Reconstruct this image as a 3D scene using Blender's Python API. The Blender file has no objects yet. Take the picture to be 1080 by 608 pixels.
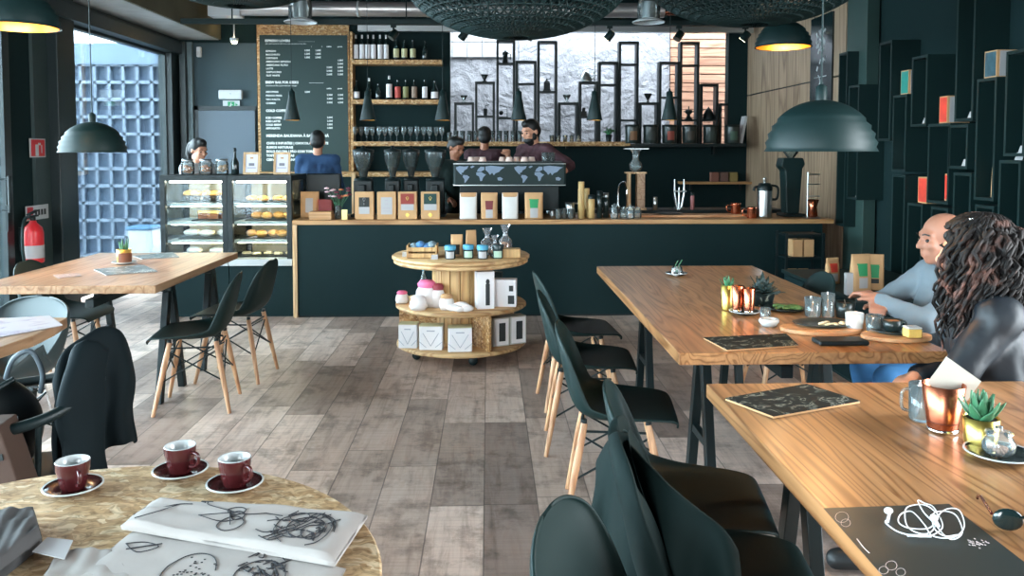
import bpy, math, random
from mathutils import Vector, Matrix, Euler
R = math.radians
random.seed(7)
SC = bpy.context.scene
COL = SC.collection

# ------------------------------------------------------------------ camera, sky, light, exposure
F, HZ, VX, EYE, PITCH = 870.0, 160.0, 515.0, 1.48, R(3)
CY = HZ + F * math.tan(PITCH)
YAW = math.atan((540 - VX) / F * math.cos(PITCH))
cam_d = bpy.data.cameras.new('camera')
cam_d.sensor_width = 36.0
cam_d.lens = 36.0 * F / 1080
cam_d.shift_y = -(304 - CY) / 1080
cam_d.clip_start = 0.02
cam = bpy.data.objects.new('camera', cam_d)
COL.objects.link(cam)
cam.location = (0, 0, EYE)
cam.rotation_euler = (R(90) - PITCH, 0, -YAW)
SC.camera = cam
SC.view_settings.view_transform = 'Standard'
SC.view_settings.look = 'None'
SC.view_settings.gamma = 1
SC.view_settings.exposure = 2.28
SC.view_settings.use_curve_mapping = False

world = bpy.data.worlds.new('overcast_sky')
SC.world = world
world.use_nodes = True
bg = world.node_tree.nodes['Background']
bg.inputs[0].default_value = (0.86, 0.95, 1.0, 1)
bg.inputs[1].default_value = 5.6

def portal(name, loc, rot, sx, sy):
    l = bpy.data.lights.new(name, 'AREA')
    l.shape = 'RECTANGLE'; l.size = sx; l.size_y = sy
    l.cycles.is_portal = True
    o = bpy.data.objects.new(name, l); COL.objects.link(o)
    o.location = loc; o.rotation_euler = rot

XL, XR, YB, YF, ZC = -4.0, 3.4, 10.7, -3.0, 3.5
portal('left_window_portal', (XL - 0.1, 3.9, 1.4), (0, R(-90), 0), 2.8, 13.2)
portal('right_window_portal', (XR + 0.1, 1.4, 1.6), (0, R(90), 0), 2.7, 1.9)
portal('front_window_portal', (-2.5, YF - 0.1, 1.5), (R(90), 0, 0), 1.8, 2.7)
portal('skylight_portal', (1.35, 11.35, 3.62), (0, 0, 0), 4.0, 1.1)

# pixel helpers: a photo pixel to a point on a plane of the room
def ray(px, py):
    X = (px - 540) / F; Y = (CY - py) / F
    d = (X, math.cos(PITCH) + Y * math.sin(PITCH), -math.sin(PITCH) + Y * math.cos(PITCH))
    c, s = math.cos(YAW), math.sin(YAW)
    return Vector((d[0] * c + d[1] * s, -d[0] * s + d[1] * c, d[2]))
EYEV = Vector((0, 0, EYE))
def wz(px, py, z=0.0):
    d = ray(px, py); return EYEV + d * ((z - EYE) / d.z)
def wy(px, py, Y):
    d = ray(px, py); return EYEV + d * (Y / d.y)
def wx(px, py, X):
    d = ray(px, py); return EYEV + d * (X / d.x)

# ------------------------------------------------------------------ mesh helpers
class MB:
    def __init__(s):
        s.v = []; s.f = []; s.m = []; s.s = []; s.mi = 0; s.sm = False
    def add(s, vs, fs, smooth=None):
        o = len(s.v)
        s.v += [tuple(v) for v in vs]
        for f in fs:
            s.f.append([i + o for i in f]); s.m.append(s.mi); s.s.append(s.sm if smooth is None else smooth)
        return s
    def mat(s, i):
        s.mi = i; return s
    def box(s, c, d, rz=0, mx=None):
        x, y, z = d[0] / 2, d[1] / 2, d[2] / 2
        vs = [Vector(p) for p in ((-x, -y, -z), (x, -y, -z), (x, y, -z), (-x, y, -z), (-x, -y, z), (x, -y, z), (x, y, z), (-x, y, z))]
        m = mx if mx is not None else Matrix.Rotation(rz, 3, 'Z')
        vs = [m @ v + Vector(c) for v in vs]
        return s.add(vs, [(0, 3, 2, 1), (4, 5, 6, 7), (0, 1, 5, 4), (1, 2, 6, 5), (2, 3, 7, 6), (3, 0, 4, 7)], False)
    def box2(s, a, b):
        a, b = Vector(a), Vector(b)
        return s.box((a + b) / 2, [abs(q) for q in (b - a)])
    def tube(s, pts, r, n=10, closed=False, cap=True, smooth=True):
        P = [Vector(p) for p in pts]; N = len(P)
        rs = r if isinstance(r, (list, tuple)) else [r] * N
        vs = []; prev = None
        for i in range(N):
            if closed: t = P[(i + 1) % N] - P[i - 1]
            else: t = P[min(i + 1, N - 1)] - P[max(i - 1, 0)]
            if t.length < 1e-9: t = Vector((0, 0, 1))
            t.normalize()
            if prev is None:
                a = Vector((0, 0, 1)) if abs(t.z) < .9 else Vector((1, 0, 0))
                u = t.cross(a).normalized()
            else:
                u = (prev - t * prev.dot(t))
                u = u.normalized() if u.length > 1e-6 else t.orthogonal().normalized()
            prev = u; w = t.cross(u)
            for k in range(n):
                a = 2 * math.pi * k / n
                vs.append(P[i] + (u * math.cos(a) + w * math.sin(a)) * rs[i])
        fs = []
        for i in range(N if closed else N - 1):
            j = (i + 1) % N
            for k in range(n):
                q = (k + 1) % n
                fs.append((i * n + k, i * n + q, j * n + q, j * n + k))
        o = len(s.f)
        s.add(vs, fs, smooth)
        if cap and not closed:
            s.add(vs[:n], [tuple(range(n))[::-1]], False); s.add(vs[-n:], [tuple(range(n))], False)
        return s
    def lathe(s, prof, c=(0, 0, 0), n=28, smooth=True, sx=1, sy=1, a0=0, mx=None, cap=False):
        vs = []; c = Vector(c)
        for r, z in prof:
            for k in range(n):
                a = a0 + 2 * math.pi * k / n
                v = Vector((r * math.cos(a) * sx, r * math.sin(a) * sy, z))
                vs.append((mx @ v if mx is not None else v) + c)
        fs = []
        for i in range(len(prof) - 1):
            for k in range(n):
                q = (k + 1) % n
                fs.append((i * n + k, i * n + q, (i + 1) * n + q, (i + 1) * n + k))
        s.add(vs, fs, smooth)
        if cap and prof[0][0] > 1e-4: s.add(vs[:n], [tuple(range(n))[::-1]], False)
        if cap and prof[-1][0] > 1e-4: s.add(vs[-n:], [tuple(range(n))], False)
        return s
    def cyl(s, c, r, z0, z1, n=24, r2=None):
        return s.lathe([(r, z0), (r if r2 is None else r2, z1)], c, n, cap=True)
    def ball(s, c, r, n=16, m=10, sc=(1, 1, 1), mx=None):
        prof = [(r * math.sin(math.pi * i / m), -r * math.cos(math.pi * i / m)) for i in range(m + 1)]
        prof[0] = (1e-5, -r); prof[-1] = (1e-5, r)
        c = Vector(c); vs = []
        for rr, z in prof:
            for k in range(n):
                a = 2 * math.pi * k / n
                v = Vector((rr * math.cos(a) * sc[0], rr * math.sin(a) * sc[1], z * sc[2]))
                vs.append((mx @ v if mx is not None else v) + c)
        fs = [(i * n + k, i * n + (k + 1) % n, (i + 1) * n + (k + 1) % n, (i + 1) * n + k) for i in range(m) for k in range(n)]
        return s.add(vs, fs, True)
    def prism(s, poly, z0, z1, mx=None, off=(0, 0, 0)):
        n = len(poly); off = Vector(off)
        vs = [Vector((p[0], p[1], z0)) for p in poly] + [Vector((p[0], p[1], z1)) for p in poly]
        vs = [(mx @ v if mx is not None else v) + off for v in vs]
        fs = [tuple(range(n))[::-1], tuple(range(n, 2 * n))] + [(i, (i + 1) % n, n + (i + 1) % n, n + i) for i in range(n)]
        return s.add(vs, fs, False)
    def grid(s, fn, nu, nv, smooth=True):
        vs = [fn(i / nu, j / nv) for j in range(nv + 1) for i in range(nu + 1)]
        fs = [(j * (nu + 1) + i, j * (nu + 1) + i + 1, (j + 1) * (nu + 1) + i + 1, (j + 1) * (nu + 1) + i) for j in range(nv) for i in range(nu)]
        return s.add(vs, fs, smooth)
    def build(s, name, mats, parent=None, bevel=0, solid=0, sub=0, loc=None, rz=None, kind=None, so=-1):
        me = bpy.data.meshes.new(name)
        me.from_pydata(s.v, [], s.f)
        if not isinstance(mats, (list, tuple)): mats = [mats]
        for m in mats: me.materials.append(m)
        me.polygons.foreach_set('material_index', s.m)
        me.polygons.foreach_set('use_smooth', s.s)
        me.update()
        o = bpy.data.objects.new(name, me); COL.objects.link(o)
        if parent: o.parent = parent
        if solid:
            q = o.modifiers.new('solid', 'SOLIDIFY'); q.thickness = solid; q.offset = so
        if bevel:
            q = o.modifiers.new('bevel', 'BEVEL'); q.width = bevel; q.segments = 2; q.limit_method = 'ANGLE'; q.angle_limit = R(40)
        if sub:
            q = o.modifiers.new('sub', 'SUBSURF'); q.levels = sub; q.render_levels = sub
        if loc is not None: o.location = loc
        if rz is not None: o.rotation_euler.z = rz
        if kind: o['kind'] = kind
        return o

def tag(o, label, cat, group=None):
    o['label'] = label; o['category'] = cat
    if group: o['group'] = group
    return o
def thing(name, label, cat, loc=(0, 0, 0), rz=0, group=None):
    o = bpy.data.objects.new(name, None); COL.objects.link(o)
    o.empty_display_size = .1
    o.location = loc; o.rotation_euler = (0, 0, rz)
    return tag(o, label, cat, group)
def copy_tree(o, loc=None, rz=None, label=None, group=None, scale=None, parent=None):
    c = o.copy(); COL.objects.link(c)
    if parent: c.parent = parent
    for ch in [q for q in bpy.data.objects if q.parent == o]: copy_tree(ch, parent=c)
    if loc is not None: c.location = loc
    if rz is not None: c.rotation_euler = (0, 0, rz)
    if scale is not None: c.scale = scale if isinstance(scale, (tuple, list)) else (scale,) * 3
    if label: c['label'] = label
    if group: c['group'] = group
    return c
ORD = ['first', 'second', 'third', 'fourth', 'fifth', 'sixth', 'seventh', 'eighth', 'ninth', 'tenth', 'eleventh', 'twelfth',
       'thirteenth', 'fourteenth', 'fifteenth', 'sixteenth', 'seventeenth', 'eighteenth', 'nineteenth', 'twentieth']

def lerp(a, b, t): return a + (b - a) * t
def smooth_path(pts, n=6):
    P = [Vector(p) for p in pts]; out = []
    for i in range(len(P) - 1):
        p0, p1, p2, p3 = P[max(i - 1, 0)], P[i], P[i + 1], P[min(i + 2, len(P) - 1)]
        for k in range(n):
            t = k / n
            out.append(0.5 * ((2 * p1) + (p2 - p0) * t + (2 * p0 - 5 * p1 + 4 * p2 - p3) * t * t + (3 * p1 - p0 - 3 * p2 + p3) * t ** 3))
    out.append(P[-1]); return out

_font_cache = {}
def text_mesh(txt, size, align='LEFT', bold=0.0, ext=0.0004):
    """flat letter mesh lying in its own XY plane: list of verts and faces"""
    key = (txt, size, align, bold)
    if key in _font_cache: return _font_cache[key]
    cu = bpy.data.curves.new('lettering', 'FONT')
    cu.body = txt; cu.size = size; cu.align_x = align; cu.offset = bold; cu.resolution_u = 2
    ob = bpy.data.objects.new('lettering', cu); COL.objects.link(ob)
    dg = bpy.context.evaluated_depsgraph_get()
    me = bpy.data.meshes.new_from_object(ob.evaluated_get(dg))
    r = ([v.co.copy() for v in me.vertices], [tuple(p.vertices) for p in me.polygons])
    bpy.data.objects.remove(ob); bpy.data.meshes.remove(me); bpy.data.curves.remove(cu)
    _font_cache[key] = r
    return r
def add_text(mb, txt, size, org, ux=(1, 0, 0), uy=(0, 0, 1), align='LEFT', bold=0.0):
    vs, fs = text_mesh(txt, size, align, bold)
    ux, uy, org = Vector(ux), Vector(uy), Vector(org)
    mb.add([org + ux * v.x + uy * v.y for v in vs], fs, False)

# ------------------------------------------------------------------ materials
def lin(c):
    def g(u):
        u /= 255.0
        return u / 12.92 if u <= .04045 else ((u + .055) / 1.055) ** 2.4
    return (g(c[0]), g(c[1]), g(c[2]), 1)
def nodes(name):
    m = bpy.data.materials.new(name); m.use_nodes = True
    nt = m.node_tree
    return m, nt, nt.nodes['Principled BSDF']
def N(nt, t, **kw):
    n = nt.nodes.new(t)
    for k, v in kw.items():
        if k.startswith('i_'):
            key = k[2:]
            key = int(key) if key.isdigit() else key.replace('_', ' ')
            n.inputs[key].default_value = v
        else: setattr(n, k, v)
    return n
def Mt(name, c, rough=.5, metal=0, var=0.0, vs=8, bump=0.0, bs=60, emis=None, es=0, spec=None, coat=0, sheen=0):
    m, nt, b = nodes(name)
    b.inputs['Base Color'].default_value = lin(c)
    b.inputs['Roughness'].default_value = rough
    b.inputs['Metallic'].default_value = metal
    if spec is not None: b.inputs['Specular IOR Level'].default_value = spec
    if coat: b.inputs['Coat Weight'].default_value = coat; b.inputs['Coat Roughness'].default_value = .12
    if sheen: b.inputs['Sheen Weight'].default_value = sheen; b.inputs['Sheen Roughness'].default_value = .4
    if emis:
        b.inputs['Emission Color'].default_value = lin(emis); b.inputs['Emission Strength'].default_value = es
    tc = N(nt, 'ShaderNodeTexCoord')
    if var:
        nz = N(nt, 'ShaderNodeTexNoise', i_Scale=vs, i_Detail=4.0)
        nt.links.new(tc.outputs['Object'], nz.inputs['Vector'])
        mx = N(nt, 'ShaderNodeMix', data_type='RGBA')
        a = lin([max(0, q * (1 - var)) for q in c]); e = lin([min(255, q * (1 + var)) for q in c])
        mx.inputs[6].default_value = a; mx.inputs[7].default_value = e
        nt.links.new(nz.outputs['Fac'], mx.inputs[0]); nt.links.new(mx.outputs[2], b.inputs['Base Color'])
    if bump:
        nz = N(nt, 'ShaderNodeTexNoise', i_Scale=bs, i_Detail=3.0)
        nt.links.new(tc.outputs['Object'], nz.inputs['Vector'])
        bp = N(nt, 'ShaderNodeBump', i_Strength=bump, i_Distance=.01)
        nt.links.new(nz.outputs['Fac'], bp.inputs['Height']); nt.links.new(bp.outputs[0], b.inputs['Normal'])
    return m
def glass(name, tint=(240, 248, 250), refl=.9, body=0.0, bodyc=(200, 215, 220), rough=.02):
    """thin clear glass: sees straight through, mirrors at grazing angles"""
    m = bpy.data.materials.new(name); m.use_nodes = True
    nt = m.node_tree; nt.nodes.clear()
    out = N(nt, 'ShaderNodeOutputMaterial')
    tr = N(nt, 'ShaderNodeBsdfTransparent'); tr.inputs[0].default_value = lin(tint)
    gl = N(nt, 'ShaderNodeBsdfGlossy'); gl.inputs['Roughness'].default_value = rough
    lw = N(nt, 'ShaderNodeFresnel', i_IOR=1.45)
    mu = N(nt, 'ShaderNodeMath', operation='MULTIPLY'); mu.inputs[1].default_value = refl
    mx = N(nt, 'ShaderNodeMixShader')
    nt.links.new(lw.outputs[0], mu.inputs[0]); nt.links.new(mu.outputs[0], mx.inputs[0])
    src = tr.outputs[0]
    if body:
        df = N(nt, 'ShaderNodeBsdfDiffuse'); df.inputs[0].default_value = lin(bodyc)
        m2 = N(nt, 'ShaderNodeMixShader'); m2.inputs[0].default_value = body
        nt.links.new(tr.outputs[0], m2.inputs[1]); nt.links.new(df.outputs[0], m2.inputs[2]); src = m2.outputs[0]
    nt.links.new(src, mx.inputs[1]); nt.links.new(gl.outputs[0], mx.inputs[2]); nt.links.new(mx.outputs[0], out.inputs[0])
    return m
def ramp(nt, stops):
    r = N(nt, 'ShaderNodeValToRGB')
    e = r.color_ramp.elements
    while len(e) < len(stops): e.new(.5)
    for q, (p, c) in zip(e, stops): q.position = p; q.color = lin(c)
    return r
def wood(name, light, dark, axis='Y', scale=1.0, rough=.38, grain=1.0, board=0.0, coat=0.0):
    """straight and cathedral grain running along an axis of the object"""
    m, nt, b = nodes(name)
    tc = N(nt, 'ShaderNodeTexCoord')
    mp = N(nt, 'ShaderNodeMapping')
    st = {'X': (.07, 1, 1), 'Y': (1, .07, 1), 'Z': (1, 1, .07)}[axis]
    mp.inputs['Scale'].default_value = [q * scale for q in st]
    nt.links.new(tc.outputs['Object'], mp.inputs[0])
    vec = mp.outputs[0]
    if board:
        sp = N(nt, 'ShaderNodeSeparateXYZ'); nt.links.new(tc.outputs['Object'], sp.inputs[0])
        dv = N(nt, 'ShaderNodeMath', operation='DIVIDE'); dv.inputs[1].default_value = board
        nt.links.new(sp.outputs['X' if axis == 'Y' else 'Y'], dv.inputs[0])
        fl = N(nt, 'ShaderNodeMath', operation='FLOOR'); nt.links.new(dv.outputs[0], fl.inputs[0])
        wn = N(nt, 'ShaderNodeTexWhiteNoise', noise_dimensions='1D'); nt.links.new(fl.outputs[0], wn.inputs['W'])
        sc = N(nt, 'ShaderNodeVectorMath', operation='MULTIPLY_ADD'); sc.inputs[1].default_value = (7, 7, 7)
        nt.links.new(wn.outputs['Color'], sc.inputs[0]); nt.links.new(vec, sc.inputs[2]); vec = sc.outputs[0]
    n1 = N(nt, 'ShaderNodeTexNoise', i_Scale=2.6, i_Detail=1.5, i_Distortion=.4)
    nt.links.new(vec, n1.inputs['Vector'])
    mu = N(nt, 'ShaderNodeMath', operation='MULTIPLY'); mu.inputs[1].default_value = 16 * grain
    nt.links.new(n1.outputs['Fac'], mu.inputs[0])
    sn = N(nt, 'ShaderNodeMath', operation='FRACT'); nt.links.new(mu.outputs[0], sn.inputs[0])
    r1 = ramp(nt, [(0, dark), (.25, light), (.75, light), (1, dark)])
    nt.links.new(sn.outputs[0], r1.inputs[0])
    n2 = N(nt, 'ShaderNodeTexNoise', i_Scale=45, i_Detail=5.0)
    mp2 = N(nt, 'ShaderNodeMapping'); mp2.inputs['Scale'].default_value = {'X': (.05, 1, 1), 'Y': (1, .05, 1), 'Z': (1, 1, .05)}[axis]
    nt.links.new(tc.outputs['Object'], mp2.inputs[0]); nt.links.new(mp2.outputs[0], n2.inputs['Vector'])
    mx = N(nt, 'ShaderNodeMix', data_type='RGBA', blend_type='MULTIPLY'); mx.inputs[0].default_value = .55
    r2 = ramp(nt, [(.3, (150, 140, 130)), (.7, (255, 255, 255))])
    nt.links.new(n2.outputs['Fac'], r2.inputs[0])
    nt.links.new(r1.outputs[0], mx.inputs[6]); nt.links.new(r2.outputs[0], mx.inputs[7])
    nt.links.new(mx.outputs[2], b.inputs['Base Color'])
    b.inputs['Roughness'].default_value = rough
    if coat: b.inputs['Coat Weight'].default_value = coat; b.inputs['Coat Roughness'].default_value = .2
    return m

def plank_floor():
    m, nt, b = nodes('plank_floor')
    L = nt.links.new
    tc = N(nt, 'ShaderNodeTexCoord'); sp = N(nt, 'ShaderNodeSeparateXYZ'); L(tc.outputs['Object'], sp.inputs[0])
    def math_(op, a, bb=None, c=None):
        n = N(nt, 'ShaderNodeMath', operation=op)
        for i, q in enumerate((a, bb, c)):
            if q is None: continue
            if isinstance(q, (int, float)): n.inputs[i].default_value = q
            else: L(q, n.inputs[i])
        return n.outputs[0]
    u = math_('DIVIDE', math_('ADD', sp.outputs['X'], .02), .225)
    row = math_('FLOOR', u); fu = math_('FRACT', u)
    w1 = N(nt, 'ShaderNodeTexWhiteNoise', noise_dimensions='1D'); L(row, w1.inputs['W'])
    v = math_('DIVIDE', math_('ADD', sp.outputs['Y'], math_('MULTIPLY', w1.outputs['Value'], 5.0)), 1.05)
    cell = math_('FLOOR', v); fv = math_('FRACT', v)
    cb = N(nt, 'ShaderNodeCombineXYZ'); L(row, cb.inputs[0]); L(cell, cb.inputs[1])
    w2 = N(nt, 'ShaderNodeTexWhiteNoise', noise_dimensions='2D'); L(cb.outputs[0], w2.inputs['Vector'])
    base = ramp(nt, [(0, (138, 122, 114)), (.2, (172, 154, 144)), (.5, (200, 180, 168)), (.75, (218, 198, 186)), (1, (230, 214, 204))])
    L(w2.outputs['Value'], base.inputs[0])
    # grain: stretched noise shifted per plank
    off = N(nt, 'ShaderNodeVectorMath', operation='MULTIPLY_ADD'); off.inputs[1].default_value = (9, 9, 9)
    L(w2.outputs['Color'], off.inputs[0]); L(tc.outputs['Object'], off.inputs[2])
    mp = N(nt, 'ShaderNodeMapping'); mp.inputs['Scale'].default_value = (9, .9, 1); L(off.outputs[0], mp.inputs[0])
    g = N(nt, 'ShaderNodeTexNoise', i_Scale=2.2, i_Detail=7.0, i_Roughness=.68, i_Distortion=.6); L(mp.outputs[0], g.inputs['Vector'])
    gr = ramp(nt, [(.28, (172, 156, 147)), (.5, (238, 228, 222)), (.72, (255, 252, 250))]); L(g.outputs['Fac'], gr.inputs[0])
    mx = N(nt, 'ShaderNodeMix', data_type='RGBA', blend_type='MULTIPLY'); mx.inputs[0].default_value = .78
    L(base.outputs[0], mx.inputs[6]); L(gr.outputs[0], mx.inputs[7])
    # worn blotches and cross saw marks
    bl = N(nt, 'ShaderNodeTexNoise', i_Scale=5.0, i_Detail=6.0, i_Roughness=.7); L(off.outputs[0], bl.inputs['Vector'])
    br = ramp(nt, [(.36, (110, 105, 100)), (.5, (255, 255, 255))]); L(bl.outputs['Fac'], br.inputs[0])
    mx2 = N(nt, 'ShaderNodeMix', data_type='RGBA', blend_type='MULTIPLY'); mx2.inputs[0].default_value = .5
    L(mx.outputs[2], mx2.inputs[6]); L(br.outputs[0], mx2.inputs[7])
    mps = N(nt, 'ShaderNodeMapping'); mps.inputs['Scale'].default_value = (2, 60, 1); L(off.outputs[0], mps.inputs[0])
    sw = N(nt, 'ShaderNodeTexNoise', i_Scale=1.5, i_Detail=3.0); L(mps.outputs[0], sw.inputs['Vector'])
    sr = ramp(nt, [(.35, (200, 198, 196)), (.55, (255, 255, 255))]); L(sw.outputs['Fac'], sr.inputs[0])
    mx3 = N(nt, 'ShaderNodeMix', data_type='RGBA', blend_type='MULTIPLY'); mx3.inputs[0].default_value = .3
    L(mx2.outputs[2], mx3.inputs[6]); L(sr.outputs[0], mx3.inputs[7])
    # joints
    e1 = math_('LESS_THAN', math_('MINIMUM', fu, math_('SUBTRACT', 1.0, fu)), .012)
    e2 = math_('LESS_THAN', math_('MINIMUM', fv, math_('SUBTRACT', 1.0, fv)), .0028)
    ed = math_('MULTIPLY', math_('MAXIMUM', e1, e2), .62)
    mx4 = N(nt, 'ShaderNodeMix', data_type='RGBA'); L(ed, mx4.inputs[0])
    L(mx3.outputs[2], mx4.inputs[6]); mx4.inputs[7].default_value = lin((52, 46, 44))
    L(mx4.outputs[2], b.inputs['Base Color'])
    b.inputs['Roughness'].default_value = .42
    bp = N(nt, 'ShaderNodeBump', i_Strength=.25, i_Distance=.004); L(g.outputs['Fac'], bp.inputs['Height']); L(bp.outputs[0], b.inputs['Normal'])
    return m

def osb(name, a=(212, 180, 140), c=(176, 138, 96)):
    m, nt, b = nodes(name); L = nt.links.new
    tc = N(nt, 'ShaderNodeTexCoord')
    mp = N(nt, 'ShaderNodeMapping'); mp.inputs['Scale'].default_value = (1, 2.3, 2.3); mp.inputs['Rotation'].default_value = (0, 0, .5)
    nz = N(nt, 'ShaderNodeTexNoise', i_Scale=14, i_Detail=2.0); L(tc.outputs['Object'], nz.inputs['Vector'])
    ad = N(nt, 'ShaderNodeVectorMath', operation='MULTIPLY_ADD'); ad.inputs[1].default_value = (.07, .07, .07)
    L(nz.outputs['Color'], ad.inputs[0]); L(tc.outputs['Object'], ad.inputs[2]); L(ad.outputs[0], mp.inputs[0])
    vo = N(nt, 'ShaderNodeTexVoronoi', i_Scale=30); L(mp.outputs[0], vo.inputs['Vector'])
    sp = N(nt, 'ShaderNodeSeparateColor'); L(vo.outputs['Color'], sp.inputs[0])
    r = ramp(nt, [(0, c), (.3, lerp3(c, a, .55)), (.7, a), (1, lerp3(a, (255, 245, 220), .45))]); L(sp.outputs[0], r.inputs[0])
    n2 = N(nt, 'ShaderNodeTexNoise', i_Scale=30, i_Detail=6.0, i_Distortion=1.2); L(mp.outputs[0], n2.inputs['Vector'])
    r2 = ramp(nt, [(.32, (140, 122, 96)), (.58, (255, 255, 255))]); L(n2.outputs['Fac'], r2.inputs[0])
    mx = N(nt, 'ShaderNodeMix', data_type='RGBA', blend_type='MULTIPLY'); mx.inputs[0].default_value = .75
    L(r.outputs[0], mx.inputs[6]); L(r2.outputs[0], mx.inputs[7]); L(mx.outputs[2], b.inputs['Base Color'])
    b.inputs['Roughness'].default_value = .5
    return m
def lerp3(a, b, t): return tuple(lerp(p, q, t) for p, q in zip(a, b))

def stone():
    m, nt, b = nodes('painted_stone'); L = nt.links.new
    tc = N(nt, 'ShaderNodeTexCoord')
    nz = N(nt, 'ShaderNodeTexNoise', i_Scale=2.3, i_Detail=8.0, i_Roughness=.62, i_Distortion=.35); L(tc.outputs['Object'], nz.inputs['Vector'])
    vo = N(nt, 'ShaderNodeTexVoronoi', i_Scale=3.2, feature='DISTANCE_TO_EDGE'); L(tc.outputs['Object'], vo.inputs['Vector'])
    ad = N(nt, 'ShaderNodeMath', operation='MULTIPLY_ADD'); ad.inputs[1].default_value = .25
    L(vo.outputs['Distance'], ad.inputs[0]); L(nz.outputs['Fac'], ad.inputs[2])
    bp = N(nt, 'ShaderNodeBump', i_Strength=.9, i_Distance=.16); L(ad.outputs[0], bp.inputs['Height']); L(bp.outputs[0], b.inputs['Normal'])
    r = ramp(nt, [(.3, (98, 101, 108)), (.55, (126, 129, 136))]); L(nz.outputs['Fac'], r.inputs[0]); L(r.outputs[0], b.inputs['Base Color'])
    b.inputs['Roughness'].default_value = .85
    return m

BLACK = Mt('black_paint', (15, 36, 36), .5, var=.06, spec=.3)
WALLB = Mt('dark_teal_wall', (15, 36, 37), .8, var=.05, spec=.2, vs=2)
PANEL = Mt('black_counter_panel', (8, 33, 35), .7, var=.08, spec=.2, vs=3)
CEIL = Mt('black_ceiling', (10, 16, 17), .9)
STEELB = Mt('black_steel', (9, 25, 27), .45, spec=.35)
WALLG = Mt('blue_grey_wall', (50, 68, 74), .8, var=.04, vs=2)
DOORG = Mt('blue_grey_door', (84, 97, 108), .5)
FRAME = Mt('window_frame_paint', (22, 36, 38), .4)
CONC = Mt('bare_concrete', (158, 160, 158), .85, var=.16, vs=5, bump=.2, bs=20)
CONCD = Mt('dark_olive_concrete', (88, 84, 66), .9, var=.2, vs=3)
WHITE = Mt('white_paint', (184, 187, 188), .45)
WHITEC = Mt('white_glaze', (190, 194, 194), .2, coat=.4)
PAPERW = Mt('bright_paper', (232, 230, 232), .8)
PAPER = Mt('white_paper', (172, 170, 171), .8)
KRAFT = Mt('kraft_paper', (190, 148, 104), .75, var=.06, vs=20)
STEEL = Mt('brushed_steel', (190, 196, 198), .28, 1)
CHROME = Mt('chrome', (220, 224, 226), .12, 1)
COPPER = Mt('copper', (196, 116, 86), .27, 1)
BRASS = Mt('brass', (196, 172, 92), .3, 1)
GOLD = Mt('gold_leaf', (236, 170, 74), .35, 1)
RED = Mt('red_paint', (206, 40, 48), .35)
GREEN = Mt('sign_green', (20, 140, 84), .5)
LEAF = Mt('succulent_green', (56, 108, 74), .5, var=.2, vs=30)
SOIL = Mt('potting_soil', (52, 42, 34), .95, bump=.5)
MAROON = Mt('maroon_glaze', (70, 26, 28), .22, coat=.3)
DARKINK = Mt('dark_print', (44, 50, 52), .7)
GLASS = glass('clear_glass')
GLASSW = glass('window_glass', (236, 246, 250), .8)
JAR = glass('jar_glass', (246, 251, 251), 1.2, body=.13, bodyc=(205, 220, 222))
SMOKE = glass('smoked_hopper_glass', (205, 214, 214), 1.3, body=.10, bodyc=(150, 165, 165))
CELLO = glass('cellophane', (246, 248, 250), 2.2, body=.12, bodyc=(240, 240, 244), rough=.12)
OAK = wood('oak_table', (180, 130, 86), (132, 86, 50), 'Y', 2.6, .33, 1.0, board=.33, coat=.25)
OAKL = wood('daylit_oak_table', (180, 142, 108), (150, 108, 74), 'Y', 2.2, .35, .8, board=.14)  # paler, pinker oak: window daylight is put into the wood colour
OAKC = wood('oak_worktop', (196, 150, 100), (160, 112, 66), 'X', 1.5, .45, .8)
OAKZ = wood('oak_post', (220, 184, 140), (196, 150, 104), 'Z', 1.5, .5, .7)
PINE = wood('pine_board', (216, 176, 120), (184, 136, 84), 'Z', 1.6, .55, .7)
WALLW = wood('wood_wall_panel', (176, 150, 124), (138, 112, 90), 'Z', .9, .5, .8, board=.31)
LEGW = wood('beech_leg', (206, 158, 118), (176, 122, 84), 'Z', 3, .45, .6)
SLAT = wood('cladding_slat', (164, 124, 102), (128, 90, 70), 'X', 1.4, .6, .7)
OSB = osb('osb_board')
OSBD = osb('osb_board_warm', (206, 160, 104), (150, 104, 58))
FLOOR = plank_floor()
SHELL = Mt('black_chair_shell', (10, 33, 32), .55, spec=.28)
SHELLG = Mt('grey_chair_shell', (44, 58, 60), .5)
BULB = Mt('lit_bulb', (255, 236, 200), .5, emis=(255, 226, 176), es=14)
# ------------------------------------------------------------------ the setting
def struct(name, mb, mat, **kw):
    return mb.build(name, mat, kind='structure', **kw)

struct('floor', MB().box2((XL - .2, YF - .2, -.12), (XR + .2, YB + 1.6, 0)), FLOOR)
struct('ceiling', MB().box2((XL - .2, YF - .2, ZC), (XR + .2, YB + .15, ZC + .15)), CEIL)
struct('ground_outside', MB().box2((-14, -10, -.3), (XL - .2, 16, -.06)), Mt('outdoor_paving', (150, 152, 156), .9, var=.1, vs=2))

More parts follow.
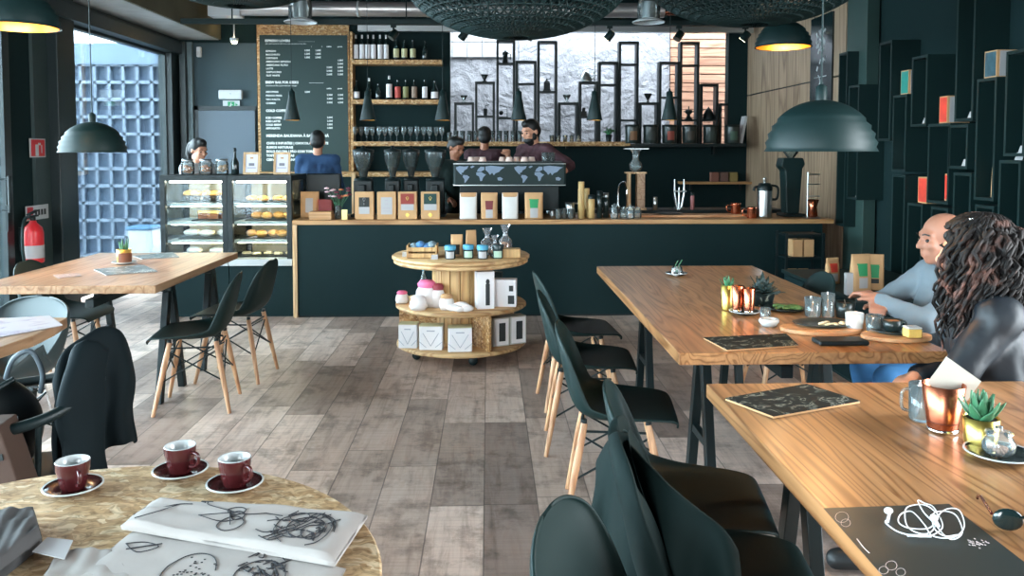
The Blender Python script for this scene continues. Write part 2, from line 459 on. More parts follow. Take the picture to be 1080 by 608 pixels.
# back wall with the opening of the light well
OX0, OX1, OZ0, OZ1 = -.49, 3.12, 1.58, 3.03
bw = MB()
bw.box2((XL - .2, YB, 0), (OX0, YB + .15, ZC)); bw.box2((OX1, YB, 0), (XR + .2, YB + .15, ZC))
bw.box2((OX0, YB, 0), (OX1, YB + .15, OZ0)); bw.box2((OX0, YB, OZ1), (OX1, YB + .15, ZC))
struct('wall_back', bw, WALLB)
struct('wall_back_left', MB().box2((-3.86, YB - .03, 0), (-2.95, YB, 2.86)), WALLG)
d = MB(); d.box2((-3.68, YB - .075, 0), (-2.97, YB - .035, 2.0))
door = struct('door_1', d, DOORG)
MB().box2((-3.74, YB - .06, 0), (-3.685, YB - .03, 2.06)).box2((-3.74, YB - .06, 2.005), (-2.96, YB - .03, 2.06)).build('door_frame', FRAME, door)
MB().tube([(-3.60, YB - .12, 1.02), (-3.48, YB - .12, 1.02)], .012).tube([(-3.60, YB - .12, 1.02), (-3.60, YB - .074, 1.02)], .012).build('door_handle', STEEL, door)
# light well: stone wall, white tiles, timber cladding
YW = 11.9
struct('wall_stone', MB().box2((-1.0, YW, 0), (2.62, YW + .15, 5.2)), stone())
sl = MB()
for k in range(24): sl.box((3.2, YW - .02, .9 + k * .125), (1.16, .05, .112))
struct('trim_cladding', sl, SLAT, bevel=.004)
struct('wall_well_right', MB().box2((2.6, YW + .02, 0), (4.0, YW + .15, 5.2)), Mt('dark_batten_wall', (96, 60, 48), .9))
struct('wall_well_sides', MB().box2((-1.0, YB + .15, 0), (-.85, YW, 3.7)).box2((3.75, YB + .15, 0), (3.9, YW, 3.7)), CONC)
tl = MB()
for i in range(5):
    for j in range(2): tl.box((-.62 + i * .215, YW - .03, 2.93 + j * .215), (.205, .02, .205))
struct('trim_tiles', tl, Mt('well_tile', (150, 154, 158), .3), bevel=.004)

# left wall: glazed front with posts
lw = MB()
lw.box2((XL - .2, YF, 2.74), (XL, YB, ZC))
lw.box2((XL - .2, 7.05, 0), (XL, 7.62, 2.74))
struct('wall_left', lw, WALLB)
struct('wall_left_panel', MB().box2((XL, 7.36, 0), (XL + .03, 7.6, 2.74)), Mt('grey_green_panel', (48, 64, 64), .6))
struct('trim_post', MB().box2((XL - .05, 7.60, 0), (XL + .12, 7.92, ZC)), FRAME, bevel=.006)
struct('trim_head', MB().box2((XL - .1, YF, 2.70), (XL + .16, YB, 2.84)).box2((XL - .1, YF, 2.84), (XL + .08, YB, 2.9)), FRAME, bevel=.006)
struct('trim_corner', MB().box2((XL - .05, 10.38, 0), (XL + .09, YB, 2.74)).box2((XL + .12, YB - .16, 0), (XL + .2, YB, 2.86)), FRAME, bevel=.006)
struct('trim_corner_strip', MB().box2((XL + .2, YB - .1, 0), (XL + .26, YB, 2.86)), Mt('pale_frame_strip', (86, 102, 106), .5))
def window(n, y0, y1, z0, z1, mull=()):
    w = MB(); t = .05
    w.box2((XL - .06, y0, z0), (XL + .02, y1, z0 + t)); w.box2((XL - .06, y0, z1 - t), (XL + .02, y1, z1))
    for y in [y0, y1 - t] + list(mull): w.box2((XL - .06, y, z0 + t), (XL + .02, y + t, z1 - t))
    fr = struct('window_%d' % n, w, FRAME)
    MB().box2((XL - .025, y0 + t, z0 + t), (XL - .017, y1 - t, z1 - t)).build('pane', GLASSW, fr)
window(1, 7.94, 10.40, .05, 2.72)
window(2, -2.9, 5.5, .05, 2.72, (-.2, 2.6))
# glass entrance door
dw = MB()
for y in (5.56, 6.92): dw.box2((XL - .06, y, .02), (XL + .02, y + .1, 2.70))
dw.box2((XL - .06, 5.66, .02), (XL + .02, 6.92, .2)); dw.box2((XL - .06, 5.66, 2.6), (XL + .02, 6.92, 2.70))
ed = struct('door_2', dw, FRAME)
MB().box2((XL - .025, 5.66, .2), (XL - .017, 6.92, 2.6)).build('pane', GLASSW, ed)
hy0 = wx(7, 200, XL + .08)
MB().tube([(XL + .08, 6.86, .98), (XL + .08, 6.86, 1.28)], .012).tube([(XL + .02, 6.86, 1.26), (XL + .08, 6.86, 1.26)], .009).tube([(XL + .02, 6.86, 1.0), (XL + .08, 6.86, 1.0)], .009).box2((XL + .02, 6.9, .82), (XL + .04, 6.96, 1.04)).build('door_handle', STEELB, ed)

# concrete beam along the left wall
bm = MB(); bm.box2((XL, YF, 2.9), (-3.43, YB, ZC - .01))
struct('trim_beam', bm, CONC)
struct('trim_beam_side', MB().box2((-3.43, YF, 2.905), (-3.40, YB, ZC - .01)), CONCD)  # side face plated in a darker olive than the beam

# right wall, timber panelling by the bar, front wall (behind the view)
rw = MB()
rw.box2((XR, 2.4, 0), (XR + .2, YB, ZC)); rw.box2((XR, YF, 2.95), (XR + .2, 2.4, ZC)); rw.box2((XR, YF, 0), (XR + .2, 2.4, .15)); rw.box2((XR, YF, .15), (XR + .2, .4, 2.95))
struct('wall_right', rw, WALLB)
wp = MB()
pw = (YB - 7.75) / 5
for k in range(5):
    y0 = 7.75 + pw * k
    wp.box2((XR - .03, y0 + .003, 2.215), (XR, y0 + pw - .003, 3.3)); wp.box2((XR - .03, y0 + .003, .0), (XR, y0 + pw - .003, 2.20))
struct('trim_wood_panel', wp, WALLW)
struct('trim_panel_joint', MB().box2((XR - .022, 8.55, 2.2), (XR - .012, YB, 2.215)), STEELB)
fw = MB()
fw.box2((XL - .2, YF - .2, 0), (-3.4, YF, ZC)); fw.box2((-1.6, YF - .2, 0), (XR + .2, YF, ZC)); fw.box2((-3.4, YF - .2, 2.9), (-1.6, YF, ZC)); fw.box2((-3.4, YF - .2, 0), (-1.6, YF, .12))
struct('wall_front', fw, WALLB)
struct('trim_pillar', MB().box2((wy(913, 100, 7.1).x, 7.1, 0), (wy(926, 100, 7.1).x, 7.5, ZC)), Mt('teal_pillar', (44, 66, 62), .55), bevel=.004)
struct('baseboard_back', MB().box2((OX0, YB - .02, 0), (XR, YB, .1)), BLACK)
struct('platform', MB().box2((-1.7, 8.1, 0), (XR - .05, 10.1, .12)), WALLB)

# outdoors: a grid facade facing the side window
fb = MB(); x0, x1 = -7.6, -4.25
fb.box2((x0, 12.05, 0), (x1, 12.25, 2.72))
struct('wall_outside', fb, Mt('blue_glass_block', (60, 76, 97), .6, var=.15, vs=1.4))
gb = MB()
k = 0
while x0 + k * .2 < x1: gb.box((x0 + k * .2, 12.03, 1.36), (.042, .10, 2.72)); k += 1
for k in range(12): gb.box(((x0 + x1) / 2, 12.03, .0 + k * .247), (x1 - x0, .10, .045))
struct('trim_outside_grid', gb, Mt('blue_grey_bars', (128, 141, 157), .5))
struct('trim_outside_band', MB().box2((-7.6, 11.95, 2.72), (-4.2, 12.25, 3.02)), Mt('blue_grey_band', (110, 128, 148), .6))
struct('wall_outside_side', MB().box2((-9.4, 10.2, 0), (-6.7, 12.3, 2.7)), Mt('pinkish_render', (150, 130, 132), .8, var=.15, vs=2))
# ------------------------------------------------------------------ tables
def trestle_table(label, x0, x1, y0, y1, mat, name='trestle_table', th=.045, top=.75, wave=False, ys=None, inset=.12):
    cx, cy = (x0 + x1) / 2, (y0 + y1) / 2
    t = thing(name, label, 'table', (cx, cy, 0))
    hx, hy = (x1 - x0) / 2, (y1 - y0) / 2
    m = MB()
    if wave:
        poly = [(-hx, -hy)] + [(hx - .03 + .03 * math.sin(k * 1.3) * (k / 8), -hy + 2 * hy * k / 8) for k in range(9)] + [(-hx, hy)]
        m.prism(poly, top - th, top)
    else:
        m.box((0, 0, top - th / 2), (2 * hx, 2 * hy, th))
    m.build('tabletop', mat, t, bevel=.004)
    zt = top - th
    for yy in (ys or (-hy + .28, hy - .28)):
        b = MB()
        b.box((0, yy, zt - .035), (2 * hx - 2 * inset + .05, .07, .066))
        b.build('trestle_beam', STEELB, t, bevel=.003)
        for sx in (-1, 1): MB().box((sx * (hx - inset), yy, .24), (.03, .235, .035)).build('foot_bar', STEELB, t, bevel=.003)
        for sx in (-1, 1):
            for sy in (-1, 1):
                X = sx * (hx - inset)
                p0 = Vector((X, yy + sy * .185, 0)); p1 = Vector((X, yy + sy * .03, zt - .065))
                d = (p1 - p0)
                mx = Matrix(((1, 0, d.x / d.z), (0, 1, d.y / d.z), (0, 0, 1)))
                MB().box((p0 + p1) / 2, (.04, .05, d.z), mx=mx).build('leg', STEELB, t, bevel=.003)
    m = MB()
    m.box((0, 0, zt - .105), (.05, 2 * hy - .56, .05))
    m.build('stretcher', STEELB, t, bevel=.003)
    return t

trestle_table('long oak table on black trestles laid with cups, plates and serving boards', .69, 1.69, 2.935, 5.21, OAK, 'communal_table', inset=.24, ys=(-.55, .75))
trestle_table('oak table on black trestles at the lower right, holding earphones on a dark placemat', .685, 1.70, .25, 2.545, OAK, 'oak_table', inset=.2)
trestle_table('daylit wooden table on black trestles beside the side window, with a small potted succulent', -2.80, -1.815, 4.52, 6.0, OAKL, 'window_table', ys=(-.58 + .34, .5))
trestle_table('daylit wooden table end at the left edge of the photo with papers on it', -2.9, -1.80, 2.2, 3.655, OAKL, 'plank_table', wave=True, ys=(-.4, .3), inset=.45)

t = thing('round_table', 'round strand-board table in the left foreground carrying espresso cups and printed cloths', 'table', (-.755, 1.335, 0))
m = MB(); m.lathe([(.0001, .722), (.57, .722), (.574, .727), (.574, .746), (.57, .75), (.0001, .75)], n=72, smooth=False); m.build('tabletop', OSB, t)
MB().cyl((0, 0, 0), .05, .03, .722).build('pedestal', STEELB, t)
MB().lathe([(.28, 0), (.28, .015), (.06, .035), (.05, .05)]).build('base', STEELB, t)

# ------------------------------------------------------------------ chairs
def shell_surface(prof, raise_p=2.4):
    def fn(u, v):
        k = v * (len(prof) - 1); i = min(int(k), len(prof) - 2); f = k - i
        def cr(c):
            p0, p1, p2, p3 = prof[max(i - 1, 0)][c], prof[i][c], prof[i + 1][c], prof[min(i + 2, len(prof) - 1)][c]
            return .5 * (2 * p1 + (p2 - p0) * f + (2 * p0 - 5 * p1 + 4 * p2 - p3) * f * f + (3 * p1 - p0 - 3 * p2 + p3) * f ** 3)
        x, z, w, r = cr(0), cr(1), cr(2), cr(3)
        j = min(i + 1, len(prof) - 1)
        a = Vector((prof[j][0] - prof[i][0], prof[j][1] - prof[i][1]))
        if a.length < 1e-6: a = Vector((0, 1))
        a.normalize(); nx, nz = a.y, -a.x      # normal pointing to the sitter
        if i + 2 < len(prof):
            b2 = Vector((prof[i + 2][0] - prof[j][0], prof[i + 2][1] - prof[j][1])).normalized()
            a2 = (a.lerp(b2, f)).normalized(); nx, nz = a2.y, -a2.x
        s = 2 * u - 1
        q = r * abs(s) ** raise_p
        return Vector((x + nx * q, w * math.sin(s * math.pi / 2) if abs(s) > .0 else 0, z + nz * q))
    return fn
SIDE = [(.232, .408, .17, -.01), (.222, .432, .195, .0), (.17, .440, .215, .006), (.08, .432, .228, .022), (-.02, .424, .232, .04), (-.11, .428, .23, .06),
        (-.172, .462, .226, .07), (-.203, .535, .222, .066), (-.222, .62, .212, .052), (-.24, .70, .188, .034), (-.249, .742, .145, .02), (-.254, .768, .085, .01), (-.255, .774, .03, .004)]
ARM = [(.23, .405, .2, .0), (.22, .43, .23, .02), (.16, .436, .26, .09), (.08, .43, .29, .16), (-.02, .422, .30, .2), (-.11, .43, .30, .21),
       (-.18, .47, .30, .2), (-.215, .54, .295, .17), (-.24, .62, .28, .12), (-.258, .70, .25, .07), (-.268, .745, .2, .04), (-.272, .77, .12, .02), (-.273, .778, .04, .005)]
def shell_chair(name, label, mat, prof=SIDE, legs='wood', group=None):
    t = thing(name, label, 'chair', group=group)
    m = MB(); m.grid(shell_surface(prof), 16, 30)
    m.build('seat_shell', mat, t, solid=.009, so=0, sub=1)
    ends = {}
    for sx in (1, -1):
        for sy in (1, -1):
            p0 = Vector((sx * .125 - .01, sy * .14, .405)); p1 = Vector((sx * .205 - .005, sy * .19, 0))
            ends[sx, sy] = (p0, p1)
            if legs == 'wood':
                MB().tube([p0, p0.lerp(p1, .3), p1], [.014, .0165, .0105], 10).build('leg', LEGW, t)
            else:
                MB().tube([p0, p1], .006, 8).build('leg', CHROME, t)
    w = MB()
    at = lambda k, f: ends[k][0].lerp(ends[k][1], f)
    ks = [(1, 1), (1, -1), (-1, -1), (-1, 1)]
    for i in range(4):
        a, b = ks[i], ks[(i + 1) % 4]
        w.tube([at(a, .12), at(b, .55)], .0045, 6); w.tube([at(b, .12), at(a, .55)], .0045, 6)
        w.tube([at(a, .08), at(b, .08)], .005, 6)
    for k in ks:
        w.tube([at(k, .02), at(k, .02) + Vector((0, 0, .025))], .012, 8)
    w.build('wire_brace', STEELB, t)
    return t
def tree_place(o, loc, rz, label):
    o.location = loc; o.rotation_euler.z = rz; o['label'] = label; return o
c0 = shell_chair('shell_chair', '', SHELL)
G1 = 'black shell chairs along the communal table'
tree_place(c0, (.52, 4.80, 0), R(4), 'black shell chair with wooden legs facing the communal table, nearest the counter')
c0['group'] = G1
copy_tree(c0, (.50, 4.10, 0), R(-4), 'black shell chair facing the communal table, second from the counter end', G1)
copy_tree(c0, (.53, 3.33, 0), R(-7), 'black shell chair at the near left corner of the communal table', G1)
copy_tree(c0, (.60, 2.41, 0), R(-9), 'black shell chair beside the oak table corner, just behind the jacket-covered chair', G1)
copy_tree(c0, (.57, 1.95, 0), R(-8), 'black shell chair with the dark jacket hung over its back', G1)
copy_tree(c0, (.35, 1.49, 0), R(-22), 'black shell chair in the bottom foreground, in front of the chair with the jacket', G1)
G2 = 'black shell chairs across the communal table'
copy_tree(c0, (1.72, 4.72, 0), R(180), 'empty black shell chair across the communal table, far end by the wall', G2)
copy_tree(c0, (2.08, 3.52, 0), R(176), 'black shell chair under the man in grey', G2)
copy_tree(c0, (1.93, 2.72, 0), R(152), 'black shell chair under the long-haired woman', G2)
G3 = 'black shell chairs at the window table'
copy_tree(c0, (-1.70, 4.80, 0), R(188), 'black shell chair with wooden legs at the near right side of the window table', G3)
copy_tree(c0, (-1.66, 5.42, 0), R(176), 'black shell chair at the window table, behind the nearer one', G3)
copy_tree(c0, (-2.74, 5.38, 0), R(0), 'black shell chair behind the window table, below the fire extinguisher', G3)
g0 = shell_chair('tub_chair', 'grey tub chair with arms standing at the near end of the window table', SHELLG, ARM, 'wire', 'grey tub chairs')
tree_place(g0, (-2.24, 3.80, 0), R(-112), 'grey tub chair pushed under the plank table, beside the draped armchair')
g0.scale = (.9, .9, 1)
del g0['group']

# black wooden armchair with jackets over it
t = thing('armchair', 'black armchair with curved arms and jackets thrown over its back', 'armchair', (-1.52, 2.62, 0), R(200))
m = MB()
m.prism([(-.22, -.23), (.22, -.25), (.25, 0), (.22, .25), (-.22, .23)], .41, .44); m.build('seat', STEELB, t, bevel=.01)
for sx in (1, -1):
    for sy in (1, -1):
        MB().tube([(sx * .17, sy * .18, .42), (sx * .23, sy * .23, 0)], [.017, .013], 10).build('leg', STEELB, t)
ar = [(.2 , -.28, .66), (.05, -.29, .67), (-.12, -.26, .69), (-.23, -.15, .72), (-.26, 0, .73), (-.23, .15, .72), (-.12, .26, .69), (.05, .29, .67), (.2, .28, .66)]
MB().tube(smooth_path(ar, 6), .017, 10).build('arm_rail', STEELB, t)
for x, y, z in ((.16, -.28, .655), (.16, .28, .655), (-.12, -.255, .68), (-.12, .255, .68), (-.22, -.16, .71), (-.22, .16, .71), (-.25, 0, .73), (-.245, -.08, .72), (-.245, .08, .72)):
    MB().tube([(x * .85, y * .82, .43), (x, y, z)], .009, 8).build('spindle', STEELB, t)

# ------------------------------------------------------------------ round display stand
DX, DY = -.20, 6.0
t = thing('display_stand', 'round three-tier wooden display stand on casters in front of the counter', 'display stand', (DX, DY, 0))
def disc(r, z0, z1, name):
    MB().lathe([(.0001, z0), (r - .01, z0), (r, z0 + .008), (r, z1 - .008), (r - .01, z1), (.0001, z1)], n=64).build(name, PINED, t, bevel=0)
PINED = wood('pine_disc', (222, 184, 134), (176, 130, 84), 'X', 1.2, .5, .8, board=.14)
disc(.47, .075, .105, 'bottom_shelf'); disc(.475, .355, .385, 'middle_shelf'); disc(.50, .705, .735, 'top_shelf')
MB().lathe([(.475, .675), (.488, .683), (.488, .70), (.475, .705)], n=64).build('rim_band', PINED, t)
m = MB()
for k in range(18):
    a = 2 * math.pi * k / 18
    m.box((.20 * math.cos(a), .20 * math.sin(a), .53), (.018, .066, .29), a)
m.build('drum', PINE, t, bevel=.003)
m = MB()
for k in range(18):
    a = 2 * math.pi * k / 18
    m.box((.17 * math.cos(a), .17 * math.sin(a), .23), (.018, .056, .25), a)
m.build('lower_drum', PINE, t, bevel=.003)
for a in (-62, 30, 118, 182):
    a = R(a)
    MB().box((.31 * math.cos(a), .31 * math.sin(a), .23), (.28, .018, .25), a).build('divider', OSBD, t)
for a in (-75, -150, 15, 105):
    a = R(a); c = Vector((.36 * math.cos(a), .36 * math.sin(a), 0))
    q = MB(); q.box(c + Vector((0, 0, .062)), (.05, .05, .02)); q.lathe([(.0001, -.012), (.028, -.012), (.032, -.006), (.032, .006), (.028, .012), (.0001, .012)], c + Vector((0, 0, .032)), 16, mx=Matrix.Rotation(R(90), 3, 'X'))
    q.build('caster', STEELB, t)

# ------------------------------------------------------------------ counter
CF = 7.33   # counter front
CT = wy(600, 232, CF).z
XC0, XC1 = wy(309, 300, CF).x, wy(868, 235, CF).x
t = thing('bar_counter', 'long black bar counter with an oak worktop across the room', 'counter', ((XC0 + XC1) / 2, CF, 0))
hx = (XC1 - XC0) / 2
MB().box2((-hx + .035, .01, .02), (hx, .06, CT - .04)).box2((hx - .05, .06, .02), (hx, .55, CT - .04)).box2((-hx + .04, .5, .02), (hx - .05, .55, CT - .04)).build('front_panel', PANEL, t)
MB().box2((-hx, 0, CT - .04), (hx + .1, .75, CT)).build('worktop', OAKC, t, bevel=.003)
MB().box2((-hx, 0, 0), (-hx + .04, .7, CT - .042)).build('end_post', OAKZ, t, bevel=.003)
MB().box2((-hx + .04, .03, 0), (hx, .1, .02)).build('plinth', STEELB, t)
# second work surface behind
ZS = wy(700, 222, 8.05).z
MB().box2((.95, CF + .80, ZS - .035), (2.95, CF + 1.15, ZS)).box2((1.0, CF + .82, .12), (2.9, CF + 1.1, ZS - .036)).build('work_surface', STEELB, None, bevel=.003)
tag(bpy.data.objects['work_surface'], 'dark work surface running behind the right part of the bar counter', 'counter')

# back counter ledge under the menu board and bottle shelves
LZ = wy(300, 182, 10.1).z
t = thing('back_counter', 'wooden ledge cabinet below the menu board and bottle shelves', 'cabinet', (-1.85, 10.3, .0))
MB().box2((-1.05, -.3, LZ - .05), (1.3, .38, LZ)).build('worktop', OSBD, t, bevel=.003)
MB().box2((-1.0, -.25, 0), (1.25, .36, LZ - .05)).build('cabinet_body', PANEL, t)
px0 = wy(371, 190, 10.0).x + 1.85
MB().box2((px0, -.32, .125), (px0 + .05, -.27, LZ - .002)).build('end_post', OAKZ, t)

# pastry display cases
def display_case(label, xa, xb, name='display_case'):
    t = thing(name, label, 'display case', ((xa + xb) / 2, 7.38, 0))
    h = (xb - xa) / 2; D = .62; z0, z1 = .52, 1.27
    MB().box2((-h + .003, .02, .0), (h - .003, D, .46)).build('base_cabinet', PANEL, t, bevel=.003)
    MB().box2((-h + .003, 0, .46), (h - .003, D, z0)).build('plinth', WHITE, t, bevel=.004)
    f = MB()
    f.box2((-h, 0, z0), (-h + .045, .045, z1 - .05)); f.box2((h - .045, 0, z0), (h, .045, z1 - .05))
    f.box2((-h, D - .045, z0), (-h + .045, D, z1 - .05)); f.box2((h - .045, D - .045, z0), (h, D, z1 - .05))
    f.box2((-h, 0, z1 - .05), (h, D, z1))
    f.build('frame', STEELB, t, bevel=.002)
    MB().box2((-h + .045, .012, z0), (h - .045, .02, z1 - .05)).box2((-h + .012, .045, z0), (-h + .018, D - .045, z1 - .05)).box2((h - .018, .045, z0), (h - .012, D - .045, z1 - .05)).build('glazing', GLASS, t)
    zs = []
    for k in range(3):
        z = z0 + .165 + k * .165
        zs.append(z)
        MB().box2((-h + .03, .06, z - .022), (h - .03, D - .06, z)).build('shelf', SHELFG, t)
        MB().box2((-h + .06, .10, z - .030), (h - .06, .108, z - .023)).build('glow_strip', STRIP, t)  # glowing strips added under the shelves to brighten the trays
    MB().box2((-h + .046, D - .03, z0), (h - .046, D - .024, z1 - .05)).build('bright_back_panel', CREAMP, t)  # cream panel added behind the shelves to brighten the case interior
    b = MB(); b.box2((-h + .06, .08, z1 - .068), (h - .06, .11, z1 - .052)); b.build('glow_strip', STRIP, t)
    return t, zs
CREAMP = Mt('cream_panel', (206, 190, 160), .5)
SHELFG = Mt('frosted_shelf', (206, 216, 220), .25)
STRIP = Mt('lit_strip', (255, 244, 225), .5, emis=(255, 236, 205), es=11)
xa, xm, xb = wy(168, 185, 7.38).x, wy(239, 185, 7.38).x, wy(307, 185, 7.38).x
caseA, zsA = display_case('left glass pastry display case nearest the window', xa, xm)
caseB, zsB = display_case('right glass pastry display case joining the bar counter', xm + .002, xb)
# ------------------------------------------------------------------ lamps
def cord(mb, z0, x=0, y=0, r=.003): mb.tube([(x, y, z0), (x, y, ZC - .002)], r, 6)
def dome_lamp(px, py, Y, label, dia=.40, lit=True):
    p = wy(px, py, Y); r = dia / 2
    t = thing('dome_pendant_lamp', label, 'pendant lamp', p, 0, 'black dome pendant lamps')
    prof = []
    for k in range(19):
        a = math.pi / 2 * k / 18
        rr = r * math.cos(a); z = r * .95 * math.sin(a)
        if k < 9 and k % 2: rr -= .009
        prof.append((max(rr, .012), z))
    MB().lathe(prof, n=48).lathe([(.02, r * .94), (.02, r * .94 + .05), (.006, r * .94 + .06)], n=16).build('lamp_shade', BLACK, t)
    MB().lathe([(max((r - .014) * math.cos(math.pi / 2 * k / 12), .01), (r - .014) * .94 * math.sin(math.pi / 2 * k / 12) + .0005) for k in range(13)], n=48).build('shade_lining', GOLD, t)
    MB().ball((0, 0, .085), .028).build('bulb', BULB, t)
    m = MB(); m.tube([(0, 0, r * .94), (0, 0, ZC - p.z - .001)], .0035, 6); m.build('cord', BLACK, t)
    l = bpy.data.lights.new('bulb_light', 'POINT'); l.energy = 1.5; l.color = (1, .78, .48); l.shadow_soft_size = .03
    o = bpy.data.objects.new('bulb_light', l); COL.objects.link(o); o.parent = t; o.location = (0, 0, .04)
dome_lamp(98, 161, 5.22, 'black dome lamp hanging over the window table')
dome_lamp(865, 160, 3.02, 'black ribbed dome lamp hanging over the communal table')
dome_lamp(826, 50, 5.9, 'black dome lamp with glowing gold inside, below the right woven lampshade')
dome_lamp(19, 29, 4.35, 'black dome lamp with gold inside, cut by the top left corner of the photo')

def cone_lamp(px, Y, label):
    p = wy(px, 127, Y)
    t = thing('cone_pendant_lamp', label, 'pendant lamp', p, 0, 'slim black cone lamps over the bar')
    MB().lathe([(.075, 0), (.077, .004), (.05, .13), (.032, .22), (.03, .275), (.01, .285), (.008, .31)], n=28).build('lamp_shade', BLACK, t)
    MB().lathe([(.071, .001), (.046, .13), (.028, .22)], n=28).build('shade_lining', GOLD, t)
    MB().ball((0, 0, .05), .02).build('bulb', BULBD, t)
    MB().tube([(0, 0, .3), (0, 0, ZC - p.z - .001)], .003, 6).build('cord', BLACK, t)
BULBD = Mt('dim_bulb', (255, 220, 170), .5, emis=(255, 200, 130), es=2.5)
for k, px in enumerate((308, 388, 467, 547, 627, 706)):
    cone_lamp(px, 8.0, ['slim black cone lamp hanging before the menu board', 'slim black cone lamp hanging before the left of the bottle shelves', 'slim black cone lamp at the right edge of the bottle shelves',
                        'slim black cone lamp just above the bearded barista', 'slim black cone lamp hanging before the kettle on the geometric shelf', 'slim black cone lamp hanging before the timber cladding'][k])

# big woven lampshades
def woven(cx, cy, zb, rx, rz, label, n=64, rows=22):
    t = thing('woven_pendant_lamp', label, 'pendant lamp', (cx, cy, zb), 0, 'large black woven lampshades')
    def P(i, j):
        th = math.pi * (.04 + .70 * j / rows); a = 2 * math.pi * (i + j * .5) / n
        return Vector((rx * math.sin(th) * math.cos(a), rx * math.sin(th) * math.sin(a), rz - rz * math.cos(th)))
    m = MB(); m.sm = True
    vs = [P(i, j) for j in range(rows + 1) for i in range(n)]
    fs = []
    for j in range(rows):
        for i in range(n):
            q = (i + 1) % n
            fs.append((j * n + i, j * n + q, (j + 1) * n + q, (j + 1) * n + i) if False else (j * n + i, j * n + q, (j + 1) * n + i))
            fs.append((j * n + q, (j + 1) * n + q, (j + 1) * n + i))
    m.add(vs, fs)
    o = m.build('woven_shade', BLACK, t)
    w = o.modifiers.new('weave', 'WIREFRAME'); w.thickness = .009; w.use_replace = True
    MB().grid(lambda u, v: Vector((rx * .55 * math.sin(math.pi * (.02 + .6 * v)) * math.cos(2 * math.pi * u), rx * .55 * math.sin(math.pi * (.02 + .6 * v)) * math.sin(2 * math.pi * u), rz * 1.3 - rz * .75 * math.cos(math.pi * (.02 + .6 * v)))), 40, 12).build('inner_shade', BLACK, t)
    MB().lathe([(rx * .82, rz * 1.6), (rx * .84, rz * 1.62), (rx * .82, rz * 1.64)], n=48).build('hoop', BLACK, t)
    MB().tube([(0, 0, rz * .6), (0, 0, ZC - zb - .001)], .006, 6).build('cord', BLACK, t)
p = wy(545, 40, 4.1); woven(p.x, 4.1, p.z, .56, .30, 'large black woven lampshade at the top centre')
p = wy(795, 26, 4.6); woven(p.x, 4.6, p.z, .62, .30, 'large black woven lampshade at the top right above a dome lamp')
p = wy(250, 6, 4.6); woven(p.x, 4.6, p.z, .56, .30, 'large black woven lampshade barely showing at the top left')

# glass industrial lanterns, duct, rail and spotlights
def lantern(px, label):
    p = wy(px, 24, 8.9)
    t = thing('glass_pendant_lamp', label, 'pendant lamp', p, 0, 'glass industrial pendants')
    MB().lathe([(.17, 0), (.175, .008), (.13, .03), (.12, .035)], n=32).build('rim', WHITE, t)
    MB().lathe([(.12, .03), (.125, .16), (.11, .24), (.06, .28)], n=32).build('glass_body', JAR, t)
    MB().cyl((0, 0, 0), .07, .05, .22).build('reflector', STEEL, t)
    MB().tube([(0, 0, .28), (0, 0, ZC - p.z - .001)], .008, 8).cyl((0, 0, 0), .06, .27, .31).build('stem', BLACK, t)
lantern(317, 'glass industrial pendant hanging above the menu board')
lantern(684, 'glass industrial pendant hanging above the white stone wall')
p0, p1 = wy(222, 17, 9.7), wy(700, 17, 9.7)
t = thing('air_duct', 'silver air duct running across under the ceiling', 'air duct', (0, 9.7, 3.13))
MB().tube([(p0.x + .35, 0, 0), (p1.x, 0, 0)], .085, 24).build('pipe', Mt('galvanised_steel', (196, 190, 188), .35, .75), t)
MB().box2((p0.x, -.1, -.1), (p0.x + .36, .1, .05)).build('end_box', WHITE, t, bevel=.004)
for x in (-1.5, -.7, .1, .9):
    MB().lathe([(.088, -.015), (.092, -.012), (.092, .012), (.088, .015)], (x, 0, 0), 28, mx=Matrix.Rotation(R(90), 3, 'Y')).build('clamp', WHITE, t)
for x in (-2.0, .5): MB().tube([(x, 0, .08), (x, 0, ZC - 3.13 - .001)], .006, 6).build('hanger', STEELB, t)
t = thing('copper_pipe', 'thin copper coloured pipe under the ceiling behind the woven lampshade', 'pipe', (0, 9.9, wy(500, 12, 9.9).z))
MB().tube([(-.9, 0, 0), (2.4, 0, 0)], .035, 14).build('pipe', COPPER, t)
MB().tube([(.0, 0, .03), (.0, 0, ZC - wy(500, 12, 9.9).z - .001)], .006, 6).build('hanger', STEELB, t)

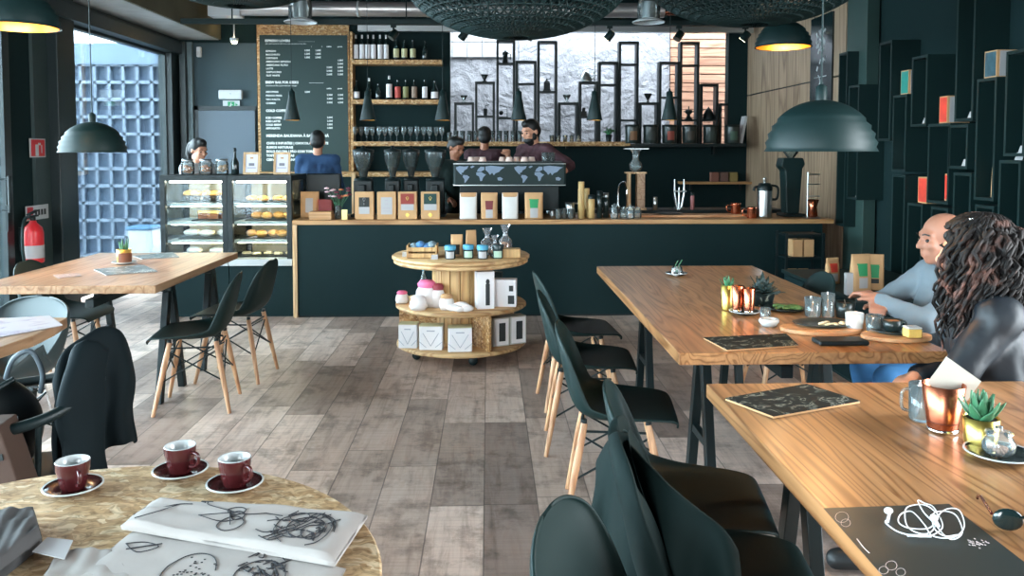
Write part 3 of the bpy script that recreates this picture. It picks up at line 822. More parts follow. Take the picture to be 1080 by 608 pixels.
rz_ = wy(500, 24, 9.2).z
t = thing('lighting_rail', 'black lighting rail spanning above the bar', 'lighting rail', (0, 9.2, rz_))
MB().box2((-3.35, -.03, -.025), (3.3, .03, .03)).build('rail', BLACK, t)
for x in (-2.8, -.9, 1.0, 2.9): MB().tube([(x, 0, .03), (x, 0, ZC - rz_ - .001)], .008, 6).build('hanger', BLACK, t)
t = thing('lighting_channel', 'grey metal channel just below the lighting rail', 'lighting rail', (0, 10.3, wy(500, 31, 10.3).z))
MB().box2((-1.6, -.04, -.03), (3.3, .04, .04)).build('channel', STEEL, t)
for x in (-1.2, 1.0, 2.9): MB().tube([(x, 0, .04), (x, 0, ZC - wy(500, 31, 10.3).z - .001)], .008, 6).build('hanger', BLACK, t)
def spot(px, py, label, lit=True, tilt=25):
    x = wy(px, py, 9.2).x
    t = thing('spotlight', label, 'spotlight', (x, 9.2, rz_ - .026), 0, 'spotlights on the rail')
    MB().box2((-.03, -.02, -.03), (.03, .02, 0)).tube([(0, 0, -.02), (0, 0, -.09)], .01, 8).build('bracket', BLACK, t)
    M4 = Matrix.Rotation(R(tilt), 3, 'X') @ Matrix.Rotation(R(35), 3, 'Y')
    MB().lathe([(.02, .06), (.042, .05), (.046, -.05)], (0, 0, -.11), 20, mx=M4).build('head', BLACK, t)
    MB().lathe([(.0001, -.051), (.042, -.051)], (0, 0, -.11), 20, mx=M4).build('lens', BULB if lit else STEEL, t)
spot(415, 31, 'unlit black spotlight above the bottle shelves', False, -20)
spot(489, 33, 'lit black spotlight beside the bottle shelves above the white tiles')
spot(560, 38, 'unlit black spotlight above the second tall shelf frame', False, -20)
spot(643, 35, 'lit black spotlight above the white stone wall')
spot(716, 36, 'unlit black spotlight above the timber cladding', False, -20)
spot(786, 42, 'lit black spotlight at the right end of the rail')
p = wy(247, 43, 10.4)
t = thing('ceiling_spot', 'small lit round spotlight high on the wall left of the menu board', 'spotlight', p)
MB().lathe([(.05, .03), (.05, 0), (.04, -.01)], n=20).tube([(0, 0, .03), (0, 0, ZC - p.z - .001)], .008, 6).build('housing', WHITE, t)
MB().ball((0, 0, -.005), .036).build('bulb', BULB, t)

# ------------------------------------------------------------------ menu board and signs
MY = YB - .06
a, b_ = wy(270.5, 26, MY), wy(369.5, 184, MY)
t = thing('menu_board', 'large black menu board with white lettering in a wooden frame', 'menu board', ((a.x + b_.x) / 2, MY, b_.z))
hw, hh = (b_.x - a.x) / 2, a.z - b_.z
MB().box2((-hw, 0, 0), (hw, .05, hh)).build('frame', OSBD, t)
MB().box2((-hw + .035, -.008, .03), (hw - .02, 0, hh - .13)).build('board', Mt('menu_black', (30, 54, 52), .6), t)
tm = MB()
CENTER = t.location
def menu(txt, px, py, size, align='LEFT', bold=.0):
    q = wy(px, py, MY - .0095)
    add_text(tm, txt, size, (q.x - CENTER.x, -.0095, q.z - CENTER.z), align=align, bold=bold)
H1, H2, H3 = .042, .034, .018
menu('ESPRESSO LOVERS', 279.5, 44, H1 * .93, bold=.0015); menu('_________________', 315, 43.6, .024); menu('para quem gosta de café curto e intenso, com ou sem leite', 280, 46.6, .0215)
def rows(lst, y0, dy, size, bold=.0008):
    for k, q in enumerate(lst): menu(q, 280.3 - .0 + k * .08, y0 + k * dy, size, bold=bold)
rows(['ESPRESSO', 'MACCHIATO', 'CORTADO', 'AMERICANO ESPRESSO', 'AMERICANO FILTRO', 'LATTE', 'CAPPUCCINO', 'FLAT WHITE'], 54.8, 3.68, .030)
for k, (u, v) in enumerate((('1.00€', '1.60€'), ('1.20€', '1.80€'), ('1.50€', '2.00€'))):
    menu(u, 321, 54 + k * 3.7, .030, bold=.001); menu(v, 332.5, 54 + k * 3.7, .030, bold=.001)
menu('1', 328, 49.8, .022); menu('2', 339, 49.8, .022)
for y in (49.8, 94): menu('médio', 344.5, y, .024, bold=.001); menu('grande', 356, y, .022, bold=.001)
for k in range(5):
    menu(('1.80€', '2.00€', '2.80€', '3.00€', '3.20€')[k], 356, 64.5 + k * 3.7, .030, bold=.001)
    if k > 1: menu(('', '', '2.20€', '2.40€', '2.60€')[k], 344.5, 64.5 + k * 3.7, .030, bold=.001)
menu('BREW BAR FOR GEEKS', 280, 88, H1 * .98, bold=.0018); menu('______________', 326, 87.3, .026, bold=.001); menu('métodos de filtro para saborear devagar', 280.5, 91, .024)
rows(['AEROPRESS', 'FRENCH PRESS', 'V60 / KALITA', 'CHEMEX'], 97.8, 4, .031)
menu('2.50€', 321.5, 97.8, .028, bold=.001)
for k in range(3):
    menu(('2.50€', '2.80€', '3.00€')[k], 344.8, 101 + k * 4, .030, bold=.001); menu(('3.50€', '4.00€', '4.50€')[k], 356.2, 101 + k * 4, .030, bold=.001)
menu('COLD COFFEE TEAS', 280.5, 118, H1 * 1.0, bold=.002)
rows(['ICED COFFEE', 'ICED LATTE', 'COLD BREW', 'AFFOGATO'], 125.3, 3.7, .034, .0015)
for k in range(4): menu(('2.00€', '2.50€', '2.80€', '3.00€')[k], 345, 124.8 + k * 3.7, .030, bold=.001)
menu('MERENDA BAUDIANA À BASE DE CHÁ', 280.8, 144.5, .046, bold=.002)
for k, s_ in enumerate(('CHÁS E INFUSÕES | CHOCOLATE QUENTE', 'SUMOS NATURAIS', 'BOLO DO DIA | PÃO COM TORRADA', 'TOSTAS | SALADAS', 'CERVEJA ARTESANAL | VINHO')):
    menu(s_, 281, 152.3 + k * 4.35, .041, bold=.002)
tm.build('lettering', Mt('white_lettering', (232, 236, 230), .8), t)

# emergency sign, sensor, fire signs
p = wy(243.5, 100, YB - .05)
t = thing('emergency_light', 'white emergency light box above the blue-grey door', 'emergency light', p)
MB().box((0, -.01, 0), (.30, .05, .12)).build('housing', WHITE, t, bevel=.015)
MB().ball((0, -.037, .01), .012).build('indicator', STEEL, t)
p = wy(244, 110.5, YB - .05)
t = thing('exit_sign', 'small green and white exit sign under the emergency light', 'sign', p)
MB().box((0, 0, 0), (.21, .012, .105)).build('plate', WHITE, t)
g = MB(); g.box((.0, -.007, 0), (.085, .003, .075)); g.build('green_field', GREEN, t)
g = MB(); g.box((-.005, -.01, -.005), (.016, .002, .03)); g.ball((0, -.01, .018), .008, 10, 6, (1, .2, 1)); g.box((.012, -.01, .0), (.02, .002, .008)); g.box((-.015, -.01, -.02), (.022, .002, .008)); g.build('running_figure', WHITE, t)
g = MB(); g.prism([(.055, -.02), (.085, 0), (.055, .02)], 0, .002, Matrix.Rotation(R(90), 3, 'X'), (0, -.007, 0)); g.build('arrow', GREEN, t)
p = wy(210, 55, YB - .06)
t = thing('motion_sensor', 'small white motion sensor high in the back left corner', 'sensor', p)
MB().box((0, 0, 0), (.06, .05, .13)).build('housing', WHITE, t, bevel=.012); MB().box((0, -.026, -.02), (.04, .004, .05)).build('lens', PAPER, t)
def wallsign(px0, py0, px1, py1, name, label):
    a = wx(px0, py0, XL + .032); b = wx(px1, py1, XL + .032)
    t = thing(name, label, 'sign', ((XL + .032), (a.y + b.y) / 2, (a.z + b.z) / 2))
    return t, abs(b.y - a.y) / 2, abs(a.z - b.z) / 2
t, hy, hz = wallsign(31, 146, 48, 166, 'fire_hose_sign', 'square red fire safety sign on the dark post left of the window')
MB().box((.0, 0, 0), (.006, hy * 2, hz * 2)).build('plate', WHITE, t)
MB().box((.004, 0, 0), (.003, hy * 1.7, hz * 1.75)).build('red_field', RED, t)
g = MB(); g.box((.006, -.02, -.02), (.002, .05, .10)); g.box((.006, .02, .035), (.002, .04, .02)); g.box((.006, .055, -.01), (.002, .012, .07)); g.build('symbol', WHITE, t)
t, hy, hz = wallsign(27, 218, 51, 230, 'fire_extinguisher_sign', 'narrow white and red sign above the fire extinguisher')
MB().box((.0, 0, 0), (.006, hy * 2, hz * 2)).build('plate', WHITE, t)
MB().box((.004, -hy * .66, 0), (.003, hy * .5, hz * 1.6)).build('red_field', RED, t)
g = MB()
for k in range(4): g.box((.004, -hy * .15 + k * hy * .27, 0), (.002, hy * .17, hz * .8))
g.build('symbol', DARKINK, t)
# fire extinguisher
p = wx(36, 277, XL + .12)
t = thing('fire_extinguisher', 'red fire extinguisher with black hose hanging on the post wall', 'fire extinguisher', p, R(0))
MB().lathe([(.0001, 0), (.075, 0), (.08, .01), (.08, .26), (.07, .30), (.03, .34), (.025, .36)], n=28).build('cylinder', RED, t)
MB().lathe([(.0815, .04), (.0815, .15)], n=28).build('label', PAPER, t)
m = MB(); m.cyl((0, 0, 0), .022, .35, .39); m.box((.02, -.04, .40), (.03, .14, .015)); m.box((.02, -.04, .43), (.03, .14, .012), mx=Matrix.Rotation(R(12), 3, 'X')); m.build('valve', STEELB, t)
MB().tube(smooth_path([(0, .02, .38), (0, -.10, .39), (0, -.16, .30), (0, -.165, .12), (0, -.14, .0)]), .013, 10).build('hose', BLACK, t)
MB().box((-.095, 0, .2), (.03, .06, .2)).build('wall_bracket', STEELB, t)

# ------------------------------------------------------------------ bottle shelves
SY = 10.42
zs = [wy(420, y, SY).z for y in (63, 105, 149.5)]
xl, xr1, xr2 = wy(371, 60, SY).x, wy(466, 60, SY).x, wy(665, 150, SY).x
t = thing('bottle_shelves', 'wooden plank shelves of bottles and glasses on a black wall', 'shelf', (0, SY, 0))
for z, xr in zip(zs, (xr1, xr1, xr2)):
    MB().box2((xl, 0, z - .055), (xr, .27, z)).build('shelf_board', PINE2, t, bevel=.002) if False else MB().box2((xl, 0, z - .055), (xr, .265, z)).build('shelf_board', OSBD, t, bevel=.002)
MB().box2((xl - .03, .05, LZ + .002), (xl, .265, 2.98)).build('side_board', OSBD, t)
MB().box2((xl, .25, LZ + .002), (xr1 + .09, .272, 2.98)).build('back_panel', WALLB, t)
for x in (xr1 + .06, 1.0): MB().box2((x, .2, zs[2] - .09), (x + .03, .27, zs[2] - .055)).build('bracket', STEELB, t)
def bottle(name, h, r, body, label=None, cap=None, lab=(.25, .6), neck=.32, group=None):
    t = thing(name, '', 'bottle', group=group)
    MB().lathe([(r * .9, 0), (r, .006), (r, h * (1 - neck) - r * .9), (r * .4, h * (1 - neck) + r * .35), (r * .32, h * .97), (r * .36, h)], n=20).build('glass_body', body, t)
    if label: MB().lathe([(r * 1.015, h * lab[0]), (r * 1.015, h * lab[1])], n=20).build('paper_label', label, t)
    if cap: MB().lathe([(r * .38, h * .86), (r * .38, h * 1.01), (.0001, h * 1.012)], n=16).build('cap', cap, t)
    return t
GDARK = Mt('dark_bottle_glass', (26, 40, 40), .12, spec=.7)
LW = Mt('white_label', (226, 222, 224), .7); LC = Mt('cream_label', (196, 192, 150), .7); LR = Mt('red_label', (196, 84, 76), .7); LO = Mt('olive_label', (140, 140, 96), .7); LT = Mt('tan_label', (150, 128, 112), .7)
tops = [(375.5, LW), (382, LW), (388, LW), (394, LW), (401, LW), (407.3, LW), (418, LC), (426.5, LC), (435.5, LC), (448, None)]
for k, (px, lb) in enumerate(tops):
    h = .315 if k < 6 else (.25 if k < 9 else .24)
    b = bottle('wine_bottle', h, .031 if k < 6 else .036, GDARK, lb, LW if k < 6 else None, (.06, .62) if k < 6 else (.15, .58), .3, 'bottles on the upper shelf')
    b.location = (wy(px, 62, SY + .1).x, SY + .1, zs[0] + .001)
    b['label'] = ('%s white-labelled bottle from the left on the top bottle shelf' % ORD[k]) if k < 6 else ('%s of the three cream-labelled bottles on the top bottle shelf' % ['left', 'middle', 'right'][k - 6] if k < 9 else 'unlabelled dark bottle at the right end of the top bottle shelf')
sec = [(376, LW, .24, .04, 'squat dark bottle with white label at the left end of the second bottle shelf'), (389.5, None, .27, .03, 'slim dark bottle with pale cap, second from left on the second bottle shelf'),
       (399, None, .2, .036, 'short unlabelled dark bottle on the second bottle shelf'), (410.5, LW, .30, .038, 'tallest bottle on the second bottle shelf, with a pale label'),
       (419.5, LR, .25, .036, 'bottle with the red label on the second bottle shelf'), (428, LO, .25, .036, 'bottle with the olive label on the second bottle shelf'),
       (437, LT, .25, .036, 'bottle with the tan label on the second bottle shelf'), (448, LW, .25, .033, 'slim white-labelled bottle right of the tan-labelled one'),
       (458.5, LW, .24, .044, 'wide dark bottle with white label at the right end of the second bottle shelf')]
for k, (px, lb, h, r, lab) in enumerate(sec):
    b = bottle('spirit_bottle', h, r, GDARK, lb, LW if k in (1, 3) else None, (.08, .42) if k in (0, 8) else (.1, .66), .3, 'bottles on the second shelf')
    b.location = (wy(px, 104, SY + .1).x, SY + .1, zs[1] + .001); b['label'] = lab

def wine_glass():
    return MB().lathe([(.034, 0), (.033, .003), (.005, .008), (.004, .075), (.02, .09), (.036, .12), (.038, .15), (.031, .19)], n=18)
gx = [374.5, 381, 387, 393, 400, 406, 412, 418.5, 426, 433, 440, 447, 453, 460, 466]
g0 = None
for k, px in enumerate(gx):
    loc = (wy(px, 149, SY + .08 + .08 * (k % 2)).x, SY + .08 + .08 * (k % 2), zs[2] + .001)
    lab = '%s stemmed glass from the left on the lowest wooden shelf' % ORD[k]
    if g0 is None: g0 = tag(wine_glass().build('wine_glass', JAR, loc=loc), lab, 'glass', 'stemmed glasses on the lowest shelf')
    else: copy_tree(g0, loc, 0, lab)
g0 = None
for k, px in enumerate([474, 481, 488, 495, 502, 520, 527, 534, 541, 548, 582, 589, 596, 603, 610]):
    loc = (wy(px, 149, SY + .1).x, SY + .1, zs[2] + .001)
    lab = '%s clear tumbler from the left along the shelf before the stone wall' % ORD[k]
    if g0 is None: g0 = tag(MB().lathe([(.0001, .004), (.026, 0), (.034, .12), (.031, .12), (.024, .008), (.0001, .008)], n=18).build('tumbler', JAR, loc=loc), lab, 'glass', 'tumblers on the long shelf')
    else: copy_tree(g0, loc, 0, lab, scale=(1, 1, 1.15 if k < 10 else .7))

# ------------------------------------------------------------------ geometric black shelf in front of the stone wall
GY = 10.40
base = zs[2] - .0
t = thing('geometric_shelf', 'black metal shelf of staggered tall frames before the white stone wall', 'shelf', (0, GY + .3, 0))
gf = [(479, 500, 108, ()), (501, 522, 86, (122,)), (523.5, 543.5, 42, (66, 124)), (544, 566, 64, (87.5,)), (567, 588, 43, (96,)), (589, 610, 108, ()), (611, 631, 86, (122.5,)),
      (631.5, 652, 65, (88.5,)), (653, 674, 43.5, (67, 126)), (674.5, 695, 108, ()), (695.5, 717, 65, (102,)), (717.6, 738, 44, (68, 126)), (739, 758, 88.5, (126,)), (759, 770, 109, ())]
th = .03
GD = .15
for x0, x1, y0, sh in gf:
    a = wy(x0, y0, GY + .3); b = wy(x1, y0, GY + .3)
    ZB = OZ0 + .002 if True else 0
    m = MB()
    m.box2((a.x, 0, ZB), (a.x + th, GD, a.z)).box2((b.x - th, 0, ZB), (b.x, GD, a.z)).box2((a.x + th, 0, a.z - th), (b.x - th, GD, a.z))
    for s in sh:
        z = wy(x0, s, GY + .3).z
        m.box2((a.x + th, 0, z - th * .8), (b.x - th, GD, z))
    m.build('frame', STEELB, t)
def on_frame(px, py): return wy(px, py, GY + .36)
def small(name, label, cat, px, py, mb, mat):
    p = on_frame(px, py); o = mb.build(name, mat, loc=(p.x, GY + .40, p.z + .002)); return tag(o, label, cat, 'coffee gear on the geometric shelf')
cone = lambda: MB().lathe([(.03, 0), (.032, .008), (.012, .01), (.02, .03), (.055, .09), (.05, .09), (.016, .032)], n=20)
small('coffee_dripper', 'small dripper on the lowest leftmost frame', 'coffee dripper', 489, 108, cone(), JAR)
small('coffee_dripper', 'small dripper on the second frame from the left', 'coffee dripper', 511, 86, cone(), STEELB)
small('coffee_dripper', 'small clear dripper right of the coffee mill lantern', 'coffee dripper', 598, 108, cone().lathe([(.05, .09), (.052, .10), (.0001, .10)], n=20), JAR)
small('coffee_dripper', 'solid black dripper cone on the low frame right of centre', 'coffee dripper', 684, 108, MB().lathe([(.02, 0), (.02, .01), (.008, .02), (.055, .11), (.05, .115), (.0001, .115)], n=20), STEELB)
def moka(): return MB().lathe([(.04, 0), (.03, .07), (.04, .13), (.005, .155), (.005, .17)], n=8, smooth=False).tube([(.035, 0, .12), (.07, 0, .11), (.065, 0, .04)], .006, 6)
small('moka_pot', 'moka pot inside the tall frame left of centre', 'coffee pot', 533, 66, moka(), STEELB)
small('coffee_mill', 'black lantern-like coffee mill in the tall frame above the barista', 'coffee mill', 577, 96, MB().box2((-.05, -.05, 0), (.05, .05, .015)).box2((-.04, -.04, .015), (.04, .04, .1)).lathe([(.045, .1), (.03, .13), (.01, .14), (.01, .16)], n=12).tube([(0, 0, .15), (.05, 0, .16), (.05, 0, .18)], .006, 6), STEELB)
small('hand_mill', 'small hand mill inside the second frame from the left', 'coffee mill', 512, 122, MB().cyl((0, 0, 0), .025, 0, .09).tube([(0, 0, .09), (0, 0, .13), (.05, 0, .14)], .006, 6), STEELB)
small('siphon_brewer', 'wire stand siphon inside the tall left frame', 'siphon', 531, 124, MB().tube([(-.05, 0, .16), (.05, 0, .13), (.05, 0, 0)], .006, 6).box2((-.06, -.04, 0), (.06, .04, .008)).ball((-.03, 0, .06), .03, 12, 8), STEELB)
def kettle(): return MB().lathe([(.075, 0), (.07, .06), (.04, .12), (.03, .135), (.01, .15), (.008, .165)], n=24).tube(smooth_path([(.06, 0, .03), (.11, 0, .06), (.10, 0, .12), (.13, 0, .13)], 5), .01, 8).tube(smooth_path([(-.06, 0, .05), (-.11, 0, .1), (-.05, 0, .13)], 5), .007, 8)
small('kettle', 'steel gooseneck kettle standing on a frame above the row of tumblers', 'kettle', 618.5, 86, kettle(), STEEL)
small('hand_mill', 'little black mill inside the frame under the kettle', 'coffee mill', 616, 122.5, MB().box2((-.035, -.035, 0), (.035, .035, .06)).cyl((0, 0, 0), .02, .06, .09).box2((-.02, -.02, .09), (.02, .02, .11)), STEELB)
small('coffee_mill', 'round mill with crossed handles in front of the cladding', 'coffee mill', 727, 126, MB().lathe([(.05, 0), (.03, .03), (.02, .06), (.05, .09), (.045, .12), (.0001, .13)], n=18).tube([(-.07, 0, .1), (.07, 0, .1)], .007, 6).tube([(0, 0, .12), (0, 0, .17)], .007, 6), STEELB)
small('kettle', 'dark kettle in the short frame at the right end', 'kettle', 748, 126, kettle(), STEELB)
CAN = Mt('smoked_canister', (36, 46, 44), .3)
for k, (px, c) in enumerate([(667, (120, 86, 60)), (686, (60, 66, 64)), (706, (140, 66, 54)), (727, (70, 66, 60)), (749, (52, 64, 60)), (772, (60, 84, 70))]):
    p = wy(px, 151, 10.25)
    t = thing('canister', '%s dark canister from the left in the row below the cladding' % ORD[k], 'canister', (p.x, 10.25, OZ0 + .003), 0, 'canisters in front of the geometric shelf')
    MB().lathe([(.085, 0), (.09, .01), (.09, .20)], n=24).build('body', CAN, t)
    MB().lathe([(.094, .20), (.094, .23), (.0001, .235)], n=24).build('lid', STEELB, t)
    MB().grid(lambda u, v: Vector((.0915 * math.sin((u - .5) * 1.0), -.0915 * math.cos((u - .5) * 1.0), .04 + v * .11)), 6, 1).build('paper_label', Mt('canister_label', c, .7), t)
t = thing('long_ledge', 'black ledge carrying the dark canisters in the back', 'shelf', (0, 10.15, 0))
MB().box2((xr2 + .01, 0, OZ0 - .04), (3.2, .54, OZ0)).build('board', STEELB, t)
for x in (1.9, 2.9): MB().box2((x, .45, OZ0 - .14), (x + .03, .54, OZ0 - .04)).build('bracket', STEELB, t)
p = wy(783, 150, 10.3)
o = MB().box((0, 0, .17), (.03, .16, .34), mx=Matrix.Rotation(R(10), 3, 'Y')).build('rolled_paper', PAPER, loc=(p.x, 10.32, OZ0 + .004)); tag(o, 'white roll of paper leaning at the right end of the ledge', 'paper')
p = wy(642, 149, SY + .12)
t = thing('potted_plant', 'small dark potted plant on the long shelf below the kettle', 'potted plant', (p.x, SY + .12, zs[2] + .001))
MB().lathe([(.03, 0), (.045, .09), (.04, .09), (.0001, .08)], n=18).build('pot', STEELB, t)
m = MB()
for k in range(14):
    a = k * 2.4; l = .06 + .02 * (k % 3)
    m.tube([(0, 0, .08), (l * .4 * math.cos(a), l * .4 * math.sin(a), .11 + .02 * (k % 3)), (l * math.cos(a), l * math.sin(a), .12 + .02 * (k % 4))], [.006, .012, .002], 5)
m.build('foliage', LEAF, t)
# ------------------------------------------------------------------ right wall: staggered black boxes and goods
XF = 3.17
t = thing('wall_box_shelves', 'staggered black box shelves covering the right wall', 'shelf', (XR, 6, 0))
BOXES = [(884, 893, 57, 238), (895, 906, 91, 210), (926.5, 939.5, 46, 149), (942, 956.5, 101, 181), (961, 977.5, 61, 134), (980, 1003, 131, 214), (943, 957, 184, 300), (960, 976, 214, 300),
         (1007, 1026.5, -20, 128.5), (1002, 1022, 132, 178), (1030, 1051, 84, 211), (1060, 1082, 55, 165), (1056, 1079, 169, 300), (985, 1003, 218, 300), (1008, 1027, 182, 300), (1032, 1052, 216, 300)]
BOXW = {}
for k, (x0, x1, y0, y1) in enumerate(BOXES):
    ya, yb = wx(x0, 100, XF).y, wx(x1, 100, XF).y
    zt, zb = wx(x0, y0, XF).z, max(.05, wx(x0, y1, XF).z)
    zt = min(zt, ZC - .05)
    m = MB(); T = .02
    m.box2((XF - XR, ya - 6, zb), (-.002, ya - 6 - T, zt)).box2((XF - XR, yb - 6, zb), (-.002, yb - 6 + T, zt))
    m.box2((XF - XR, ya - 6 - T, zt - T), (-.002, yb - 6 + T, zt)).box2((XF - XR, ya - 6 - T, zb), (-.002, yb - 6 + T, zb + T))
    m.box2((-.02, ya - 6 - T, zb + T), (-.002, yb - 6 + T, zt - T))
    m.build('box_frame', BLACK, t)
    BOXW[k] = (ya, yb, zt, zb)
def carton(name, label, cat, loc, sx, sy, sz, front, side, edge=KRAFT, group=None, rz=0):
    """box with a printed front (facing -x) and a pale side (facing -y)"""
    t = thing(name, label, cat, loc, rz, group)
    MB().box((0, 0, sz / 2), (sx, sy, sz)).build('carton', edge, t)
    MB().box((-sx / 2 - .001, 0, sz / 2), (.002, sy * .86, sz * .9)).build('front_print', front, t)
    MB().box((sx * .03, -sy / 2 - .001, sz / 2), (sx * .86, .002, sz * .92)).build('side_print', side, t)
    return t
TEAL = Mt('teal_print', (30, 130, 118), .6); REDP = Mt('red_print', (206, 62, 46), .6, var=.2, vs=12); NAVY = Mt('dark_blue_print', (40, 70, 80), .6, var=.5, vs=16); GREENP = Mt('green_print', (36, 138, 84), .6)
def onbox(k, f=.5): ya, yb, zt, zb = BOXW[k]; return lerp(ya, yb, f), zt, zb
y, z, _ = onbox(3, .55); carton('boxed_goods', 'teal and white carton standing on a black box shelf', 'box', (3.275, y, z + .001), .15, .12, .185, TEAL, PAPER)
y, z, _ = onbox(5, .52); carton('boxed_goods', 'red and white carton on a black box shelf beside the tall panel', 'box', (3.275, y, z + .001), .16, .10, .19, REDP, PAPER)
y, z, _ = onbox(10, .55); carton('boxed_goods', 'dark carton with white side on the highest shelf at the far right', 'box', (3.275, y, z + .001), .18, .13, .17, NAVY, PAPER)
y, z, _ = onbox(7, .5); carton('boxed_goods', 'orange-red carton on the lower box shelf above the man', 'box', (3.27, y, z + .001), .09, .13, .195, REDP, PAPER)
ya, yb, zt, zb = BOXW[5]; carton('slim_box', 'slim red and white packet standing inside a black box shelf', 'box', (3.285, lerp(ya, yb, .5), zb + .021), .10, .04, .19, REDP, PAPER)
def pouch(name, label, loc, w, h, d, body, lab=None, rz=0, strip=None, group=None, cat='coffee bag'):
    """stand-up bag: thick below, flat sealed top, facing -y"""
    t = thing(name, label, cat, loc, rz, group)
    m = MB(); m.sm = True
    def ring(z, f): 
        n = 20; out = []
        for k in range(n):
            a = 2 * math.pi * k / n; c, s = math.cos(a), math.sin(a)
            out.append(Vector((w / 2 * (abs(c) ** .35) * (1 if c > 0 else -1), d / 2 * f * (abs(s) ** .6) * (1 if s > 0 else -1), z)))
        return out
    rings = [(0, .9), (h * .04, 1), (h * .4, .95), (h * .7, .6), (h * .88, .16), (h, .1)]
    vs = []; fs = []
    for z, f in rings: vs += ring(z, f)
    n = 20
    for i in range(len(rings) - 1):
        for k in range(n): fs.append((i * n + k, i * n + (k + 1) % n, (i + 1) * n + (k + 1) % n, (i + 1) * n + k))
    fs.append(tuple(range(n))[::-1]); fs.append(tuple(range((len(rings) - 1) * n, len(rings) * n)))
    m.add(vs, fs); m.build('bag_body', body, t)
    if lab:
        for (m_, zz0, zz1, ww) in lab:
            def face(u, v):
                zz = h * lerp(zz0, zz1, v)
                f = 1
                for (za, fa), (zb_, fb) in zip(rings, rings[1:]):
                    if za <= zz <= zb_: f = lerp(fa, fb, (zz - za) / max(zb_ - za, 1e-6))
                x = w * ww * (u - .5)
                return Vector((x, -(d / 2 * f * (max(0, 1 - (abs(2 * x / w)) ** 2)) ** .3) - .0018, zz))
            MB().grid(face, 8, 8).build('printed_label', m_, t)
    if strip: MB().box((0, 0, h * .985), (w * .96, d * .14, h * .05)).build('seal_strip', strip, t)
    return t
WBAG = Mt('white_bag', (214, 210, 206), .6, var=.05); BLKP = Mt('black_print', (28, 34, 34), .6)
ya, yb, zt, zb = BOXW[3]; pouch('coffee_pouch', 'white pouch with kraft top leaning in a black box shelf', (3.285, lerp(ya, yb, .5), zb + .021), .11, .24, .06, WBAG, None, R(-70), KRAFT)
ya, yb, zt, zb = BOXW[10]; pouch('coffee_pouch', 'kraft pouch with dark print in the black box shelf at the far right', (3.27, lerp(ya, yb, .55), zb + .021), .10, .25, .05, KRAFT, [(BLKP, .6, .85, .6), (PAPER, .2, .5, .7)], R(-60))
def card(px, py, k, where):
    ya, yb, zt, zb = BOXW[k]; p = wx(px, py, XF + .06)
    o = MB().box((0, 0, .022), (.05, .004, .05), mx=Matrix.Rotation(R(-25), 3, 'X')).build('price_card', PAPER, loc=(XF + .06, lerp(ya, yb, .5), (zb + .02) if where == 'in' else zt + .002))
    o.rotation_euler.z = R(-70)
    return o
for (k, w, lab) in ((8, 'in', 'white price card in the tall panel beside the red and white carton'), (9, 'in', 'white price card in the shelf box below the tall panel'), (4, 'in', 'tiny price card in the shelf box right of the teal carton'),
                    (11, 'in', 'white price card in the top box at the right edge of the photo'), (12, 'top', 'white price card on the lower box at the right edge of the photo'), (1, 'in', 'white price card low in the narrow box left of the pillar'), (0, 'in', 'white price card in the box left of the pillar, nearest the counter')):
    tag(card(0, 0, k, w), lab, 'price card', 'price cards on the wall shelves')

# chalk sign on the panelled wall
t = thing('hanging_sign', 'tall black glossy sign with white leaf drawing on the panelled wall', 'sign', (XR - .05, 8.28, 0))
za, zb = wx(870, 15, XR - .05).z, wx(870, 112, XR - .05).z
MB().box2((0, -.27, zb - .25), (.02, .27, za)).build('panel', Mt('glossy_black', (20, 34, 36), .12, spec=.6), t)
g = MB()
random.seed(3)
for k in range(26):
    zz = lerp(zb + .35, za - .12, random.random()); yy = random.uniform(-.17, .17) * (1 - .5 * (zz - zb) / (za - zb))
    g.box((-.002, yy, zz), (.002, .025, .05), mx=Matrix.Rotation(R(random.choice((-35, 35))), 3, 'X'))
for pts in ([(-.05, .30), (.0, .24), (-.03, .16), (.02, .12)], [(.06, .22), (.0, .14), (.05, .06), (.09, .10), (.05, .14)], [(.02, .08), (.05, .0), (.0, -.06)]):
    MB().tube(smooth_path([(-.003, -y, zb + .02 + z) for y, z in pts], 5), .006, 5).build('white_stroke', WHITE, t)
g.build('white_drawing', WHITE, t)
MB().box((-.002, 0, zb + .30), (.002, .3, .008)).build('white_line', WHITE, t)
for z in (za,): MB().tube([(.01, .2, z), (.01, .2, ZC - .001)], .004, 6).tube([(.01, -.2, z), (.01, -.2, ZC - .001)], .004, 6).build('hanger', STEELB, t)

# low side cabinet with coffee bags, little rack at the counter end
t = thing('side_cabinet', 'low black cabinet against the right wall behind the communal table', 'cabinet', (2.75, 5.7, 0))
MB().box2((-.45, -.65, .03), (.32, .6, .54)).build('cabinet_body', PANEL, t)
MB().box2((-.47, -.67, .54), (.325, .62, .565)).build('worktop', BLACK, t)
for y in (-.33, .28): MB().box2((-.462, y - .29, .05), (-.452, y + .29, .53)).build('door', PANEL, t)
MB().box2((-.43, -.6, 0), (.3, .58, .03)).build('plinth', BLACK, t)
pouch('coffee_pouch', 'kraft coffee bag with a red label on the low cabinet', (wy(879, 290, 5.6).x, 5.62, .566), .10, .18, .06, KRAFT, [(REDP, .45, .78, .6), (PAPER, .1, .4, .62)], R(14))
pouch('coffee_pouch', 'big kraft coffee bag with green label, left of two on the low cabinet', (wy(907, 300, 5.3).x, 5.3, .566), .135, .245, .08, KRAFT, [(GREENP, .42, .75, .72), (PAPER, .1, .38, .6)], R(10))
pouch('coffee_pouch', 'big kraft coffee bag with green label, right of two on the low cabinet', (wy(929, 300, 5.25).x, 5.36, .566), .13, .235, .08, KRAFT, [(GREENP, .35, .72, .72), (BLKP, .2, .33, .6)], R(-14))
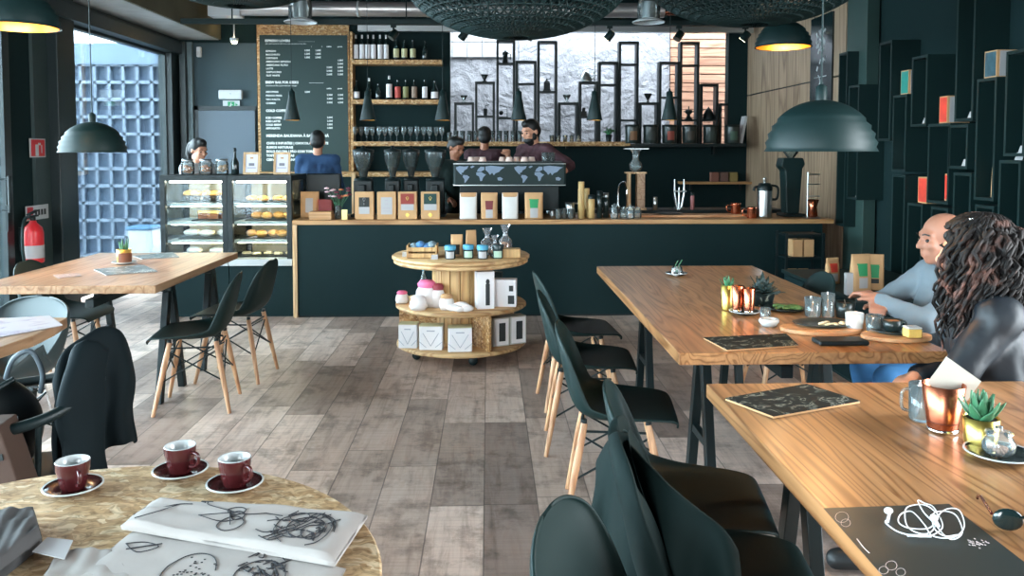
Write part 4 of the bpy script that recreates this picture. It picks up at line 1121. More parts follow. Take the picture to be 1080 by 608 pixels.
carton('slim_box', 'slim white box standing before the green-labelled bags', 'box', (wy(895, 300, 5.17).x, 5.17, .566), .04, .04, .14, PAPER, PAPER, PAPER)
pouch('coffee_pouch', 'small kraft pouch with orange-red label between the cabinet and the man', (wy(963, 300, 5.12).x, 5.12, .566), .085, .12, .05, KRAFT, [(REDP, .1, .6, .7)], R(5))
t = thing('end_rack', 'small black rack with two shelves at the right end of the counter', 'rack', (wy(843, 280, 7.1).x, 7.1, 0))
for x in (-.16, .16):
    for y in (-.12, .12): MB().box2((x - .01, y - .01, 0), (x + .01, y + .01, .78)).build('upright', STEELB, t)
for z in (.30, .57, .77): MB().box2((-.15, -.11, z - .02), (.15, .11, z)).build('shelf', STEELB, t)
for z, w in ((.571, 'upper'), (.301, 'lower')):
    for s, n in ((-1, 'left'), (1, 'right')):
        o = MB().box((0, 0, .075), (.085, .14, .15)).build('paper_parcel', KRAFT, loc=(wy(843, 280, 7.1).x + s * .05, 7.08, z), bevel=.003)
        tag(o, '%s brown parcel on the %s shelf of the small rack' % (n, w), 'parcel', 'parcels on the small rack')

# ------------------------------------------------------------------ things on and behind the counter
def onc(px, Y, z=None): return Vector((wy(px, 225, Y).x, Y, CT + .001 if z is None else z))
CY0 = CF + .10
def bean_box(px, label, art, Y=CY0):
    t = thing('coffee_box', label, 'coffee box', onc(px, Y), 0, 'kraft coffee boxes on the counter')
    w, h = .168, .248
    MB().box2((-w / 2, -.02, 0), (w / 2, .06, h)).build('carton', KRAFT, t, bevel=.003)
    for m_, x0, x1, z0, z1 in art: MB().box2((w * x0, -.0225, h * z0), (w * x1, -.0205, h * z1)).build('printed_label', m_, t)
    return t
t = bean_box(384.5, 'kraft coffee box with black and white label, leftmost of the four', [(BLKP, -.28, .28, .45, .80), (PAPER, -.28, .28, .2, .45)])
g = MB(); g.tube([(0, -.0235, .16), (.012, -.0235, .185), (0, -.0235, .195), (-.012, -.0235, .185), (0, -.0235, .16)], .0025, 5); g.tube([(0, -.0235, .13), (0, -.0235, .15)], .003, 5); g.build('emblem', PAPER, t)
t = bean_box(408, 'kraft coffee box with a plain white label, second from left', [(PAPER, -.30, .30, .18, .80)])
g = MB()
for z in (.17, .14, .10, .075):
    g.box((0, -.0235, z), (.03 if z > .12 else .07, .001, .006))
g.build('print', Mt('faint_print', (170, 160, 168), .8), t)
t = bean_box(430, 'kraft coffee box with a dark red label, third from left', [(Mt('dark_red_print', (140, 52, 44), .7), -.36, .36, .55, .93), (PAPER, -.34, .34, .33, .55)])
g = MB(); g.tube([(0, -.0235, .17), (.012, -.0235, .195), (0, -.0235, .205), (-.012, -.0235, .195), (0, -.0235, .17)], .0025, 5); g.box((0, -.0235, .04), (.03, .001, .03), mx=Matrix.Rotation(R(45), 3, 'Y')); g.build('emblem', BRASS, t)
t = bean_box(454, 'kraft coffee box with a black-green label, rightmost of the four', [(Mt('black_green_print', (26, 60, 56), .7), -.34, .34, .55, .93), (PAPER, -.34, .34, .33, .55)])
g = MB(); g.tube([(0, -.0235, .17), (.012, -.0235, .195), (0, -.0235, .205), (-.012, -.0235, .195), (0, -.0235, .17)], .0025, 5); g.box((0, -.0235, .04), (.03, .001, .03), mx=Matrix.Rotation(R(45), 3, 'Y')); g.build('emblem', BRASS, t)
for px, w, nm, lab in ((494, .155, 'all-white label, left of the two white ones', [(KRAFT, .84, .985, .9)]), (516, .15, 'maroon and white label', [(Mt('maroon_print', (116, 50, 52), .7), .36, .7, .74), (PAPER, .04, .36, .9)]),
                       (538, .145, 'all-white label, right of the two white ones', [(KRAFT, .84, .985, .9)]), (563, .165, 'green band on its label', [(GREENP, .42, .76, .75), (PAPER, .05, .42, .92)])):
    pouch('coffee_bag', 'stand-up coffee bag on the counter with %s' % nm, onc(px, CY0 + .03), w, .235, .09, WBAG if len(lab) == 1 else KRAFT, lab, 0, KRAFT, 'coffee bags on the counter')

def grinder(px, label, Y=7.75):
    t = thing('coffee_grinder', label, 'coffee grinder', onc(px, Y), 0, 'coffee grinders behind the boxes')
    MB().box2((-.10, -.12, 0), (.10, .14, .03)).box2((-.085, -.02, .03), (.085, .13, .34)).build('body', STEELB, t, bevel=.01)
    MB().box2((-.03, -.10, .20), (.03, -.02, .30)).build('spout', STEELB, t, bevel=.006)
    MB().lathe([(.09, .34), (.085, .355), (.04, .362), (.035, .37)], (0, .04, 0), n=24, cap=True).build('collar', STEELB, t)
    MB().lathe([(.035, .37), (.045, .42), (.088, .52), (.098, .57), (.098, .60)], (0, .04, 0), n=28).build('hopper', SMOKE, t)
    MB().lathe([(.10, .60), (.10, .625), (.02, .64), (.02, .66), (.0001, .665)], (0, .04, 0), n=28).build('lid', STEELB, t)
    MB().lathe([(.03, .375), (.044, .43), (.06, .46), (.0001, .465)], (0, .04, 0), n=20).build('coffee_beans', SOIL, t)
    return t
g1 = grinder(383, 'coffee grinder with smoked hopper behind the leftmost coffee box')
copy_tree(g1, onc(414, 7.75), 0, 'coffee grinder behind the plain white label box, hopper overlapping its neighbour', scale=(.8, 1, 1))
copy_tree(g1, onc(433.5, 7.85), 0, 'coffee grinder with a narrow hopper behind the dark red label box', scale=(.8, 1, 1))
copy_tree(g1, onc(459, 7.75), 0, 'coffee grinder with smoked hopper beside the espresso machine')

# espresso machine
em0, em1 = onc(478, 7.70), onc(597, 7.70)
t = thing('espresso_machine', 'wide black espresso machine with a world map on its back panel', 'espresso machine', ((em0.x + em1.x) / 2, 7.70, CT + .001))
hw = (em1.x - em0.x) / 2
ztop = wy(540, 172, 7.70).z - CT; zlow = wy(540, 196.5, 7.70).z - CT
MB().box2((-hw + .06, .05, .05), (hw - .06, .55, zlow)).build('body', STEELB, t, bevel=.01)
MB().box2((-hw, 0, zlow), (hw, .58, ztop)).build('top_housing', BLACK, t, bevel=.02)
MB().box2((-hw + .004, -.004, zlow + .004), (hw - .004, 0, zlow + .012)).box2((-hw + .004, -.004, ztop - .012), (hw - .004, 0, ztop - .006)).build('chrome_trim', STEEL, t)
for x in (-hw + .12, hw - .12):
    for y in (.1, .5): MB().cyl((x, y, 0), .03, 0, .05, 14).build('foot', STEEL, t)
wm = MB()
CONT = {'na': [(-.42, .34), (-.36, .40), (-.27, .38), (-.2, .40), (-.22, .28), (-.27, .2), (-.29, .1), (-.33, .06), (-.30, -.02), (-.34, .02), (-.38, .14), (-.41, .24)],
        'sa': [(-.29, -.02), (-.22, -.04), (-.18, -.12), (-.21, -.24), (-.25, -.38), (-.27, -.40), (-.27, -.22), (-.30, -.12)],
        'eu': [(-.05, .14), (-.03, .26), (.02, .38), (.08, .36), (.08, .22), (.02, .14)],
        'af': [(-.06, .1), (.03, .12), (.08, .02), (.11, 0), (.06, -.14), (.04, -.3), (.01, -.32), (-.01, -.1), (-.06, -.02)],
        'as': [(.1, .22), (.1, .38), (.2, .42), (.34, .38), (.44, .34), (.38, .24), (.34, .12), (.28, .06), (.25, -.04), (.22, .08), (.18, -.02), (.15, .1)],
        'au': [(.31, -.16), (.36, -.12), (.41, -.2), (.38, -.3), (.32, -.28)], 'gl': [(-.17, .36), (-.12, .42), (-.09, .38), (-.14, .3)]}
MW, MH = hw * 1.0, (ztop - zlow) * 1.0
for sx in (-.53, .50):
    for poly in CONT.values():
        pp = [(x * MW * 1.0 + sx * hw, zlow + MH * .5 + y * MH * .9) for x, y in poly]
        wm.prism(pp, 0, .003, Matrix(((1, 0, 0), (0, 0, -1), (0, 1, 0))), (0, -.001, 0))
wm.build('world_map', Mt('map_grey', (112, 128, 148), .5), t)
MB().box2((-hw + .03, .03, ztop), (hw - .03, .55, ztop + .012)).build('cup_tray', STEELB, t)
ctop = CT + .001 + ztop + .0125
CUPM = Mt('pale_cup', (226, 200, 188), .3)
c0_ = None
for k, px in enumerate((497, 503, 509, 530, 537, 545, 553, 561)):
    p = Vector((wy(px, 170, 7.80).x, 7.78 + .07 * (k % 2), ctop))
    lab = '%s pale cup from the left on top of the espresso machine' % ORD[k]
    if c0_ is None:
        c0_ = tag(MB().lathe([(.0001, .042), (.026, .042), (.036, .004), (.038, 0), (.034, .002), (.024, .037), (.0001, .038)], n=18).build('coffee_cup', CUPM, loc=p), lab, 'cup', 'cups warming on the espresso machine')
    else: copy_tree(c0_, p, 0, lab)
j0 = None
for k, px in enumerate((575, 582)):
    p = Vector((wy(px, 170, 7.78).x, 7.78 + .05 * k, ctop))
    o = MB().lathe([(.0001, 0), (.03, 0), (.034, .02), (.034, .085), (.03, .085), (.03, .006), (.0001, .004)], n=18).build('glass_cup', JAR, loc=p)
    tag(o, '%s stacked clear glass at the right end of the espresso machine' % ('left' if k == 0 else 'right'), 'glass')

# jars, bottle, picture frames on the display cases
zc = 1.271
def jar(px, label, fill, r=.06, h=.14, Y=7.62):
    p = Vector((wy(px, 180, Y).x, Y, zc))
    t = thing('cookie_jar', label, 'jar', p, 0, 'jars on the display case')
    MB().lathe([(.0001, .002), (r * .9, 0), (r, .015), (r, h * .75), (r * .8, h * .85), (r * .8, h * .9)], n=24).build('glass_body', JAR, t)
    MB().lathe([(r * .84, h * .88), (r * .84, h * 1.0), (.0001, h * 1.02)], n=24).build('lid', STEEL, t)
    m = MB()
    random.seed(int(px))
    for k in range(10): m.ball((random.uniform(-.5, .5) * r, random.uniform(-.5, .5) * r, .02 + .06 * random.random()), r * .36, 8, 6, (1, 1, .6))
    m.build('contents', fill, t)
COOKIE = Mt('cookie', (178, 116, 72), .8, var=.2, vs=30); ALMOND = Mt('almond', (170, 130, 96), .8, var=.2, vs=30)
jar(198, 'glass cookie jar at the left of the display case top', COOKIE); jar(217, 'glass cookie jar in the middle of the left display case top', COOKIE); jar(234, 'glass jar with silver lid beside the dark bottle', ALMOND)
b = bottle('dark_bottle', .24, .034, GDARK, None, STEELB, (.2, .5), .4); b.location = (wy(248, 180, 7.62).x, 7.62, zc); b['label'] = 'slim black bottle standing on the display cases'; b['category'] = 'bottle'
def pframe(px, label):
    t = thing('picture_frame', label, 'picture frame', (wy(px, 180, 7.60).x, 7.60, zc), 0, 'framed cards on the display case')
    w, h = .15, .205
    M4 = Matrix.Rotation(R(-10), 3, 'X')
    f = MB()
    for c, d in (((-w / 2 + .01, 0, h / 2), (.02, .015, h)), ((w / 2 - .01, 0, h / 2), (.02, .015, h)), ((0, 0, .01), (w - .04, .015, .02)), ((0, 0, h - .01), (w - .04, .015, .02))):
        f.box(M4 @ Vector(c), d, mx=M4)
    f.build('frame', OAKZ, t)
    MB().box(M4 @ Vector((0, .002, h / 2)), (w - .04, .006, h - .04), mx=M4).build('card', Mt('lilac_card', (206, 202, 212), .7), t)
    g = MB(); g.box(M4 @ Vector((0, -.0016, h * .45)), (.05, .001, .025), mx=M4); g.box(M4 @ Vector((0, -.0016, h * .30)), (.08, .001, .006), mx=M4); g.build('print', Mt('grey_print', (120, 118, 126), .8), t)
    MB().box((0, .05, .08), (.03, .006, .165), mx=Matrix.Rotation(R(20), 3, 'X')).build('stand', OAKZ, t)
    return t
pframe(265, 'framed card on the display cases, nearest the dark bottle'); pframe(297, 'framed card on the display cases, in front of the menu board corner')

# pastries in the cases
def tray(case, z, x0, x1, label, mat=STEELB):
    o = MB().box2((x0, 0, 0), (x1, .34, .012)).build('tray', mat, loc=(case.location.x, case.location.y + .13, z + .001), bevel=.003); return tag(o, label, 'tray')
BREAD = Mt('bread_crust', (206, 152, 84), .7, var=.25, vs=18); YEL = Mt('yellow_cake', (226, 186, 98), .7, var=.15, vs=20); CREAM = Mt('cream_pastry', (232, 214, 176), .7, var=.1, vs=18); BRN = Mt('brown_cake', (120, 74, 46), .7, var=.2, vs=20); PAPD = Mt('dark_baking_paper', (58, 52, 46), .8)
random.seed(11)
def pastry(case, x, y, z, kind, label, group):
    loc = (case.location.x + x, case.location.y + y, z)
    t = thing({'muffin': 'muffin', 'bun': 'bread_bun', 'tart': 'tart', 'slice': 'cake_slice', 'wrap': 'wrapped_sandwich', 'cookie': 'biscuit'}[kind], label, 'pastry', loc, random.uniform(-.3, .3), group)
    if kind == 'muffin':
        MB().lathe([(.0001, 0), (.03, 0), (.042, .05), (.0001, .05)], n=16).build('paper_case', PAPD, t)
        MB().lathe([(.042, .05), (.052, .058), (.046, .08), (.02, .095), (.0001, .098)], n=16).build('crown', BREAD, t)
    elif kind == 'bun':
        MB().ball((0, 0, .03), .055, 16, 10, (1, .8, .62)).build('crust', BREAD, t); MB().ball((0, 0, .045), .04, 14, 8, (.9, .5, .5)).build('topping', CREAM, t)
    elif kind == 'tart':
        MB().lathe([(.0001, 0), (.05, 0), (.062, .03), (.055, .03), (.0001, .026)], n=20).build('crust', BREAD, t); MB().ball((0, 0, .028), .052, 14, 8, (1, 1, .4)).build('filling', YEL, t)
    elif kind == 'slice':
        MB().box((0, 0, .025), (.10, .09, .05)).build('sponge', BRN, t, bevel=.004); MB().box((0, 0, .062), (.10, .09, .022)).build('icing', YEL, t, bevel=.006)
    elif kind == 'wrap':
        MB().ball((0, 0, .035), .05, 14, 8, (1.5, .8, .68)).build('paper_wrap', WHITE, t); MB().ball((.055, 0, .035), .025, 12, 8, (1, 1, 1)).build('bread_end', CREAM, t)
    else:
        MB().lathe([(.0001, 0), (.04, 0), (.045, .01), (.035, .022), (.0001, .026)], n=16).build('biscuit_body', CREAM, t)
zB0 = .521
plan = [(caseA, zsA[2], 'muffin', [-.14, -.06, .02, .11, .19], 'top shelf of the left display case', 'muffin'), (caseA, zsA[1], 'slice', [.0, .11, .21], 'second shelf of the left display case', 'cake slice'),
        (caseA, zsA[0], 'wrap', [-.12, .03, .18], 'third shelf of the left display case', 'wrapped sandwich'), (caseA, zB0, 'wrap', [-.1, .12], 'floor of the left display case', 'wrapped sandwich'),
        (caseB, zsB[2], 'tart', [-.14, -.03, .10, .20], 'top shelf of the right display case', 'yellow tart'), (caseB, zsB[1], 'bun', [-.1, 0, .1, .2], 'second shelf of the right display case', 'cream-topped bun'),
        (caseB, zsB[0], 'bun', [-.15, -.05, .05, .14, .22], 'third shelf of the right display case', 'cream-topped bun'), (caseB, zB0, 'cookie', [-.2, -.1, 0, .1, .2], 'floor of the right display case', 'pale biscuit')]
for case, z, kind, xs, where, nm in plan:
    tray(case, z, min(xs) - .07, max(xs) + .07, 'dark tray on the %s' % where)
    for k, x in enumerate(xs): pastry(case, x, .28 - .04 * (k % 2), z + .014, kind, '%s %s from the left on the %s' % (ORD[k], nm, where), nm + 's on the ' + where)

# flowers, register, left end of the counter
t = thing('flower_vase', 'small vase of pink and dark red flowers at the left end of the counter', 'flower vase', onc(357, CF + .2))
MB().lathe([(.0001, .002), (.035, 0), (.03, .03), (.032, .12), (.03, .12), (.026, .01), (.0001, .008)], n=20).build('vase', JAR, t)
random.seed(5)
fl = [(random.uniform(-.11, .10), random.uniform(-.05, .05), random.uniform(.19, .28)) for k in range(16)]
m = MB()
for x, y, z in fl: m.tube([(x * .1, y * .1, .02), (x * .4, y * .4, z * .6), (x, y, z)], .0025, 5)
m.build('stems', LEAF, t)
PNK = Mt('pink_petal', (224, 190, 200), .7); DRK = Mt('dark_red_petal', (110, 40, 60), .7); OR = Mt('orange_petal', (226, 140, 100), .7)
for k, (x, y, z) in enumerate(fl):
    m = MB()
    for q in range(6):
        a = q * math.pi / 3
        m.ball((x + .012 * math.cos(a), y + .012 * math.sin(a), z), .011, 7, 5, (1, 1, .7))
    m.ball((x, y, z + .004), .008, 7, 5)
    m.build('flower_head', PNK if x < -.02 else (DRK if k % 3 else OR), t)
pouch('paper_bag', 'kraft bag with a white oval label at the left end of the counter', onc(327, CF + .32), .17, .24, .08, KRAFT, [(PAPER, .2, .75, .4)], 0, None, None, 'bag')
carton('boxed_goods', 'dark red box behind the flowers on the counter', 'box', onc(344, CF + .28), .12, .08, .17, REDP, Mt('wine_red', (130, 44, 44), .6), Mt('wine_red_edge', (120, 40, 40), .6))
o = MB().box((0, 0, .035), (.20, .12, .07)).build('wooden_box', OAKC, loc=onc(339, CF + .12), bevel=.003); tag(o, 'low wooden box in front of the flowers on the counter', 'box')
carton('slim_box', 'small yellow card standing in front of the flower vase', 'card', onc(363.5, CF + .06), .05, .015, .09, Mt('pale_yellow', (236, 220, 150), .7), Mt('pale_yellow_side', (236, 220, 150), .7), Mt('pale_yellow_edge', (236, 220, 150), .7))
t = thing('cash_register', 'dark till screen on the counter in front of the man in blue', 'cash register', onc(342, CF + .55))
MB().box2((-.16, -.03, .12), (.16, .03, .40)).build('screen_housing', STEELB, t, bevel=.012)
MB().cyl((0, 0, 0), .09, 0, .015).cyl((0, 0, 0), .025, .015, .13).build('stand', STEELB, t)

# middle and right of the counter
def cylinder_bottle(px, h, r, mat, label, capm, Y=CY0 + .03, name='flask'):
    t = thing(name, label, 'flask', onc(px, Y))
    MB().lathe([(.0001, 0), (r, .002), (r, h * .8), (r * .8, h * .83)], n=22).build('body', mat, t)
    MB().lathe([(r * .9, h * .83), (r * .92, h * .86), (r * .9, h), (.0001, h)], n=22).build('cap', capm, t)
BAM = wood('bamboo', (206, 174, 116), (180, 144, 90), 'Z', 3, .5, .6)
cylinder_bottle(613, .335, .030, BAM, 'tall bamboo flask on the counter', BAM); cylinder_bottle(619, .27, .026, BAM, 'mid-height bamboo flask between the two other bamboo flasks', BAM, CY0 + .12); cylinder_bottle(623.5, .215, .032, BAM, 'short bamboo flask with dark cap', STEELB)
cylinder_bottle(632, .25, .026, GDARK, 'dark bottle beside the bamboo flasks', STEELB, CY0 + .05, 'dark_flask'); cylinder_bottle(639, .23, .028, GDARK, 'second dark bottle right of the bamboo flasks', STEEL, CY0 + .1, 'dark_flask')
for k, px in enumerate((589, 595, 602)):
    o = MB().lathe([(.0001, .004), (.026, 0), (.03, .09), (.027, .09), (.023, .008), (.0001, .007)], n=18).build('tumbler', JAR, loc=onc(px, CY0 + .05 * (k % 2))); tag(o, '%s of the three small glasses left of the bamboo flasks' % ['left', 'middle', 'right'][k], 'glass', 'small glasses beside the bamboo flasks')
t = thing('tip_jar', 'steel pitcher with handle beside the espresso machine on the counter', 'pitcher', onc(601, CY0 + .14))
MB().lathe([(.0001, .002), (.05, 0), (.052, .03), (.04, .1), (.045, .14), (.042, .14)], n=22).build('body', STEEL, t); MB().tube(smooth_path([(.04, 0, .13), (.09, 0, .12), (.085, 0, .05), (.05, 0, .04)], 5), .006, 8).build('handle', STEEL, t)
for k, (px, r, h) in enumerate(((648, .035, .12), (658, .04, .09), (665, .038, .11), (672, .04, .09))):
    t = thing('glass_jar', '%s clear glass jar from the left in front of the brewing stand' % ORD[k], 'jar', onc(px, CY0 + .08 * (k % 2)), 0, 'clear jars on the counter')
    MB().lathe([(.0001, .003), (r * .9, 0), (r, .015), (r, h * .7), (r * .75, h * .85), (r * .8, h)], n=22).build('glass_body', JAR, t); MB().lathe([(.0001, h), (r * .5, h), (r * .2, h * 1.1), (.0001, h * 1.2)], n=16).build('stopper', JAR, t)
t = thing('brewing_stand', 'wooden brewing stand with glass flask behind the counter', 'brewing stand', Vector((wy(670, 222, 8.12).x, 8.12, ZS + .001)))
MB().box2((-.10, -.06, 0), (.10, .06, .02)).build('base', OAKZ, t); MB().box2((-.08, -.05, .02), (-.055, .05, .36)).build('upright', OAKZ, t); MB().box2((.01, -.05, .02), (.085, .05, .36)).build('wood_block', OAKL, t)
MB().box2((-.10, -.06, .36), (.10, .06, .375)).build('top_plate', OAKZ, t)
MB().lathe([(.02, .375), (.06, .40), (.065, .45), (.03, .5), (.035, .56), (.055, .6)], n=20).build('flask', JAR, t); MB().box2((-.12, -.03, .6), (.12, .03, .608)).build('lid_plate', STEEL, t)
t = thing('counter_tap', 'chrome curved tap behind the glass jars', 'tap', Vector((wy(652, 222, 8.25).x, 8.25, ZS + .001)))
MB().tube(smooth_path([(0, 0, 0), (0, 0, .2), (.04, -.06, .27), (.06, -.14, .22), (.06, -.15, .16)], 6), .011, 10).build('spout', CHROME, t); MB().cyl((0, 0, 0), .024, 0, .03).build('base', CHROME, t)
t = thing('tap_fitting', 'tall chrome triple tap stand on the dark work surface', 'tap', Vector((wy(716, 222, 8.2).x, 8.2, ZS + .001)))
for x, h in ((-.045, .30), (0, .22), (.05, .30)): MB().tube([(x * .4, 0, 0), (x, 0, h * .5), (x, 0, h)], [.014, .012, .006], 10).build('pillar', STEEL, t)
MB().cyl((0, 0, 0), .05, 0, .02).build('base', STEEL, t); MB().tube([(-.06, -.02, .18), (.07, -.02, .18)], .008, 8).build('crossbar', STEEL, t)
cylinder_bottle(730, .17, .02, Mt('rose_plastic', (170, 110, 110), .5), 'slim rose-coloured bottle beside the tap stand', STEELB, 8.1, 'slim_bottle')
bpy.data.objects['slim_bottle'].location.z = ZS + .001
cylinder_bottle(691, .13, .022, STEEL, 'small steel shaker left of the tap stand', STEEL, 8.05, 'steel_shaker'); bpy.data.objects['steel_shaker'].location.z = ZS + .001
m = MB(); m.prism([(-.85, -.10), (.1, -.12), (.70, -.06), (.75, .06), (.2, .1), (-.8, .12)], 0, .022)
o = m.build('serving_board', wood('light_board', (226, 170, 126), (198, 136, 92), 'X', 2, .5, .6), loc=onc(728, CF + .34), bevel=.005); tag(o, 'long pale wooden board lying on the counter', 'board')
o = MB().lathe([(.0001, .003), (.07, 0), (.13, .012), (.12, .016), (.0001, .006)], n=24).build('tin_plate', STEELB, loc=onc(706, CF + .3, CT + .0235)); tag(o, 'dark flat plate on the pale wooden board', 'plate')
for k, (px, Y, lab) in enumerate(((776, CF + .36, 'copper mug on the counter, left of two'), (793, CF + .14, 'copper mug on the counter beside the thermos jug'))):
    t = thing('copper_mug', lab, 'mug', onc(px, Y, CT + .024 if k == 0 else None))
    MB().lathe([(.0001, .002), (.042, 0), (.046, .01), (.043, .09), (.047, .10), (.044, .1), (.04, .09), (.04, .006), (.0001, .005)], n=24).build('cup', COPPER, t)
    MB().tube(smooth_path([(-.043, 0, .08), (-.085, 0, .075), (-.08, 0, .03), (-.045, 0, .02)], 5), .006, 8).build('handle', COPPER, t)
t = thing('thermos_jug', 'tall steel thermos jug with black handle on the right of the counter', 'jug', onc(806, CF + .14))
MB().lathe([(.0001, 0), (.065, .002), (.067, .02), (.067, .25)], n=28).build('body', STEEL, t)
MB().lathe([(.068, .25), (.07, .28), (.05, .32), (.0001, .325)], n=24).build('lid', STEELB, t); MB().lathe([(.012, .32), (.012, .35), (.02, .36), (.0001, .375)], n=14).build('pump_knob', STEEL, t)
MB().tube(smooth_path([(.05, 0, .30), (.12, 0, .28), (.115, 0, .18), (.066, 0, .17)], 6), .011, 10).build('handle', STEELB, t)
MB().tube(smooth_path([(-.05, 0, .29), (-.09, 0, .28), (-.10, 0, .25)], 4), .012, 10).build('pouring_spout', STEELB, t)
t = thing('filter_grinder', 'tall black coffee grinder on the counter end before the timber wall', 'coffee grinder', onc(833, CF + .34))
MB().box2((-.09, -.12, 0), (.11, .12, .03)).build('base', STEELB, t, bevel=.01); MB().prism([(-.06, 0), (.06, 0), (.085, .42), (.11, .46), (.09, .52), (-.10, .52), (-.12, .44), (-.08, .40)], -.08, .08, Matrix(((1, 0, 0), (0, 0, -1), (0, 1, 0))), (0, 0, .03)).build('body', BLACK, t, bevel=.012)
MB().lathe([(.03, .55), (.07, .60), (.07, .66)], n=22).build('hopper', SMOKE, t); MB().lathe([(.072, .66), (.072, .68), (.0001, .685)], n=22).build('lid', STEELB, t)
t = thing('pour_over_stand', 'steel pour-over stand with a copper dripper beside the tall grinder', 'coffee stand', onc(856, CF + .12))
MB().tube([(-.04, 0, .008), (-.04, 0, .42)], .006, 8).build('rod', STEEL, t); MB().box2((-.06, -.06, 0), (.06, .06, .008)).build('base', STEEL, t)
for z in (.20, .31, .40): MB().tube([(-.05, 0, z), (.07, 0, z)], .005, 8).build('arm', STEEL, t)
MB().lathe([(.03, .01), (.045, .02), (.035, .1), (.055, .17), (.05, .17), (.03, .1)], (.01, 0, 0), n=20).build('dripper', COPPER, t)
t = thing('wall_ledge', 'small wooden ledge with packets on the dark back wall', 'shelf', (wy(765, 165, 10.45).x, 10.45, wy(765, 192, 10.45).z))
MB().box2((-.55, 0, -.03), (.40, .24, 0)).build('board', OAKC, t); MB().box2((-.4, .2, -.12), (-.37, .24, -.03)).box2((.25, .2, -.12), (.28, .24, -.03)).build('bracket', STEELB, t)
for k, (px, c) in enumerate(((762, (130, 84, 70)), (772, (110, 80, 70)), (782, (140, 120, 70)))):
    o = MB().box((0, 0, .06), (.10, .08, .12)).build('tea_packet', Mt('packet', c, .7), loc=(wy(px - 8, 180, 10.52).x, 10.55, t.location.z + .001), bevel=.004); tag(o, '%s packet on the small wooden ledge' % ['left', 'middle', 'right'][k], 'packet', 'packets on the wooden ledge')
# ------------------------------------------------------------------ things on the display stand
def ond(px, dy, z): return Vector((wy(px, 300, DY + dy).x, DY + dy, z))
ZT, ZM, ZB_ = .736, .386, .106
t = thing('wooden_crate', 'small wooden crate of blue cloths on top of the display stand', 'crate', ond(446, -.18, ZT))
for s in (-1, 1): MB().box((s * .10, 0, .045), (.012, .17, .09)).build('end_panel', PINE, t)
for y in (-.08, .08):
    for z in (.02, .062): MB().box((0, y, z), (.19, .010, .028)).build('slat', PINE, t)
MB().box((0, 0, .006), (.19, .15, .008)).build('base', PINE, t)
BLUEC = Mt('blue_cloth', (88, 138, 190), .9, var=.15, vs=20); GREYC = Mt('grey_cloth', (130, 150, 160), .9, var=.15)
for k, (x, m_) in enumerate(((-.06, GREYC), (-.015, BLUEC), (.03, BLUEC), (.065, GREYC))):
    o = MB().ball((0, 0, 0), .045, 16, 10, (.75, 1.4, .62)).build('rolled_cloth', m_, loc=ond(446, -.18, ZT + .072 + .012 * (k % 2)) + Vector((x, 0, 0)))
    tag(o, '%s rolled cloth from the left in the wooden crate' % ORD[k], 'cloth', 'rolled cloths in the crate')
BLUEP = Mt('blue_lid', (70, 148, 180), .5); DGL = Mt('dark_jam', (40, 54, 56), .25)
for k, (px, lab) in enumerate(((475, 'blue-topped jar with a white label, leftmost on the display stand'), (494, 'blue-topped jar with pale green label, second on the display stand'), (509, 'blue-topped jar with a white label, third on the display stand'), (525, 'dark-topped jar at the right of the row on the display stand'))):
    t = thing('jam_jar', lab, 'jar', ond(px, -.30 + .03 * (k % 2), ZT), 0, 'jars on the display stand')
    MB().lathe([(.0001, 0), (.034, 0), (.037, .008), (.037, .06), (.032, .066)], n=22).build('glass_body', DGL, t)
    MB().lathe([(.039, .064), (.040, .09), (.036, .096), (.0001, .097)], n=22).build('lid', BLUEP if k < 3 else DGL, t)
    MB().grid(lambda u, v: Vector((.0385 * math.sin((u - .5) * 1.6), -.0385 * math.cos((u - .5) * 1.6), .008 + v * .045)), 6, 1).build('paper_label', PAPER if k % 2 == 0 else Mt('pale_green_label', (170, 196, 176), .7), t)
pouch('paper_bag', 'small open kraft bag behind the leftmost jar on the display stand', ond(482, -.14, ZT), .085, .155, .07, KRAFT, [(SOIL, .1, .55, .5)], 0, None, None, 'bag')
pouch('paper_bag', 'taller kraft bag standing upright in the middle of the display stand top', ond(497, -.08, ZT), .075, .18, .06, KRAFT, None, R(20), None, None, 'bag')
def cello(name, label, loc, w, h, fill, tie=None):
    t = thing(name, label, 'bag of sweets', loc)
    MB().lathe([(.0001, 0), (w * .45, .0), (w * .5, h * .2), (w * .42, h * .5), (w * .12, h * .66), (w * .2, h * .8), (w * .34, h)], n=18).build('cellophane_bag', CELLO, t)
    m = MB(); random.seed(int(w * 1000) + int(h * 777))
    for k in range(9): m.ball((random.uniform(-.25, .25) * w, random.uniform(-.25, .25) * w, h * random.uniform(.1, .42)), w * .15, 8, 6, (1, 1, .7))
    m.build('contents', fill, t)
    MB().lathe([(w * .14, h * .63), (w * .16, h * .66), (w * .14, h * .69)], n=14).build('ribbon', tie or PAPER, t)
cello('cellophane_bag', 'cellophane bag of brown sweets at the right of the display stand top', ond(533, -.1, ZT), .11, .22, COOKIE)
cello('cellophane_bag', 'cellophane bag behind the jars, beside the taller kraft bag', ond(514, -.05, ZT), .11, .19, SOIL)
cello('cellophane_bag', 'small cellophane bag in front of the bag of brown sweets', ond(522, -.16, ZT), .08, .15, COOKIE)
o = MB().box((0, 0, .03), (.13, .10, .06)).build('wooden_box', PINE, loc=ond(539, -.20, ZT), bevel=.003); tag(o, 'low wooden box at the right edge of the display stand top', 'box')
o = MB().box((0, 0, .018), (.045, .003, .036), mx=Matrix.Rotation(R(-30), 3, 'X')).build('price_card', PAPER, loc=ond(458.5, -.36, ZT + .002)); tag(o, 'small white price card before the crate on the display stand', 'price card')
